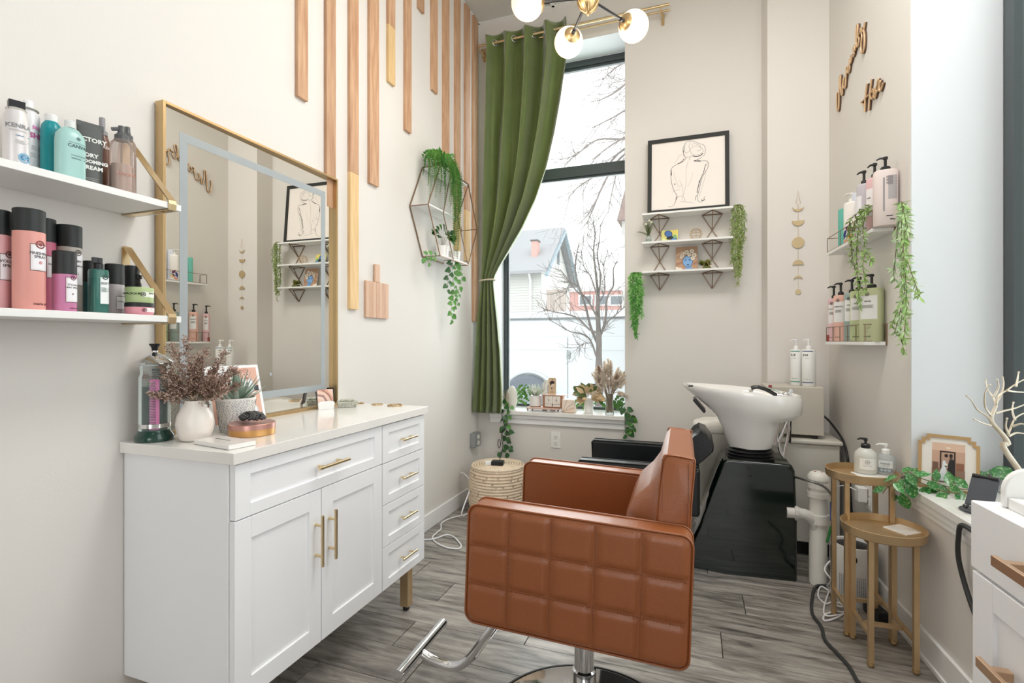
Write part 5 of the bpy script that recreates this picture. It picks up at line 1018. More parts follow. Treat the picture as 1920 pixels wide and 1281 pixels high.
# shelf items, seen on the middle tier
def YP(u, v, y): return onY(u, v, y)
zt = SZ[1]+.0065
bv = thing('bud_vase', 'clear bud vase with green sprigs and white buds at the shelf left', 'vase', tuple(Vector((YP(1216, 450, 3.545).x, 3.545, zt)))); bx = bv.location
m = MB(); m.lathe([(0, 0), (.017, 0), (.019, .004), (.019, .035), (.010, .044), (.010, .052), (.012, .053)], n=20); m.build('glass', GLASS, bv, smooth=40)
m = MB(); m.lathe([(0, .003), (.017, .003), (.017, .02), (0, .02)], n=20); m.build('water', mat('water_tint', (200, 216, 206), .1, alpha=.25), bv, smooth=40)
sp = thing('bud_sprigs', 'fuzzy green sprigs with round white buds in the bud vase', 'plant', tuple(bx+Vector((0, 0, .045)))); rnd.seed(9); m = MB(); m.sheet = 1; s_ = MB()
for k in range(15):
    a = rnd.uniform(-1, 1); e = Vector((a*.05-.004, rnd.uniform(-.02, .02), .105-.03*abs(a)+rnd.uniform(-.02, .01))) if k < 13 else Vector((-.085+.02*(k-13), 0, .035))
    P = frond(m, [Vector((0, 0, 0)), e*.5+Vector((0, 0, .008)), e], .012, .0022, .0035); s_.tube(P, .0007, 4)
m.build('leaves', mat('sage_leaf', (128, 150, 96), .6, noise=(20, .8), c2=(176, 190, 140)), sp, kind='stuff'); s_.build('stems', STEM, sp, kind='stuff')
for x, z in ((.006, .10), (.020, .088), (-.016, .078)): m = MB(); m.ball((x, -.012, z), .0085, 12, 8); m.build('bud', pc((222, 226, 196), .7), sp, smooth=80)
def card(name, lb, u0, v0, u1, v1, y, lean, shapes, frame=None, th=.003):
    a, b = YP(u0, v0, y), YP(u1, v0, y); z = a.z; h = zat(v1, (a+b)/2)-zat(v0, (a+b)/2); t = thing(name, lb, 'art card', (a.x, y, shapes[0][2] if len(shapes[0]) > 2 else z)); base = t.location
    ax = Vector((b.x-a.x, 0, 0)); ay = Vector((0, lean, h)); m = MB(); n = ax.cross(ay).normalized(); m.prism([base, base+ax, base+ax+ay, base+ay], -n*th, (0, 0, 0)); m.build('board', pc((236, 232, 226), .5), t, world=True)
    m = MB(); art(m, base, ax, ay, [s[:2] for s in shapes]); m.build('painting', None, t, world=True); return t
Bl, Lb, Ye = (58, 110, 186), (96, 150, 214), (232, 214, 96)
card('art_card', 'small yellow card painted with a blue flower, on the middle shelf', 1240, 448, 1271, 424, 3.575, .03, [((214, 214, 120), rec(0, 0, 1, 1), zt), (Ye, [(0, .45), (.3, 1), (1, 1), (1, .55), (.5, .5)]), ((150, 196, 120), ell(.75, .35, .2, .22)), ((38, 60, 90), ell(.42, .68, .24, .30, rot=.4)), (Bl, ell(.42, .68, .2, .26, rot=.4)), ((40, 70, 110), ell(.76, .18, .2, .16)), (Lb, ell(.76, .18, .16, .12)), ((24, 28, 30), ell(.52, .34, .22, .14, rot=.2)), ((120, 190, 120), ell(.82, .5, .08, .08)), ((226, 232, 160), ell(.14, .2, .1, .16))])
zt3 = SZ[2]+.0065
flw = []
for cx_, cy_, r_ in ((.30, .62, .1), (.5, .76, .11), (.74, .8, .11), (.84, .62, .12), (.78, .5, .1), (.38, .72, .08), (.62, .64, .09), (.24, .55, .07)):
    flw += [((66, 50, 44), ell(cx_, cy_, r_*1.08, r_*.92, 9)), ((238, 226, 208), ell(cx_, cy_, r_, r_*.84, 9)), ((170, 120, 70), ell(cx_, cy_, r_*.28, r_*.24, 8))]
card('art_card', 'brown card painted with a blue faced woman in a flower hat', 1267, 504.5, 1308, 458, 3.585, .03, [((190, 146, 112), rec(0, 0, 1, 1), zt3), ((214, 176, 146), [(0, .55), (.35, .75), (.3, .82), (0, .68)]), ((168, 122, 92), [(0, .2), (.4, .35), (.38, .42), (0, .32)]), ((238, 224, 206), [(0, 0), (.35, 0), (.28, .12), (0, .18)]), ((168, 122, 92), [(.8, .2), (1, .3), (1, .4), (.8, .3)]), ((110, 164, 220), [(.3, 0), (.46, .1), (.5, .22), (.68, .22), (.74, .1), (1, .02), (1, 0)]), ((50, 80, 130), ell(.55, .38, .235, .25)), ((120, 172, 226), ell(.55, .38, .215, .23)), ((60, 100, 160), ell(.45, .44, .06, .025, 8)), ((60, 100, 160), ell(.64, .44, .06, .025, 8)), ((40, 50, 90), ell(.56, .24, .06, .025, 8))]+flw)
wb = thing('wire_ball', 'round gold wire sphere ornament on the middle shelf', 'ornament', tuple(Vector((YP(1305, 447, 3.57).x, 3.57, zt)))); m = MB(); Rb = .041
for a in range(4): m.tube([(Rb*math.cos(t)*math.cos(a*PI/4), Rb*math.cos(t)*math.sin(a*PI/4), .040+Rb*.93*math.sin(t)) for t in [2*PI*k/12 for k in range(12)]], .0013, 5, closed=True)
for zz in (-.5, 0, .5): rr = Rb*math.cos(math.asin(zz)); m.tube([(rr*math.cos(t), rr*math.sin(t), .040+Rb*.93*zz) for t in [2*PI*k/12 for k in range(12)]], .0013, 5, closed=True)
for v_ in m.v: v_.z = max(.0013, v_.z)
m.build('wire', BRASS, wb, kind='stuff')
gp = thing('geometric_planter', 'small gold edged glass prism planter holding a succulent', 'planter', tuple(Vector((YP(1325, 502, 3.56).x, 3.56, zt3)))); m = MB(); q = [(-.03, -.025, .002), (.03, -.025, .002), (.03, .025, .002), (-.03, .025, .002)]; tA, tB = (-.004, -.02, .052), (.004, .02, .052)
for a, b in ((q[0], q[1]), (q[1], q[2]), (q[2], q[3]), (q[3], q[0]), (q[0], tA), (q[1], tA), (q[2], tB), (q[3], tB), (tA, tB)): m.bar(a, b, .003)
m.build('frame', GOLD, gp); m = MB(); m.rings([[(-.028, -.022, .002), (.028, -.022, .002), (.028, .022, .002), (-.028, .022, .002)], [(-.02, -.018, .02), (.02, -.018, .02), (.02, .018, .02), (-.02, .018, .02)]]); m.build('moss', pc((96, 104, 44), .9), gp)
for k in range(14):
    a = 2.4*k; leaf(gp, Vector(gp.location)+Vector((-.012+.006*math.cos(a), .004*math.sin(a), .02+.001*k)), (math.cos(a), math.sin(a)*.6, .4+.05*k), .042, mat('olive_succulent', (110, 116, 42), .5, noise=(20, .5)) if 'olive_succulent' not in bpy.data.materials else bpy.data.materials['olive_succulent'], 'oval', Vector((0, -.5, 1)))
# trailing greens left and right of the shelf
def curtain_green(name, lb, top, n, L, spread, ll, wd, mts, seed, bulge=.03, stp=.004, taper=.7, comb_=False):
    rnd.seed(seed); t = thing(name, lb, 'hanging plant', tuple(top)); ms = [MB() for _ in mts]; s_ = MB(); top = Vector(top)
    for k in range(n):
        a = -1+2*(k+.5)/n+rnd.uniform(-.12, .12); l = L*(1-.5*abs(a)**1.6)*rnd.uniform(.72, 1); bz = bulge*rnd.uniform(.5, 1.2)
        P = [top+Vector((spread*.4*a, .01, .004)), top+Vector((spread*a*.8, -bz*.8, -.015)), top+Vector((spread*a, -bz, -l*.4)), top+Vector((spread*a*(1+taper)/2+rnd.uniform(-.01, .01), -bz*.8, -l*.75)), top+Vector((spread*a*taper+rnd.uniform(-.012, .012), -bz*.6, -l))]
        mb = ms[k % len(ms)]
        if comb_: s_.tube(frond(mb, P, ll, wd, stp, side=Vector((1, rnd.uniform(-.5, .5), 0))), .0009, 3); continue
        P = curve_pts(P, 6); s_.tube(P, .0012, 4); nx = acc = 0
        for p0_, p1_ in zip(P, P[1:]):
            sg = (p1_-p0_).length; tt = (p1_-p0_).normalized()
            while nx < acc+sg:
                q = p0_+tt*(nx-acc); d = Vector((rnd.uniform(-1, 1), rnd.uniform(-.8, .2), 0))+tt*rnd.uniform(.3, .9); leaflet(mb, q, d, ll*rnd.uniform(.7, 1.1), wd, Vector((0, -1, .3))+rv(.5)); nx += stp
            acc += sg
    for i, (mb, mt) in enumerate(zip(ms, mts)): mb.sheet = 1; mb.build('fronds' if i == 0 else 'light_fronds', mt, t, world=True, kind='stuff')
    s_.build('stems', STEM, t, world=True, kind='stuff'); return t
FERNB = mat('bright_fern', (112, 184, 84), .5, noise=(14, .6), c2=(150, 208, 112))
p = YP(1193, 512, 3.56); g1 = curtain_green('hanging_fern', 'bright green artificial fern hanging off the lowest shelf left end', (p.x, p.y, 1.672), 13, .48, .046, .028, .0044, [FERN, FERNB, FERN2, FERNB], 5, stp=.0056)
m = MB(); m.tube([(p.x, p.y, 1.675), (-.2, 3.57, 1.683), (-.08, 3.58, 1.682)], .002, 5); m.build('stalk', STEM, g1, world=True)
p = YP(1387, 388, 3.56); curtain_green('hanging_garland', 'olive willow leaf garland hanging off the top shelf right end', (p.x-.012, 3.56, 2.078), 9, .60, .042, .026, .0034, [OLIVE, mat('olive_light', (150, 166, 92), .5, noise=(14, .6), c2=(180, 190, 130))], 6, stp=.0042)
# moon garland on the pier
mg = thing('moon_garland', 'gold moon phase wall hanging on a thin chain', 'wall hanging', tuple(onY(1496, 356, YS-.004))); X0 = onY(1496.5, 450, YS-.006)
CAP = mat('champagne_metal', (212, 190, 150), .3, .7, noise=(20, .2)); m = MB(); zs1 = [zat(v, X0) for v in (357, 382, 552)]
m.tube([(X0.x-.012, X0.y, zs1[1]), (X0.x, X0.y, zs1[0]), (X0.x+.012, X0.y, zs1[1])], .0012, 4); m.tube([(X0.x, X0.y, zs1[1]-.0), (X0.x, X0.y, zs1[2])], .0009, 4); m.build('chain', CAP, mg, world=True)
def moon(v, kind, r=.0335):
    z = zat(v, X0); m = MB()
    if kind == 'full': P = [(X0.x+r*math.cos(a), X0.y, z+r*math.sin(a)) for a in [2*PI*k/32 for k in range(32)]]
    else:
        sg = 1 if kind[0] == 'u' else -1; dep_ = {'1': .55, '2': .1}[kind[1]]
        P = [(X0.x+r*math.cos(a), X0.y, z-sg*r*math.sin(a)) for a in [PI*k/16 for k in range(17)]]+[(X0.x-r*math.cos(a)*.98, X0.y, z-sg*r*(dep_)*math.sin(a)) for a in [PI*k/16 for k in range(1, 16)]]
    m.prism(P, (0, -.0012, 0), (0, .0012, 0)); m.build('moon', CAP, mg, world=True)
moon(387, 'u1', .031); moon(413, 'u2'); moon(455, 'full'); moon(497, 'd2', .031); moon(525, 'd1', .026); moon(547, 'full', .015)
# ================================================================== BACK WINDOW SILL
ZSB = ZB+.0006
def SP(u, y, dz=0): q = onY(u, 640, y); return Vector((q.x, y, ZSB+dz))
p = SP(960, 3.74); t = thing('egg_ornament', 'tall white egg shaped ornament at the sill left end', 'ornament', tuple(p)); m = MB(); m.lathe([(0, 0), (.03, .004), (.043, .05), (.045, .09), (.036, .14), (.018, .172), (0, .18)], n=28, sy=.7); m.build('shell', mat('speckled_white', (232, 226, 218), .5, noise=(60, .4)), t, smooth=80)
p = SP(949, 3.70); t = thing('dried_sprig', 'little bunch of dried tan grass left of the egg ornament', 'dried plant', tuple(p)); m = MB(); rnd.seed(3)
for k in range(22): e = Vector((rnd.uniform(-.035, .035), rnd.uniform(-.03, .02), rnd.uniform(.08, .15))); m.tube([(0, 0, 0), e*.5+rv(.01), e], .0012, 4)
m.build('stems', pc((184, 164, 126), .8), t, kind='stuff')
p = SP(1004, 3.74, .026); t = thing('flower_pot', 'small white pot with a frosty white flowering plant', 'pot', tuple(p)); m = MB(); m.lathe([(0, 0), (.040, 0), (.046, .004), (.048, .085), (.044, .085), (0, .078)], n=28); m.build('pot', CERAM, t, smooth=40)
m = MB(); m.sheet = 1; rnd.seed(14); m2 = MB(); m2.sheet = 1
for k in range(60):
    d = Vector((rnd.uniform(-1, 1), rnd.uniform(-1, 1), rnd.uniform(.3, 1.3))).normalized(); L = rnd.uniform(.05, .12); frond(m if k % 2 else m2, [Vector((0, 0, .075)), Vector((0, 0, .08))+d*L*.6, Vector((0, 0, .08))+d*L], .013, .0035, .006)
m.build('foliage', mat('frost_leaf', (166, 178, 146), .6, noise=(30, .7), c2=(226, 230, 214)), t, kind='stuff'); m2.build('blossoms', pc((232, 234, 222), .7), t, kind='stuff')
# tray with the mini cabinet
p = SP(1022, 3.73); t = thing('serving_tray', 'low wooden tray on little feet under the pot and mini cabinet', 'tray', tuple(p)); PINKW = mat('blush_wood', (214, 178, 162), .5, noise=(12, .4)); m = MB(); m.box((-.13, -.075, .014), (.13, .065, .024)); m.build('board', PINKW, t, bevel=.003)
for x in (-.12, .12):
    for y in (-.065, .055): m = MB(); m.lathe([(.004, 0), (.006, .014)], (x, y, 0), 10); m.build('foot', BLACK, t)
p = SP(1038, 3.715, .0255); t = thing('mini_cabinet', 'miniature copper toned cabinet with two white doors on the tray', 'box', tuple(p)); m = MB(); COP = mat('copper_side', (176, 122, 92), .4, .3, noise=(20, .3))
m.box((-.078, -.03, 0), (.078, .03, .006)); m.box((-.078, -.03, .006), (-.062, .03, .092)); m.box((.062, -.03, .006), (.078, .03, .092)); m.box((-.062, .0, .006), (.062, .03, .092)); m.build('body', COP, t, bevel=.0015)
m = MB(); m.box((-.086, -.036, .0925), (.10, .036, .099)); m.build('top', PINKW, t, bevel=.0015)
for s in (-1, 1): m = MB(); m.box((min(s*.001, s*.061), -.031, .008), (max(s*.001, s*.061), -.001, .09)); dd = m.build('door', pc((240, 228, 218), .4), t, bevel=.001)
m = MB(); m.box((-.061, -.0325, .028), (.061, -.031, .0295)); m.lathe([(.004, -.002), (.005, .006)], (0, -.034, .02), 10); m.build('knob', pc((120, 96, 84), .4), t)
m = MB()
for x, s in ((-.032, 1), (.03, -1)):
    m.tube([(x, -.0318, .075), (x+.004*s, -.0318, .055), (x-.002*s, -.0318, .042)], .0012, 4); m.tube([(x-.01, -.0318, .06), (x+.008, -.0318, .055)], .001, 4)
m.build('door_drawings', pc((110, 100, 96), .6), t, kind='stuff')
p = SP(1035, 3.72, .0255+.0995)
t = thing('portrait_tag', 'tan hanging tag with a portrait of a hatted person, on the mini cabinet', 'tag', tuple(p)); m = MB(); hw, hh_ = .031, .125
m.prism([(-hw, 0, 0), (hw, 0, 0), (hw, .008, hh_-.01), (hw-.01, .008, hh_), (-hw+.01, .008, hh_), (-hw, .008, hh_-.01)], (0, 0, 0), (0, .003, 0)); m.build('card', pc((222, 190, 152), .6), t)
m = MB(); art(m, (-hw, -.0004, 0), (2*hw, 0, 0), (0, .0075, hh_), [((212, 180, 148), ell(.5, .42, .16, .2)), ((240, 214, 190), ell(.52, .56, .2, .13)), ((60, 40, 36), ell(.5, .70, .36, .07)), ((60, 40, 36), ell(.52, .76, .22, .07)), ((50, 36, 32), ell(.34, .62, .1, .09)), ((40, 30, 30), ell(.6, .58, .04, .012, 8)), ((120, 50, 50), ell(.56, .49, .05, .015, 8)), ((50, 40, 40), ell(.46, .36, .06, .06)), ((110, 90, 70), ell(.5, .92, .07, .03)), ((130, 100, 80), rec(.2, .10, .8, .12)), ((130, 100, 80), rec(.28, .16, .7, .175))]); m.build('portrait', None, t)
p = SP(1029, 3.79); t = thing('rainbow_ornament', 'white arched rainbow ornament behind the portrait tag', 'ornament', tuple(p)); 
for i, r in enumerate((.018, .032, .046)): m = MB(); m.tube([(r, 0, 0), (r, 0, .18)]+[(r*math.cos(a), 0, .18+r*math.sin(a)) for a in [PI*k/10 for k in range(1, 10)]]+[(-r, 0, .18), (-r, 0, 0)], .0058, 8); m.build('arch', pc((232-8*i, 230-8*i, 226-8*i), .6), t, smooth=60)
p = SP(1068, 3.675); t = thing('votive_holder', 'peach and white glass votive block with gold lines', 'candle holder', tuple(p)); m = MB(); m.rings([[(-.052, -.03, 0), (.05, -.03, 0), (.05, .03, 0), (-.052, .03, 0)], [(-.052, -.03, .098), (.034, -.03, .098), (.034, .03, .098), (-.052, .03, .098)]]); VG = mat('alabaster_glass', (242, 226, 212), .2, noise=(10, .7), c2=(232, 180, 150), thr=(.5, .75)); m.build('block', VG, t, bevel=.006)
m = MB()
for e in ((-.01, .095), (.03, .072), (.045, .04)): m.tube([(-.050, -.0312, .003), (e[0], -.0312, e[1])], .0012, 4)
m.build('gold_lines', GOLD, t)
p = SP(1104, 3.70); t = thing('tall_pot', 'plain white cylinder vase holding dried magnolia leaves', 'vase', tuple(p)); m = MB(); m.lathe([(0, 0), (.032, 0), (.034, .003), (.034, .112), (.031, .112), (0, .10)], n=28); m.build('body', CERAM, t, smooth=40)
t = thing('leaf_bouquet', 'dried cream and green leaf bouquet in the white cylinder vase', 'dried plant', tuple(p+Vector((0, 0, .10)))); rnd.seed(17); CRM = mat('cream_leaf', (222, 198, 158), .6, noise=(20, .5), c2=(196, 160, 120)); GD2 = mat('magnolia_leaf', (72, 98, 52), .4, noise=(20, .6), c2=(130, 140, 84))
for k in range(46):
    a = rnd.uniform(-1.5, 1.5); el = rnd.uniform(-.3, 1.3); d = Vector((math.sin(a), rnd.uniform(-.9, .3), el)).normalized(); q = Vector(t.location)+Vector((0, 0, .02))+d*rnd.uniform(.02, .07); leaf(t, q, d+rv(.4), rnd.uniform(.05, .075), CRM if rnd.random() < .5 else GD2, 'oval' if k % 3 else 'long', Vector((0, -1, .4)))
m = MB()
for k in range(8): m.tube([(0, 0, -.06), (rnd.uniform(-.05, .05), rnd.uniform(-.03, .02), rnd.uniform(.03, .07))], .002, 5)
m.build('stems', STEM, t, kind='stuff')
p = SP(1143, 3.69); t = thing('glass_vase', 'slim clear vase filled with pampas stems at the sill right', 'vase', tuple(p)); m = MB(); m.lathe([(0, 0), (.030, 0), (.032, .004), (.028, .06), (.026, .14), (.030, .15)], n=24); m.build('glass', GLASS, t, smooth=50)
t = thing('pampas_bunch', 'fluffy beige pampas and bunny tail grass in the clear vase', 'dried plant', tuple(p)); rnd.seed(23); st = MB(); pm = MB(); pm.sheet = 1; br = MB(); br.sheet = 1; P0 = Vector(t.location)
for k in range(60):
    a = rnd.uniform(-1, 1); b_ = rnd.uniform(-1, 1); d = Vector((a*.105-.004, b_*.05-.035, 0)); h = rnd.uniform(.24, .37)-.11*abs(a)
    base = P0+Vector((rnd.uniform(-.02, .02), rnd.uniform(-.02, .02), .01)); mid = P0+Vector((d.x*.3, d.y*.3, .15)); top = P0+Vector((d.x, d.y, h)); P = curve_pts([base, mid, top], 4); st.tube(P, .0013, 4)
    dd = (P[-1]-P[-3]).normalized()
    mb = br if k % 8 == 0 else pm
    for q in range(150): f = rnd.random(); o = top-dd*.04+dd*f*.085; leaflet(mb, o, (dd*.7+rv(.75)), .027*(1.15-f*.6), .0020)
st.build('stems', pc((178, 150, 122), .7), t, world=True, kind='stuff'); pm.build('plumes', mat('pampas', (246, 234, 218), .9, noise=(60, .4), c2=(226, 208, 188)), t, world=True, kind='stuff'); br.build('dark_plumes', pc((176, 144, 124), .9), t, world=True, kind='stuff')
FB = Vector((0, -1, .5))
def SV(u, v, y=3.66): return onY(u, v, y)
t = thing('ivy_garland', 'leafy green ivy garland lying along the window sill', 'garland', tuple(SP(1050, 3.77)))
for a in ([(962, 757), (972, 745), (985, 735), (992, 748)], [(958, 762), (975, 752), (990, 757)], [(970, 740), (982, 728), (990, 742)], [(1078, 762), (1090, 752), (1098, 760), (1092, 765)], [(1112, 760), (1120, 748), (1132, 756), (1138, 762)], [(1150, 765), (1160, 752), (1168, 746), (1171, 740)], [(1146, 768), (1158, 760), (1170, 764)], [(1155, 758), (1165, 768), (1172, 760)]):
    vine(t, [SV(u, v, 3.76 if u < 1140 else 3.72)+Vector((0, 0, .012)) for u, v in a], LEAFG, .030, .009, 'oval', FB, hang=-.1)
t = thing('hanging_ivy', 'ivy strand dangling from the sill left end to the pouf', 'garland', tuple(SV(948, 765, 3.58)))
vine(t, [SV(950, 752, 3.60), SV(946, 766, 3.585), SV(944, 790, 3.58), SV(948, 815, 3.58), SV(953, 838, 3.58), SV(955, 852, 3.58)], LEAFD, .044, .034, 'heart', FB)
vine(t, [SV(953, 755, 3.60), SV(957, 768, 3.585), SV(953, 785, 3.58), SV(951, 800, 3.58)], LEAFG, .040, .040, 'heart', FB); vine(t, [SV(946, 800, 3.58), SV(954, 812, 3.57), SV(957, 832, 3.57), SV(950, 846, 3.57), SV(928, 848, 3.5)], LEAFD, .042, .05, 'heart', FB)
t = thing('hanging_ivy', 'short ivy strand hanging from the sill right end', 'garland', tuple(SV(1172, 765, 3.58))); vine(t, [SV(1170, 765, 3.60), SV(1178, 772, 3.585), SV(1183, 790, 3.58), SV(1180, 806, 3.58), SV(1177, 820, 3.58)], LEAFD, .044, .026, 'heart', FB)
vine(t, [SV(1183, 778, 3.585), SV(1186, 795, 3.58), SV(1184, 815, 3.58)], LEAFG, .040, .032, 'heart', FB)
# power lead hanging to the pouf
t = thing('power_adapter', 'black power adapter with bundled cable on the woven pouf', 'adapter', (-1.262, 3.20, .3535), .15); m = MB(); m.box((-.042, -.03, 0), (.042, .03, .030)); m.build('brick', BLACK, t, bevel=.006)
pl0 = Vector(t.location); m = MB(); ps = [pl0+Vector((.0, .03, .02)), SV(943, 838, 3.50), SV(940, 818, 3.5), SV(946, 800, 3.5), SV(942, 785, 3.52), SV(941, 772, 3.54)]; m.tube(curve_pts([p-pl0 for p in ps], 5), .0028, 6)
m.tube([(SV(946+5*math.cos(a), 812+7*math.sin(a), 3.49)-pl0) for a in [2*PI*k/16 for k in range(16)]], .0026, 6, closed=True); m.tube([(SV(936+2.5*math.cos(a), 832+8*math.sin(a), 3.49)-pl0) for a in [2*PI*k/16 for k in range(16)]], .0026, 6, closed=True)
m.xf(Matrix.Rotation(-.15, 4, 'Z')); m.build('cable', BLACK, t, smooth=60)
t2 = thing('plug', 'small white plug lying on the woven pouf', 'plug', (-1.325, 3.19, .3535), .3); m = MB(); m.box((-.025, -.018, 0), (.025, .018, .022)); m.build('body', WHITE, t2, bevel=.003)
# outlets
def outlet(name, lb, P, ax, nrm, w, h, mt=WHITE, depth=.006):
    ax = Vector(ax); n = Vector(nrm); P = Vector(P); t = thing(name, lb, 'outlet', tuple(P)); up = Vector((0, 0, 1)); M = Matrix((ax, -n, up)).transposed()
    m = MB(); m.obox(n*depth/2, (w, depth, h), M); m.build('plate', mt, t, bevel=.0015)
    for s in (-1, 1):
        m = MB(); m.obox(n*(depth+.001)+up*s*h*.2, (w*.46, .003, h*.28), M); sk = m.build('socket', pc((236, 236, 232), .3), t, bevel=.001)
        m = MB()
        for x, z, a, b in ((-.006, .003, .0022, .008), (.006, .003, .0022, .007), (0, -.008, .005, .004)): m.obox(n*(depth+.0027)+up*(s*h*.2+z)+ax*x, (a, .001, b), M)
        m.build('slots', BLACK, sk)
    return t
outlet('wall_outlet', 'white double outlet on the back wall under the window', onY(1042.5, 825, YB-.0), (1, 0, 0), (0, -1, 0), .075, .118)
P = onX(886, 824, XL); t = thing('outlet_box', 'grey metal surface outlet box in the left back corner', 'outlet', (XL, P.y, P.z)); m = MB(); GAL = mat('galvanised', (166, 170, 172), .45, .6, noise=(30, .4)); m.box((0, -.052, -.055), (.045, .052, .055)); m.build('box', GAL, t, bevel=.006)
m = MB(); m.box((.0455, -.045, -.05), (.049, .045, .05)); m.build('cover', GAL, t, bevel=.003)
for z in (-.022, .022): m = MB(); m.lathe([(.018, 0), (.018, .004), (0, .004)], n=20).xf(Matrix.Translation((.049, 0, z)) @ Matrix.Rotation(PI/2, 4, 'Y')); m.build('socket', pc((224, 220, 212), .4), t, smooth=40)
# white cable by the pouf, running under the cabinet
def cable(name, lb, pts, r, mt, n=8): m = MB(); Q = [Vector(p) for p in pts]; o = m.tube(curve_pts(Q, 7), r, 8).build(name, mt, None, smooth=60); return tag(o, lb, 'cable')
G = lambda u, v, z=.006: onZ(u, v, z)
cable('white_cable', 'white cable looping on the floor between cabinet and pouf', [onX(864, 886, -1.585), onX(868, 887, -1.57), onX(878, 896, -1.47), onX(883, 912, -1.44), Vector((-1.45, 3.02, .05)), G(886, 958), G(868, 966), G(845, 972), G(828, 981), G(827, 992), G(818, 1000), G(811, 1008), G(818, 1018), G(838, 1027), G(860, 1029), G(864, 1022), G(852, 1008), G(838, 1003), G(822, 1008), G(805, 1012), G(780, 1011)], .0048, pc((238, 238, 240), .4))
# ================================================================== RIGHT WALL
GR1, GR2 = 'bottles on the upper right shelf', 'bottles on the lower right shelf'
RZ = math.radians(3)
def rshelf(t0, t1, z, lb, bars):
    t = thing('wire_rail_shelf', lb, 'shelf', tuple(R((t0+t1)/2, .04, z)), 0, 'white shelves with bronze wire rails on the right wall'); m = MB(); rbox(m, t0, t1, .001, .088, z-.015, z); m.build('board', WHITE, t, bevel=.001, world=True)
    m = MB(); zt_ = z+.078; c = [R(t0+.004, .004, zt_), R(t0+.004, .084, zt_), R(t1-.004, .084, zt_), R(t1-.004, .004, zt_)]
    for a, b in zip(c, c[1:]): m.bar(a, b, .0032); m.bar(a-Vector((0, 0, .076)), b-Vector((0, 0, .076)), .0032)
    for a in c: m.bar(a, a-Vector((0, 0, .077)), .0032)
    for k in range(1, bars): a = c[1].lerp(c[2], k/bars); m.bar(a, a-Vector((0, 0, .077)), .0032)
    m.build('wire_rail', WIRE, t, world=True)
    m = MB(); a = R(t1-.002, .004, z-.016); m.bar(a, a+Vector((0, 0, .098)), .006, .008); m.build('end_strip', WIRE, t, world=True)
    return t
ZR1, ZR2 = 1.690, 1.199
rshelf(.27, .905, ZR1, 'upper white shelf with bronze wire rail on the right wall', 3); rshelf(.25, .82, ZR2, 'lower white shelf with bronze wire rail on the right wall', 5)
def rat(uL, uR, off): c, r = cylpx(uL, uR, 'r', off); return c.x, c.y, r
def rb(name, lb, grp, uL, uR, off, vt, z0, col, sy=.8, p=3, pm=None, pc_=BLACK, rz=-.55, words=(), stick=(), rough=.4, body=None, hd=.032, cat='bottle', ph=.05):
    x, y, r = rat(uL, uR, off); h = zat(vt, Vector((x, y, 0)))-z0; parts = []
    if pm: k = pump(h, zat(pm, Vector((x, y, 0)))-z0-h, r*.42, hd, pc_, .0055); parts = [k]
    st = [(r*a, r*b, h*c, h*d, e) for a, b, c, d, e in stick]; wd = [(q[0], q[1], r*q[2], h*q[3], q[4], q[5]) for q in words]
    return bottle(name, lb, cat, grp, x, y, z0, rz, [(0, 0), (r*.97, 0), (r, .003), (r, h-.010), (r*.93, h-.002), (r*.85, h), (0, h)], body or pc(col, rough), sy=sy, p=p, parts=parts, stickers=st, words=wd)
U = ZR1+.0004
rb('pump_bottle', 'large pale pink pump bottle with black pump, nearest on the upper right shelf', GR1, 1636, 1684, .045, 321, U, (224, 206, 202), pm=294, rz=-.2, stick=[(.15, .85, .46, .88, (176, 170, 172)), (-.25, -.12, .25, .85, (150, 144, 146))], words=[('=9', .0022, .5, .86, (120, 112, 116), 0), ('500ml', .0075, .5, .09, (50, 46, 48), .0003), ('=1', .004, .5, .155, (40, 38, 40), 0)])
rb('pump_bottle', 'slim dusty pink pump bottle behind the large pink one', GR1, 1624, 1656, .042, 334, U, (226, 180, 184), pm=306, rz=-.9, words=[('HAIR', .008, -.3, .62, (70, 50, 54), .0002)], stick=[(-.8, .3, .3, .8, (238, 232, 234))])
rb('pump_bottle', 'lavender grey pump bottle with black pump on the upper right shelf', GR1, 1606, 1634, .045, 346, U, (190, 184, 194), pm=320, rz=-.8, stick=[(-.9, .1, .25, .78, (234, 232, 236))])
rb('pump_bottle', 'white pump bottle with a colourful winged print on the upper right shelf', GR1, 1582, 1612, .046, 380, U, (238, 232, 226), pm=361, pc_=pc((226, 224, 218), .3), rz=-.8, hd=.04)
x, y, r = rat(1582, 1612, .046); t = [o for o in bpy.data.objects if o.get('label', '').startswith('white pump bottle with a colourful')][0]
m = MB(); m.sheet = 1
for c_, s, z, a, b_, ro in (((38, 52, 128), -.55, .33, .018, .008, 1.2), ((38, 52, 128), -.3, .22, .02, .007, .4), ((110, 40, 90), 0, .45, .017, .009, -.7), ((130, 50, 100), .35, .42, .018, .009, .2), ((236, 180, 60), .35, .22, .016, .008, .6), ((96, 50, 90), .05, .28, .013, .006, .9), ((226, 120, 90), -.4, .10, .014, .006, .3), ((120, 190, 180), .6, .33, .01, .005, 0)):
    m.use(pc(c_, .5)); cx_, cz_ = s*r, z*.16
    P = []
    for q in range(12): aa = 2*PI*q/12; dx, dz = a*math.cos(aa), b_*math.sin(aa); X_, Z_ = cx_+dx*math.cos(ro)-dz*math.sin(ro), cz_+dx*math.sin(ro)+dz*math.cos(ro); X_ = max(-r*.98, min(r*.98, X_)); P.append((X_, -(r*.8*(1-abs(X_/r)**3)**(1/3))-.0012, Z_))
    m.flat(P)
m.build('winged_print', None, t)
rb('tube_bottle', 'teal green tube at the far end of the upper right shelf', GR1, 1571, 1588, .048, 392, U, (96, 190, 172), sy=.7, rz=-.9)
t = bpy.context.scene.objects[-1] if 0 else None
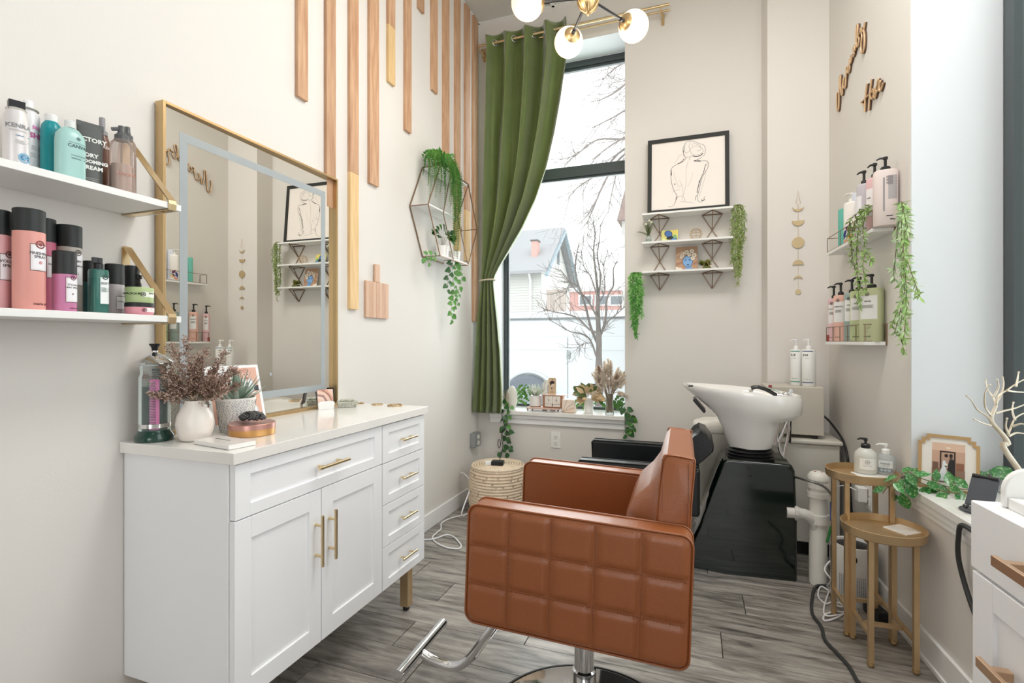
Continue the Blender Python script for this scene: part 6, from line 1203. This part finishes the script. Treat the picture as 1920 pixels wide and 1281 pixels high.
x, y, r = rat(1583, 1596, .04); rb('pump_bottle', 'small white and blue bottle behind the winged print bottle', GR1, 1597, 1616, .03, 362, U, (214, 220, 234), rz=-.9, words=[('FRESH', .006, -.2, .8, (60, 70, 110), .0002)])
U = ZR2+.0004
LBL = [(-.75, .75, .42, .86, (232, 232, 230))]
def mn(lb, uL, uR, off, vt, vp, col, wd, rz=-.62, **k): return rb('pump_bottle', lb, GR2, uL, uR, off, vt, U, col, pm=vp, sy=.85, p=3.2, rz=rz, stick=LBL, words=[('ooo', .0085, -.1, .885, (84, 84, 78), 0), (wd, .0085, -.05, .74, (70, 70, 66), .0002), ('=8', .001, -.05, .68, (150, 150, 146), 0), ('maria nila', .007, -.1, .09, (70, 70, 66), .0002)], **k)
mn('wide light green pump bottle, nearest on the lower right shelf', 1612, 1657, .046, 541, 514, (190, 198, 150), 'REPAIR')
mn('light green pump bottle second from the near end, lower right shelf', 1594, 1628, .046, 546, 519, (188, 202, 146), 'HEAL')
mn('grey teal pump bottle in the middle of the lower right shelf', 1583, 1612, .046, 550, 524, (148, 168, 162), 'SOFT')
mn('coral pump bottle on the lower right shelf', 1563, 1590, .046, 554, 530, (234, 180, 162), 'LUMINOUS')
mn('rosy pump bottle at the far end of the lower right shelf', 1553, 1574, .046, 560, 536, (232, 188, 192), 'COLOUR')
rb('serum_bottle', 'tiny red bottle at the far corner of the lower right shelf', GR2, 1550, 1558, .07, 628, U, (170, 60, 50), sy=1, p=2)
def wgarland(name, lb, tops, mts, seed, ll=.032, wd=.0042):
    rnd.seed(seed); t = thing(name, lb, 'hanging plant', tuple(tops[0][0])); ms = [MB() for _ in mts]; s_ = MB()
    for i, pts in enumerate(tops):
        P = curve_pts(pts, 7); s_.tube(P, .0013, 5); L = 0; mb = ms[i % len(ms)]; nx = 0; acc = 0; k = 0
        for a, b in zip(P, P[1:]):
            sg = (b-a).length; tt = (b-a).normalized()
            while nxt_(nx, acc, sg):
                q = a+tt*(nx-acc); k += 1; d = (tt*.7+rv(.9)).normalized(); d.z -= .25; leaflet(mb, q, d, ll*rnd.uniform(.7, 1.15), wd*rnd.uniform(.8, 1.2)); nx += .0046
            acc += sg
    for i, (mb, mt) in enumerate(zip(ms, mts)): mb.sheet = 1; mb.build('leaves' if not i else 'light_leaves', mt, t, world=True, kind='stuff')
    s_.build('stems', STEM, t, world=True, kind='stuff'); return t
def nxt_(nx, acc, sg): return nx < acc+sg
RP = lambda u, v, o=.09: onR(u, v, o)
wgarland('willow_garland', 'light green willow leaf strands hanging over the upper shelf rail', [[RP(1634, 385, .05), RP(1624, 395, .1), RP(1612, 420, .11), RP(1606, 470, .10), RP(1608, 530, .10), RP(1612, 575, .10)], [RP(1630, 388, .06), RP(1615, 400, .11), RP(1600, 425, .11), RP(1597, 470, .11), RP(1604, 510, .10)], [RP(1625, 390, .08), RP(1618, 430, .105), RP(1622, 470, .10), RP(1618, 500, .1), RP(1625, 545, .1)], [RP(1620, 392, .09), RP(1596, 410, .12), RP(1592, 430, .12), RP(1594, 455, .11)], [RP(1610, 470, .1), RP(1628, 478, .09), RP(1634, 490, .09)]], [FERNP, OLIVE], 31)
wgarland('willow_garland', 'long pale green willow garland hanging by the window wall corner', [[RP(1690, 378, .06), RP(1697, 400, .06), RP(1693, 450, .06), RP(1690, 520, .06), RP(1694, 570, .05), RP(1688, 620, .05), RP(1697, 665, .05)], [RP(1692, 378, .08), RP(1684, 420, .08), RP(1680, 470, .08), RP(1676, 510, .08), RP(1677, 528, .08)], [RP(1695, 380, .05), RP(1702, 430, .06), RP(1700, 480, .07), RP(1712, 520, .08), RP(1726, 560, .08)], [RP(1694, 379, .07), RP(1690, 440, .09), RP(1696, 540, .08), RP(1686, 590, .07), RP(1677, 625, .07)], [RP(1692, 380, .1), RP(1698, 420, .1), RP(1694, 470, .1), RP(1700, 560, .07), RP(1694, 640, .06)], [RP(1690, 380, .03), RP(1698, 410, .09), RP(1706, 440, .1)], [RP(1690, 560, .06), RP(1680, 590, .07), RP(1672, 610, .07)]], [FERNP, mat('mint_leaf', (166, 196, 140), .5, noise=(14, .7), c2=(214, 228, 196))], 32)
# script sign: two words cut from board
def sign(name, lb, strokes, ox, oy, sc):
    S = [[onR(ox+x*sc, oy+y*sc, .010) for x, y in st] for st in strokes]; c = S[0][0]; t = thing(name, lb, 'wall sign', tuple(c)); m = MB(); mf = MB()
    for st in S:
        P = curve_pts(st, 5)
        for a, b in zip(P, P[1:]):
            if (b-a).length < 1e-5: continue
            m.bar(a-RN*.004, b-RN*.004+(b-a).normalized()*.001, .0062, .009) if 0 else None
        m.tube([p-RN*.0055 for p in P], .0046, 6); mf.tube([p+RN*.001 for p in P], .0042, 6)
    m.build('wood_back', pc((92, 62, 40), .6), t, world=True, smooth=50); mf.build('gold_face', mat('sign_gold', (210, 176, 136), .4, .3, noise=(30, .4)) if 'sign_gold' not in bpy.data.materials else bpy.data.materials['sign_gold'], t, world=True, smooth=50); return t
sc_ = 190/1281
sign('script_sign', 'upper wooden script word sign rising steeply on the right wall', [[(132, 970), (128, 1080), (136, 1190), (150, 1190), (158, 1100), (160, 985)], [(160, 985), (165, 860), (170, 765), (180, 765), (176, 880), (188, 990), (200, 990), (202, 900), (214, 800), (218, 800), (210, 880), (222, 910), (236, 900), (244, 800), (252, 730)], [(252, 730), (250, 680), (262, 640), (272, 640), (266, 700), (280, 715), (294, 640), (290, 560), (298, 550), (302, 600), (318, 540), (306, 505), (318, 495), (335, 515), (352, 470), (338, 440), (345, 390), (354, 380), (358, 440), (370, 400)], [(370, 400), (372, 330), (374, 220), (384, 120), (398, 120), (392, 230), (378, 330), (386, 385), (402, 370), (414, 290), (404, 255), (424, 200), (430, 160), (436, 160)], [(436, 160), (452, 190), (470, 180), (484, 80)], [(470, 180), (480, 250), (478, 380), (460, 462), (440, 455), (438, 360), (448, 260), (436, 160)]], 1550, 30, sc_)
sign('script_sign', 'lower wooden script word sign reading Hair on the right wall', [[(514, 855), (500, 960), (490, 1060), (484, 1210)], [(570, 800), (556, 920), (545, 1060), (534, 1195)], [(484, 1130), (460, 1110), (440, 1095), (470, 1065), (530, 1000), (585, 950)], [(585, 925), (560, 980), (560, 1030), (580, 1045), (598, 980), (600, 920), (598, 1010), (612, 1040)], [(612, 1040), (630, 960), (620, 920), (640, 880), (650, 810), (655, 812), (634, 900), (612, 960), (622, 978), (648, 940), (664, 880)], [(664, 880), (672, 830), (684, 825), (672, 880), (670, 940), (684, 945), (700, 900), (714, 845)]], 1550, 30, sc_)
# bottles on the towel warmer
for (uL, uR, vt, lb, c_) in ((1481.5, 1504, 655, 'white pump bottle with green stripes on the towel warmer', (20, 150, 130)), (1503, 1530, 655, 'white pump bottle with navy stripes on the towel warmer', (40, 70, 130))):
    c, r = cylpx(uL, uR, 'y', 3.26 if uL > 1490 else 3.31); z0 = .9454; h = zat(vt, c)-z0
    bottle('pump_bottle', lb, 'bottle', 'white pump bottles on the towel warmer', c.x, c.y, z0, -.45, [(0, 0), (r-.002, 0), (r, .003), (r, h-.006), (r*.93, h-.001), (0, h)], pc((240, 240, 238), .35), parts=[pump(h, .058, r*.42, .03, pc((238, 238, 238), .35))], stickers=[(-r*.97, r*.97, h-.014, h-.009, c_), (-r*.97, r*.97, .020, .025, c_)], words=[('K18', .016, -.008, h*.82, (50, 52, 54), .0004), ('=2', .001, -.006, h*.76, (120, 120, 120), 0), ('=2', .001, .0, h*.2, (130, 150, 150), 0)])
# soap bottles on the taller nesting table
TZ = .662-.028+.0005
def soap(name, lb, u, v, r, h, body, pumpc, ph, hd, stick, words, rz, sy=1, p=2, z0=TZ):
    q = onZ(u, v, z0); return bottle(name, lb, 'bottle', 'soap bottles on the tall nesting table', q.x, q.y, z0, rz, [(0, 0), (r-.003, 0), (r, .004), (r, h*.66), (r*.93, h*.80), (r*.62, h*.94), (r*.42, h), (0, h)], body, sy=sy, p=p, parts=[pump(h, ph, r*.42, hd, pumpc, .0045)], stickers=stick, words=words)
sd_ = thing('soap_dish', 'small white dish under the soap bottles', 'dish', tuple(onZ(1640, 893, TZ)), .2); m = MB(); m.box((-.075, -.035, 0), (.075, .04, .007)); m.build('dish', CERAM, sd_, bevel=.003)
soap('soap_bottle', 'frosted soap bottle with black pump on the taller brass table', 1623, 886, .041, .105, mat('frosted_plastic', (226, 226, 218), .3, alpha=.75), BLACK, .042, .03, [(-.018, .036, .02, .066, (240, 240, 238))], [('ooo', .009, .010, .052, (190, 190, 186), 0), ('HAND WASH', .005, .010, .034, (150, 150, 150), 0)], -.35, z0=TZ+.0075)
soap('sanitizer_bottle', 'clear sanitizer bottle with white pump and HAND label', 1661, 889, .037, .088, mat('clear_plastic', (226, 232, 234), .08, alpha=.35), pc((240, 240, 240), .35), .040, .034, [(-.024, .024, .012, .060, (232, 236, 238)), (-.024, .024, .012, .030, (132, 152, 168))], [('HAND', .0115, .0, .044, (96, 106, 116), .0001), ('SANITIZER', .0052, .0, .036, (96, 106, 116), 0), ('ooo', .005, -.013, .021, (220, 228, 234), 0), ('ooo', .005, .0, .021, (220, 228, 234), 0), ('ooo', .005, .013, .021, (220, 228, 234), 0)], -.35, sy=.7, p=2.6, z0=TZ+.0075)
q = onZ(1695, 995, .4725); t = thing('coaster', 'white square marble coaster on the shorter brass table', 'coaster', tuple(q), .65); m = MB(); m.box((-.05, -.045, 0), (.05, .045, .006)); m.build('slab', MARB, t, bevel=.002)
# pipes in the corner
PV = mat('white_pvc', (230, 228, 220), .4, noise=(6, .2)); pz = thing('drain_pipe', 'white PVC drain stack with cap and elbow beside the basin', 'pipe', (.575, 2.86, 0)); pxy = Vector((.582, 2.86))
m = MB(); zc_ = [(.0, .040), (.30, .040), (.30, .048), (.345, .048), (.345, .040), (.43, .040), (.43, .0495), (.455, .0495), (.455, .041), (.475, .041), (.475, .049), (.50, .049), (.50, .040), (.515, .040), (.515, .0475), (.53, .0475), (.548, .036), (.555, .022), (.558, 0)]
m.lathe([(0, 0)]+[(r, z) for z, r in zc_], (pxy.x, pxy.y, 0), 32); m.build('stack', PV, pz, world=True, smooth=40)
m = MB(); 
for k in range(7): a = rnd.uniform(0, 6.28); m.obox((pxy.x+.015*math.cos(a), pxy.y+.012*math.sin(a)-.01, .556), (.008, .005, .002))
m.build('red_print', pc((190, 70, 60), .5), pz, world=True, kind='stuff')
zb_ = zat(968, Vector((.56, 2.82, 0))); m = MB(); m.tube(curve_pts([(.44, 2.84, zb_), (.49, 2.84, zb_), (.53, 2.84, zb_-.005), (.56, 2.845, zb_-.03), (.572, 2.85, zb_-.07)], 5), .027, 16); m.build('elbow', pc((214, 212, 206), .4), pz, world=True, smooth=60)
m = MB(); m.tube([(.475, 2.84, zb_), (.488, 2.84, zb_)], .036, 10); m.tube([(.488, 2.84, zb_), (.496, 2.84, zb_)], .031, 16); m.build('nut', pc((206, 204, 198), .4), pz, world=True)
m = MB(); BRZ = mat('copper_fitting', (176, 120, 84), .35, .8, noise=(9, .2)); cx_, cy_ = .632, 2.80; m.tube([(cx_, cy_, .30), (cx_, cy_, .46)], .009, 10); 
vl = thing('shutoff_valve', 'copper shutoff valve with blue sleeve and green lever by the drain pipe', 'valve', (cx_, cy_, .3)); m.build('pipe', BRZ, vl, world=True, smooth=50)
m = MB(); m.tube([(cx_, cy_-.001, .335), (cx_, cy_-.001, .425)], .0125, 12); m.build('blue_sleeve', pc((40, 84, 160), .5), vl, world=True, smooth=40)
m = MB(); m.bar((cx_-.012, cy_-.02, .315), (cx_-.03, cy_-.025, .235), .014, .008); m.build('lever', pc((30, 130, 50), .4), vl, world=True, bevel=.003)
def cbl(name, lb, pts, r, mt): return cable(name, lb, pts, r, mt)
cbl('braided_hose', 'grey braided hose arching from basin to valve', [Vector((.47, 2.9, .512)), Vector((.53, 2.80, .518)), Vector((.59, 2.79, .50)), Vector((.625, 2.79, .46)), Vector((.634, 2.80, .42))], .006, mat('braided_steel', (130, 130, 128), .35, .7, noise=(80, .5)))
cbl('black_cable', 'black cable from towel warmer down behind utility cabinet', [Vector((.684, 3.38, .78)), Vector((.70, 3.36, .775)), Vector((.735, 3.32, .74)), Vector((.772, 3.22, .66)), Vector((.776, 3.14, .58)), Vector((.776, 3.10, .45)), Vector((.776, 3.05, .2)), Vector((.76, 3.02, .01))], .006, BLACK)
# air purifier
ap = thing('air_purifier', 'white cylindrical air purifier behind the brass tables', 'air purifier', (.700, 2.735, 0)); m = MB(); m.lathe([(0, 0), (.088, 0), (.092, .006), (.088, .25), (.086, .262), (.076, .262), (.074, .25), (0, .25)], n=48); m.build('body', WHITE, ap, smooth=35)
m = MB(); m.lathe([(.0, .256), (.05, .256), (.073, .252), (.073, .2505)], n=32); m.build('top_vent', BLACK, ap, smooth=35)
d0 = Vector((-.30, -.95, 0)).normalized(); a0 = math.atan2(d0.y, d0.x)
m = MB(); m.sheet = 1; s_ = Vector((-math.sin(a0), math.cos(a0), 0)); m.flat([d0*.0905+s_*.020*math.cos(t)+Vector((0, 0, .215+.020*math.sin(t))) for t in [2*PI*k/24 for k in range(24)]]); m.build('display', pc((18, 40, 34), .15), ap)
m = MB(); m.tube([d0*.0910+s_*.009*math.cos(t)+Vector((0, 0, .178+.009*math.sin(t))) for t in [2*PI*k/20 for k in range(20)]], .0008, 4, closed=True); m.build('button', pc((170, 170, 170), .4), ap)
m = MB(); m.sheet = 1
for i in range(14):
    for j_ in range(17): a = a0+(i-6.5)*.085; z = .035+j_*.0062; c = Vector((.0918*math.cos(a), .0918*math.sin(a), z)); t_ = Vector((-math.sin(a), math.cos(a), 0)); m.flat([c-t_*.0018, c+t_*.0018, c+t_*.0018+Vector((0, 0, .0035)), c-t_*.0018+Vector((0, 0, .0035))])
m.build('grille_holes', pc((120, 120, 120), .7), ap, kind='stuff')
# floor cables on the right
WC = pc((238, 238, 240), .4)
cbl('white_cable', 'tangled white cable loops on the floor by the air purifier', [onY(1556, 1052, 2.72), onY(1546, 1068, 2.70), onY(1558, 1088, 2.68), G(1551, 1100), G(1560, 1113), G(1540, 1100), G(1534, 1118), G(1548, 1132), G(1562, 1125), G(1556, 1108), G(1545, 1140), G(1550, 1155), G(1580, 1152), G(1606, 1150), G(1600, 1140), G(1570, 1158), G(1546, 1164), G(1548, 1152), G(1575, 1148), G(1600, 1160), G(1625, 1168)], .0038, WC)
cbl('white_cable', 'second white cord coiled under the tall brass table', [G(1561, 1130), G(1575, 1138, .012), G(1590, 1135, .012), G(1582, 1148, .012), G(1562, 1142, .012), G(1572, 1130, .014), G(1592, 1145, .014), G(1606, 1142, .014)], .0036, WC)
cbl('black_cable', 'black cord running along the floor from corner to the right foreground', [G(1550, 1098, .008), G(1530, 1100, .008), G(1523, 1120, .008), G(1523, 1150, .008), G(1540, 1175, .008), G(1547, 1200, .008), G(1570, 1225, .008), G(1592, 1250, .008), G(1606, 1275, .008), G(1622, 1300, .008), G(1650, 1400, .008)], .0065, pc((52, 54, 54), .5))
# wall adapters behind the tables
q = onR(1622, 925, 0); t = outlet('wall_outlet', 'white outlet plate behind the tall brass table with chargers', R(.62, 0, q.z), tuple(RD), tuple(RN), .08, .12)
t = thing('charger', 'white square charger plugged in behind the tall brass table', 'charger', tuple(R(.60, .0095, q.z+.005))); m = MB(); M = Matrix((RD, -RN, Vector((0, 0, 1)))).transposed(); m.obox(RN*.02, (.05, .04, .07), M); m.build('body', WHITE, t, bevel=.004)
cbl('white_cable', 'white charger cord dropping behind the tall brass table legs', [R(.60, .05, q.z+.02), R(.56, .09, q.z+.03), R(.50, .12, q.z-.02), R(.52, .11, q.z-.12), R(.46, .12, q.z-.22), R(.44, .12, .06)], .0028, WC)
t = thing('power_strip', 'bunched plugs and black adapter on the floor behind the short table', 'power strip', tuple(R(.90, .07, 0))); m = MB(); m.obox((0, 0, .03), (.05, .12, .05), Matrix.Rotation(.2, 3, 'Z')); m.build('adapter', BLACK, t, bevel=.006); 
m = MB(); m.obox((-.01, .12, .075), (.06, .10, .008), Matrix.Rotation(-.5, 3, 'X')); m.build('paper_label', pc((226, 222, 214), .7), t); m = MB(); m.tube(curve_pts([(.01, .06, .05), (.0, .10, .10), (-.01, .13, .14), (-.0, .19, .16)], 4), .006, 8); m.build('lead', BLACK, t, smooth=60)
cbl('black_hose', 'thick black cord curving down the low wall beside the right cabinet', [R(1.62, -.0, .60)+RN*.03, onR(1806, 985, .035), onR(1797, 1010, .03), onR(1797, 1045, .025), onR(1806, 1085, .02), onR(1820, 1130, .02), onR(1835, 1170, .02)], .0075, pc((44, 46, 46), .5))
# right sill: frame, phone stand, pothos, white tree
ZRS = ZS+.0006
def SR(t, off): return R(t, off, ZRS)
q = onZ(1790, 905, ZRS)
pfm = thing('wedding_picture', 'stepped corner gold photo frame with a wedding photo on the right sill', 'picture frame', (0, 0, 0)); a = onZ(1729, 893, ZRS); b = Vector((a.x+.155, a.y-.02, ZRS)); b2 = onZ(1838, 912, ZRS)
# stands facing the camera side, leaning back
W_ = .18; ctr = R(1.125, -.085, ZRS); yaw = math.radians(-24); pfm.location = ctr; pfm.rotation_euler = (0, 0, yaw); hF = .205; lean = .05
def FP(x, z, e=0): f = z/hF; return Vector((x, lean*f-e, z))
hw = W_/2; s = .014
out = [(-hw, 0), (hw, 0), (hw, hF-2*s), (hw-s*.8, hF-2*s), (hw-s*.8, hF-s), (hw-1.8*s, hF-s), (hw-1.8*s, hF), (-hw+1.8*s, hF), (-hw+1.8*s, hF-s), (-hw+s*.8, hF-s), (-hw+s*.8, hF-2*s), (-hw, hF-2*s)]
inn = [(-hw+.011, .011), (hw-.011, .011), (hw-.011, hF-2*s-.008), (hw-s*.8-.010, hF-2*s-.008), (hw-s*.8-.010, hF-s-.008), (hw-1.8*s-.01, hF-s-.008), (hw-1.8*s-.01, hF-.011), (-hw+1.8*s+.01, hF-.011), (-hw+1.8*s+.01, hF-s-.008), (-hw+s*.8+.010, hF-s-.008), (-hw+s*.8+.010, hF-2*s-.008), (-hw+.011, hF-2*s-.008)]
m = MB(); n = 12; vs = [FP(x, z, .006) for x, z in out]+[FP(x, z, .006) for x, z in inn]+[FP(x, z, -.006) for x, z in out]+[FP(x, z, -.006) for x, z in inn]; fs = []
for i in range(n): j_ = (i+1) % n; fs += [(i, j_, n+j_, n+i), (2*n+i, 3*n+i, 3*n+j_, 2*n+j_), (i, 2*n+i, 2*n+j_, j_), (n+i, n+j_, 3*n+j_, 3*n+i)]
m.add(vs, fs); m.build('frame', mat('satin_gold', (196, 162, 116), .35, .6, noise=(30, .2)), pfm)
m = MB(); m.sheet = 1; m.add([FP(x, z, .001) for x, z in inn], [tuple(range(n))]); m.add([FP(x, z, -.004) for x, z in inn], [tuple(range(n))[::-1]]); m.build('mat_board', pc((236, 230, 222), .6), pfm)
m = MB(); art(m, FP(-.048, .03, .0014), (.096, 0, 0), FP(0, .145, 0)-FP(0, 0, 0)+Vector((0, -.0, 0)), [((206, 160, 134), rec(0, 0, 1, 1)), ((150, 112, 90), rec(0, 0, 1, .34)), ((226, 186, 160), rec(0, .8, 1, 1)), ((60, 44, 38), rec(.24, .34, .72, .80)), ((190, 150, 126), rec(.29, .36, .67, .76)), ((120, 84, 66), rec(.02, .3, .2, .5)), ((150, 96, 70), rec(.74, .34, .97, .52)), ((244, 226, 200), ell(.5, .88, .07, .02)), ((34, 30, 32), [(.5, .04), (.72, .04), (.70, .45), (.66, .6), (.54, .6), (.5, .45)]), ((80, 56, 46), ell(.585, .66, .05, .055)), ((30, 26, 26), ell(.585, .70, .052, .035)), ((226, 228, 232), [(.14, .03), (.5, .03), (.44, .42), (.42, .55), (.34, .55), (.32, .40)]), ((200, 160, 140), ell(.45, .64, .045, .05)), ((44, 32, 30), ell(.44, .68, .055, .045)), ((236, 240, 236), ell(.43, .45, .05, .04)), ((60, 90, 60), ell(.43, .41, .03, .02))]); m.build('wedding_photo', None, pfm)
ps = thing('phone_stand', 'folding dark grey phone stand with hinge and cradle hooks on the sill', 'phone stand', tuple(R(1.40, -.05, ZRS)), math.radians(-42)); SL = mat('slate_metal', (72, 76, 84), .4, .3, noise=(20, .2))
m = MB(); m.lathe([(0, 0), (.06, 0), (.062, .003), (.06, .006), (0, .006)], (0, .02, 0), 40, sy=.8); m.build('base', SL, ps, smooth=30)
m = MB(); m.bar((0, .045, .006), (0, .05, .10), .02, .006); m.build('neck', SL, ps, bevel=.002)
m = MB(); m.prism([(-.036, -.014, .026), (.036, -.014, .026), (.036, .040, .112), (-.036, .040, .112)], (0, 0, 0), (0, .005, -.003)); m.build('plate', SL, ps, bevel=.001); 
m = MB(); m.tube([(-.034, .044, .114), (-.014, .044, .114)], .0075, 12); m.tube([(.014, .044, .114), (.034, .044, .114)], .0075, 12); m.tube([(-.013, .044, .114), (.013, .044, .114)], .006, 12); m.build('hinge', BLACK, ps, smooth=40)
for x in (-.026, .026): m = MB(); m.tube(curve_pts([(x, -.012, .028), (x, -.028, .018), (x, -.040, .022), (x, -.044, .030)], 4), .004, 8); m.build('cradle_hook', BLACK, ps, smooth=60)
po = thing('pothos_vine', 'variegated pothos vine creeping across the right sill and over the edge', 'vine', tuple(SR(1.1, 0))); FU = Vector((-.5, -.7, .8))
POT = mat('pothos_leaf', (44, 122, 52), .35, noise=(9, .9), c2=(170, 206, 150), thr=(.52, .68), objvar=.15, coat=.2)
GZ = lambda u, v, t_, z=.02: onZ(u, v, ZRS+z)
vine(po, [onZ(1850, 918, ZRS+.03), onZ(1815, 918, ZRS+.03), onZ(1785, 915, ZRS+.03), onZ(1752, 905, ZRS+.03), onR(1722, 896, .02), onR(1703, 890, .05), onR(1690, 897, .06)], POT, .058, .030, 'long', FU, r=.0018, hang=-.1)
vine(po, [onZ(1800, 926, ZRS+.02), onZ(1770, 922, ZRS+.02), onZ(1742, 912, ZRS+.02), onR(1710, 902, .05), onR(1692, 920, .06), onR(1684, 942, .06)], POT, .054, .042, 'oval', FU, r=.0018)
vine(po, [onR(1715, 893, .04), onR(1700, 885, .06), onR(1672, 905, .13), onR(1655, 925, .16)], POT, .058, .04, 'long', FU, r=.0018)
vine(po, [onZ(1752, 890, ZRS+.05), onZ(1730, 880, ZRS+.06), onZ(1718, 868, ZRS+.08)], POT, .058, .04, 'oval', FU, r=.0018, hang=-.5)
vine(po, [onZ(1862, 900, ZRS+.05), onZ(1850, 890, ZRS+.06), onZ(1836, 905, ZRS+.02), onZ(1815, 912, ZRS+.02)], POT, .07, .03, 'oval', FU, r=.0018, hang=-.1)
# white branch tree
wt_ = thing('branch_tree', 'pale gilded faux branch tree standing on the right sill', 'decorative tree', tuple(R(1.62, -.16, ZRS))); base = R(1.62, -.16, ZRS)
yq = dep(base); 
def TP_(u, v, dd=0): r_ = ray(u, v); k = yq+dd; return Vector((r_[0]*k, r_[1]*k, H+r_[2]*k))
BR_ = mat('cream_branch', (226, 216, 200), .4, .2, noise=(20, .6), c2=(176, 158, 120)); m = MB(); u0 = TP_(1886, 862)
tr = [base, TP_(1888, 850), TP_(1890, 832), TP_(1880, 815), TP_(1862, 795), TP_(1859, 782), TP_(1868, 760)]; P = curve_pts(tr, 5); m.tube(P, [.008-.004*i/(len(P)-1) for i in range(len(P))], 8); m.lathe([(0, 0), (.05, 0), (.05, .008), (0, .012)], base, 20); m.build('trunk', BR_, wt_, world=True, smooth=60)
m = MB(); rnd.seed(41)
BRS = [[(1862, 795), (1850, 780), (1832, 768), (1822, 752), (1812, 742)], [(1858, 798), (1843, 794), (1826, 786)], [(1859, 780), (1848, 765), (1846, 748), (1848, 734), (1856, 722)], [(1868, 760), (1862, 745), (1852, 730), (1848, 712)], [(1868, 758), (1872, 742), (1888, 732), (1902, 722), (1920, 712), (1945, 705)], [(1868, 756), (1878, 738), (1882, 720), (1880, 708)], [(1866, 775), (1885, 770), (1905, 765), (1930, 755)], [(1890, 812), (1886, 800), (1888, 785)], [(1890, 815), (1896, 800), (1903, 785), (1920, 775), (1940, 772)], [(1892, 818), (1905, 812), (1922, 813), (1945, 808)], [(1903, 788), (1898, 770), (1900, 755)], [(1905, 725), (1908, 710), (1910, 698)], [(1888, 732), (1905, 735), (1935, 736)], [(1862, 745), (1872, 728), (1870, 712)], [(1898, 800), (1915, 795), (1935, 800)]]
for b_ in BRS:
    k = rnd.uniform(-.08, .08); n = len(b_); P = curve_pts([TP_(u, v, k*i/(n-1)) for i, (u, v) in enumerate(b_)], 4); m.tube(P, [.0032-.0020*i/(len(P)-1) for i in range(len(P))], 6); m.ball(P[-1], .0032, 6, 4)
m.build('branches', BR_, wt_, world=True, smooth=60, kind='stuff')
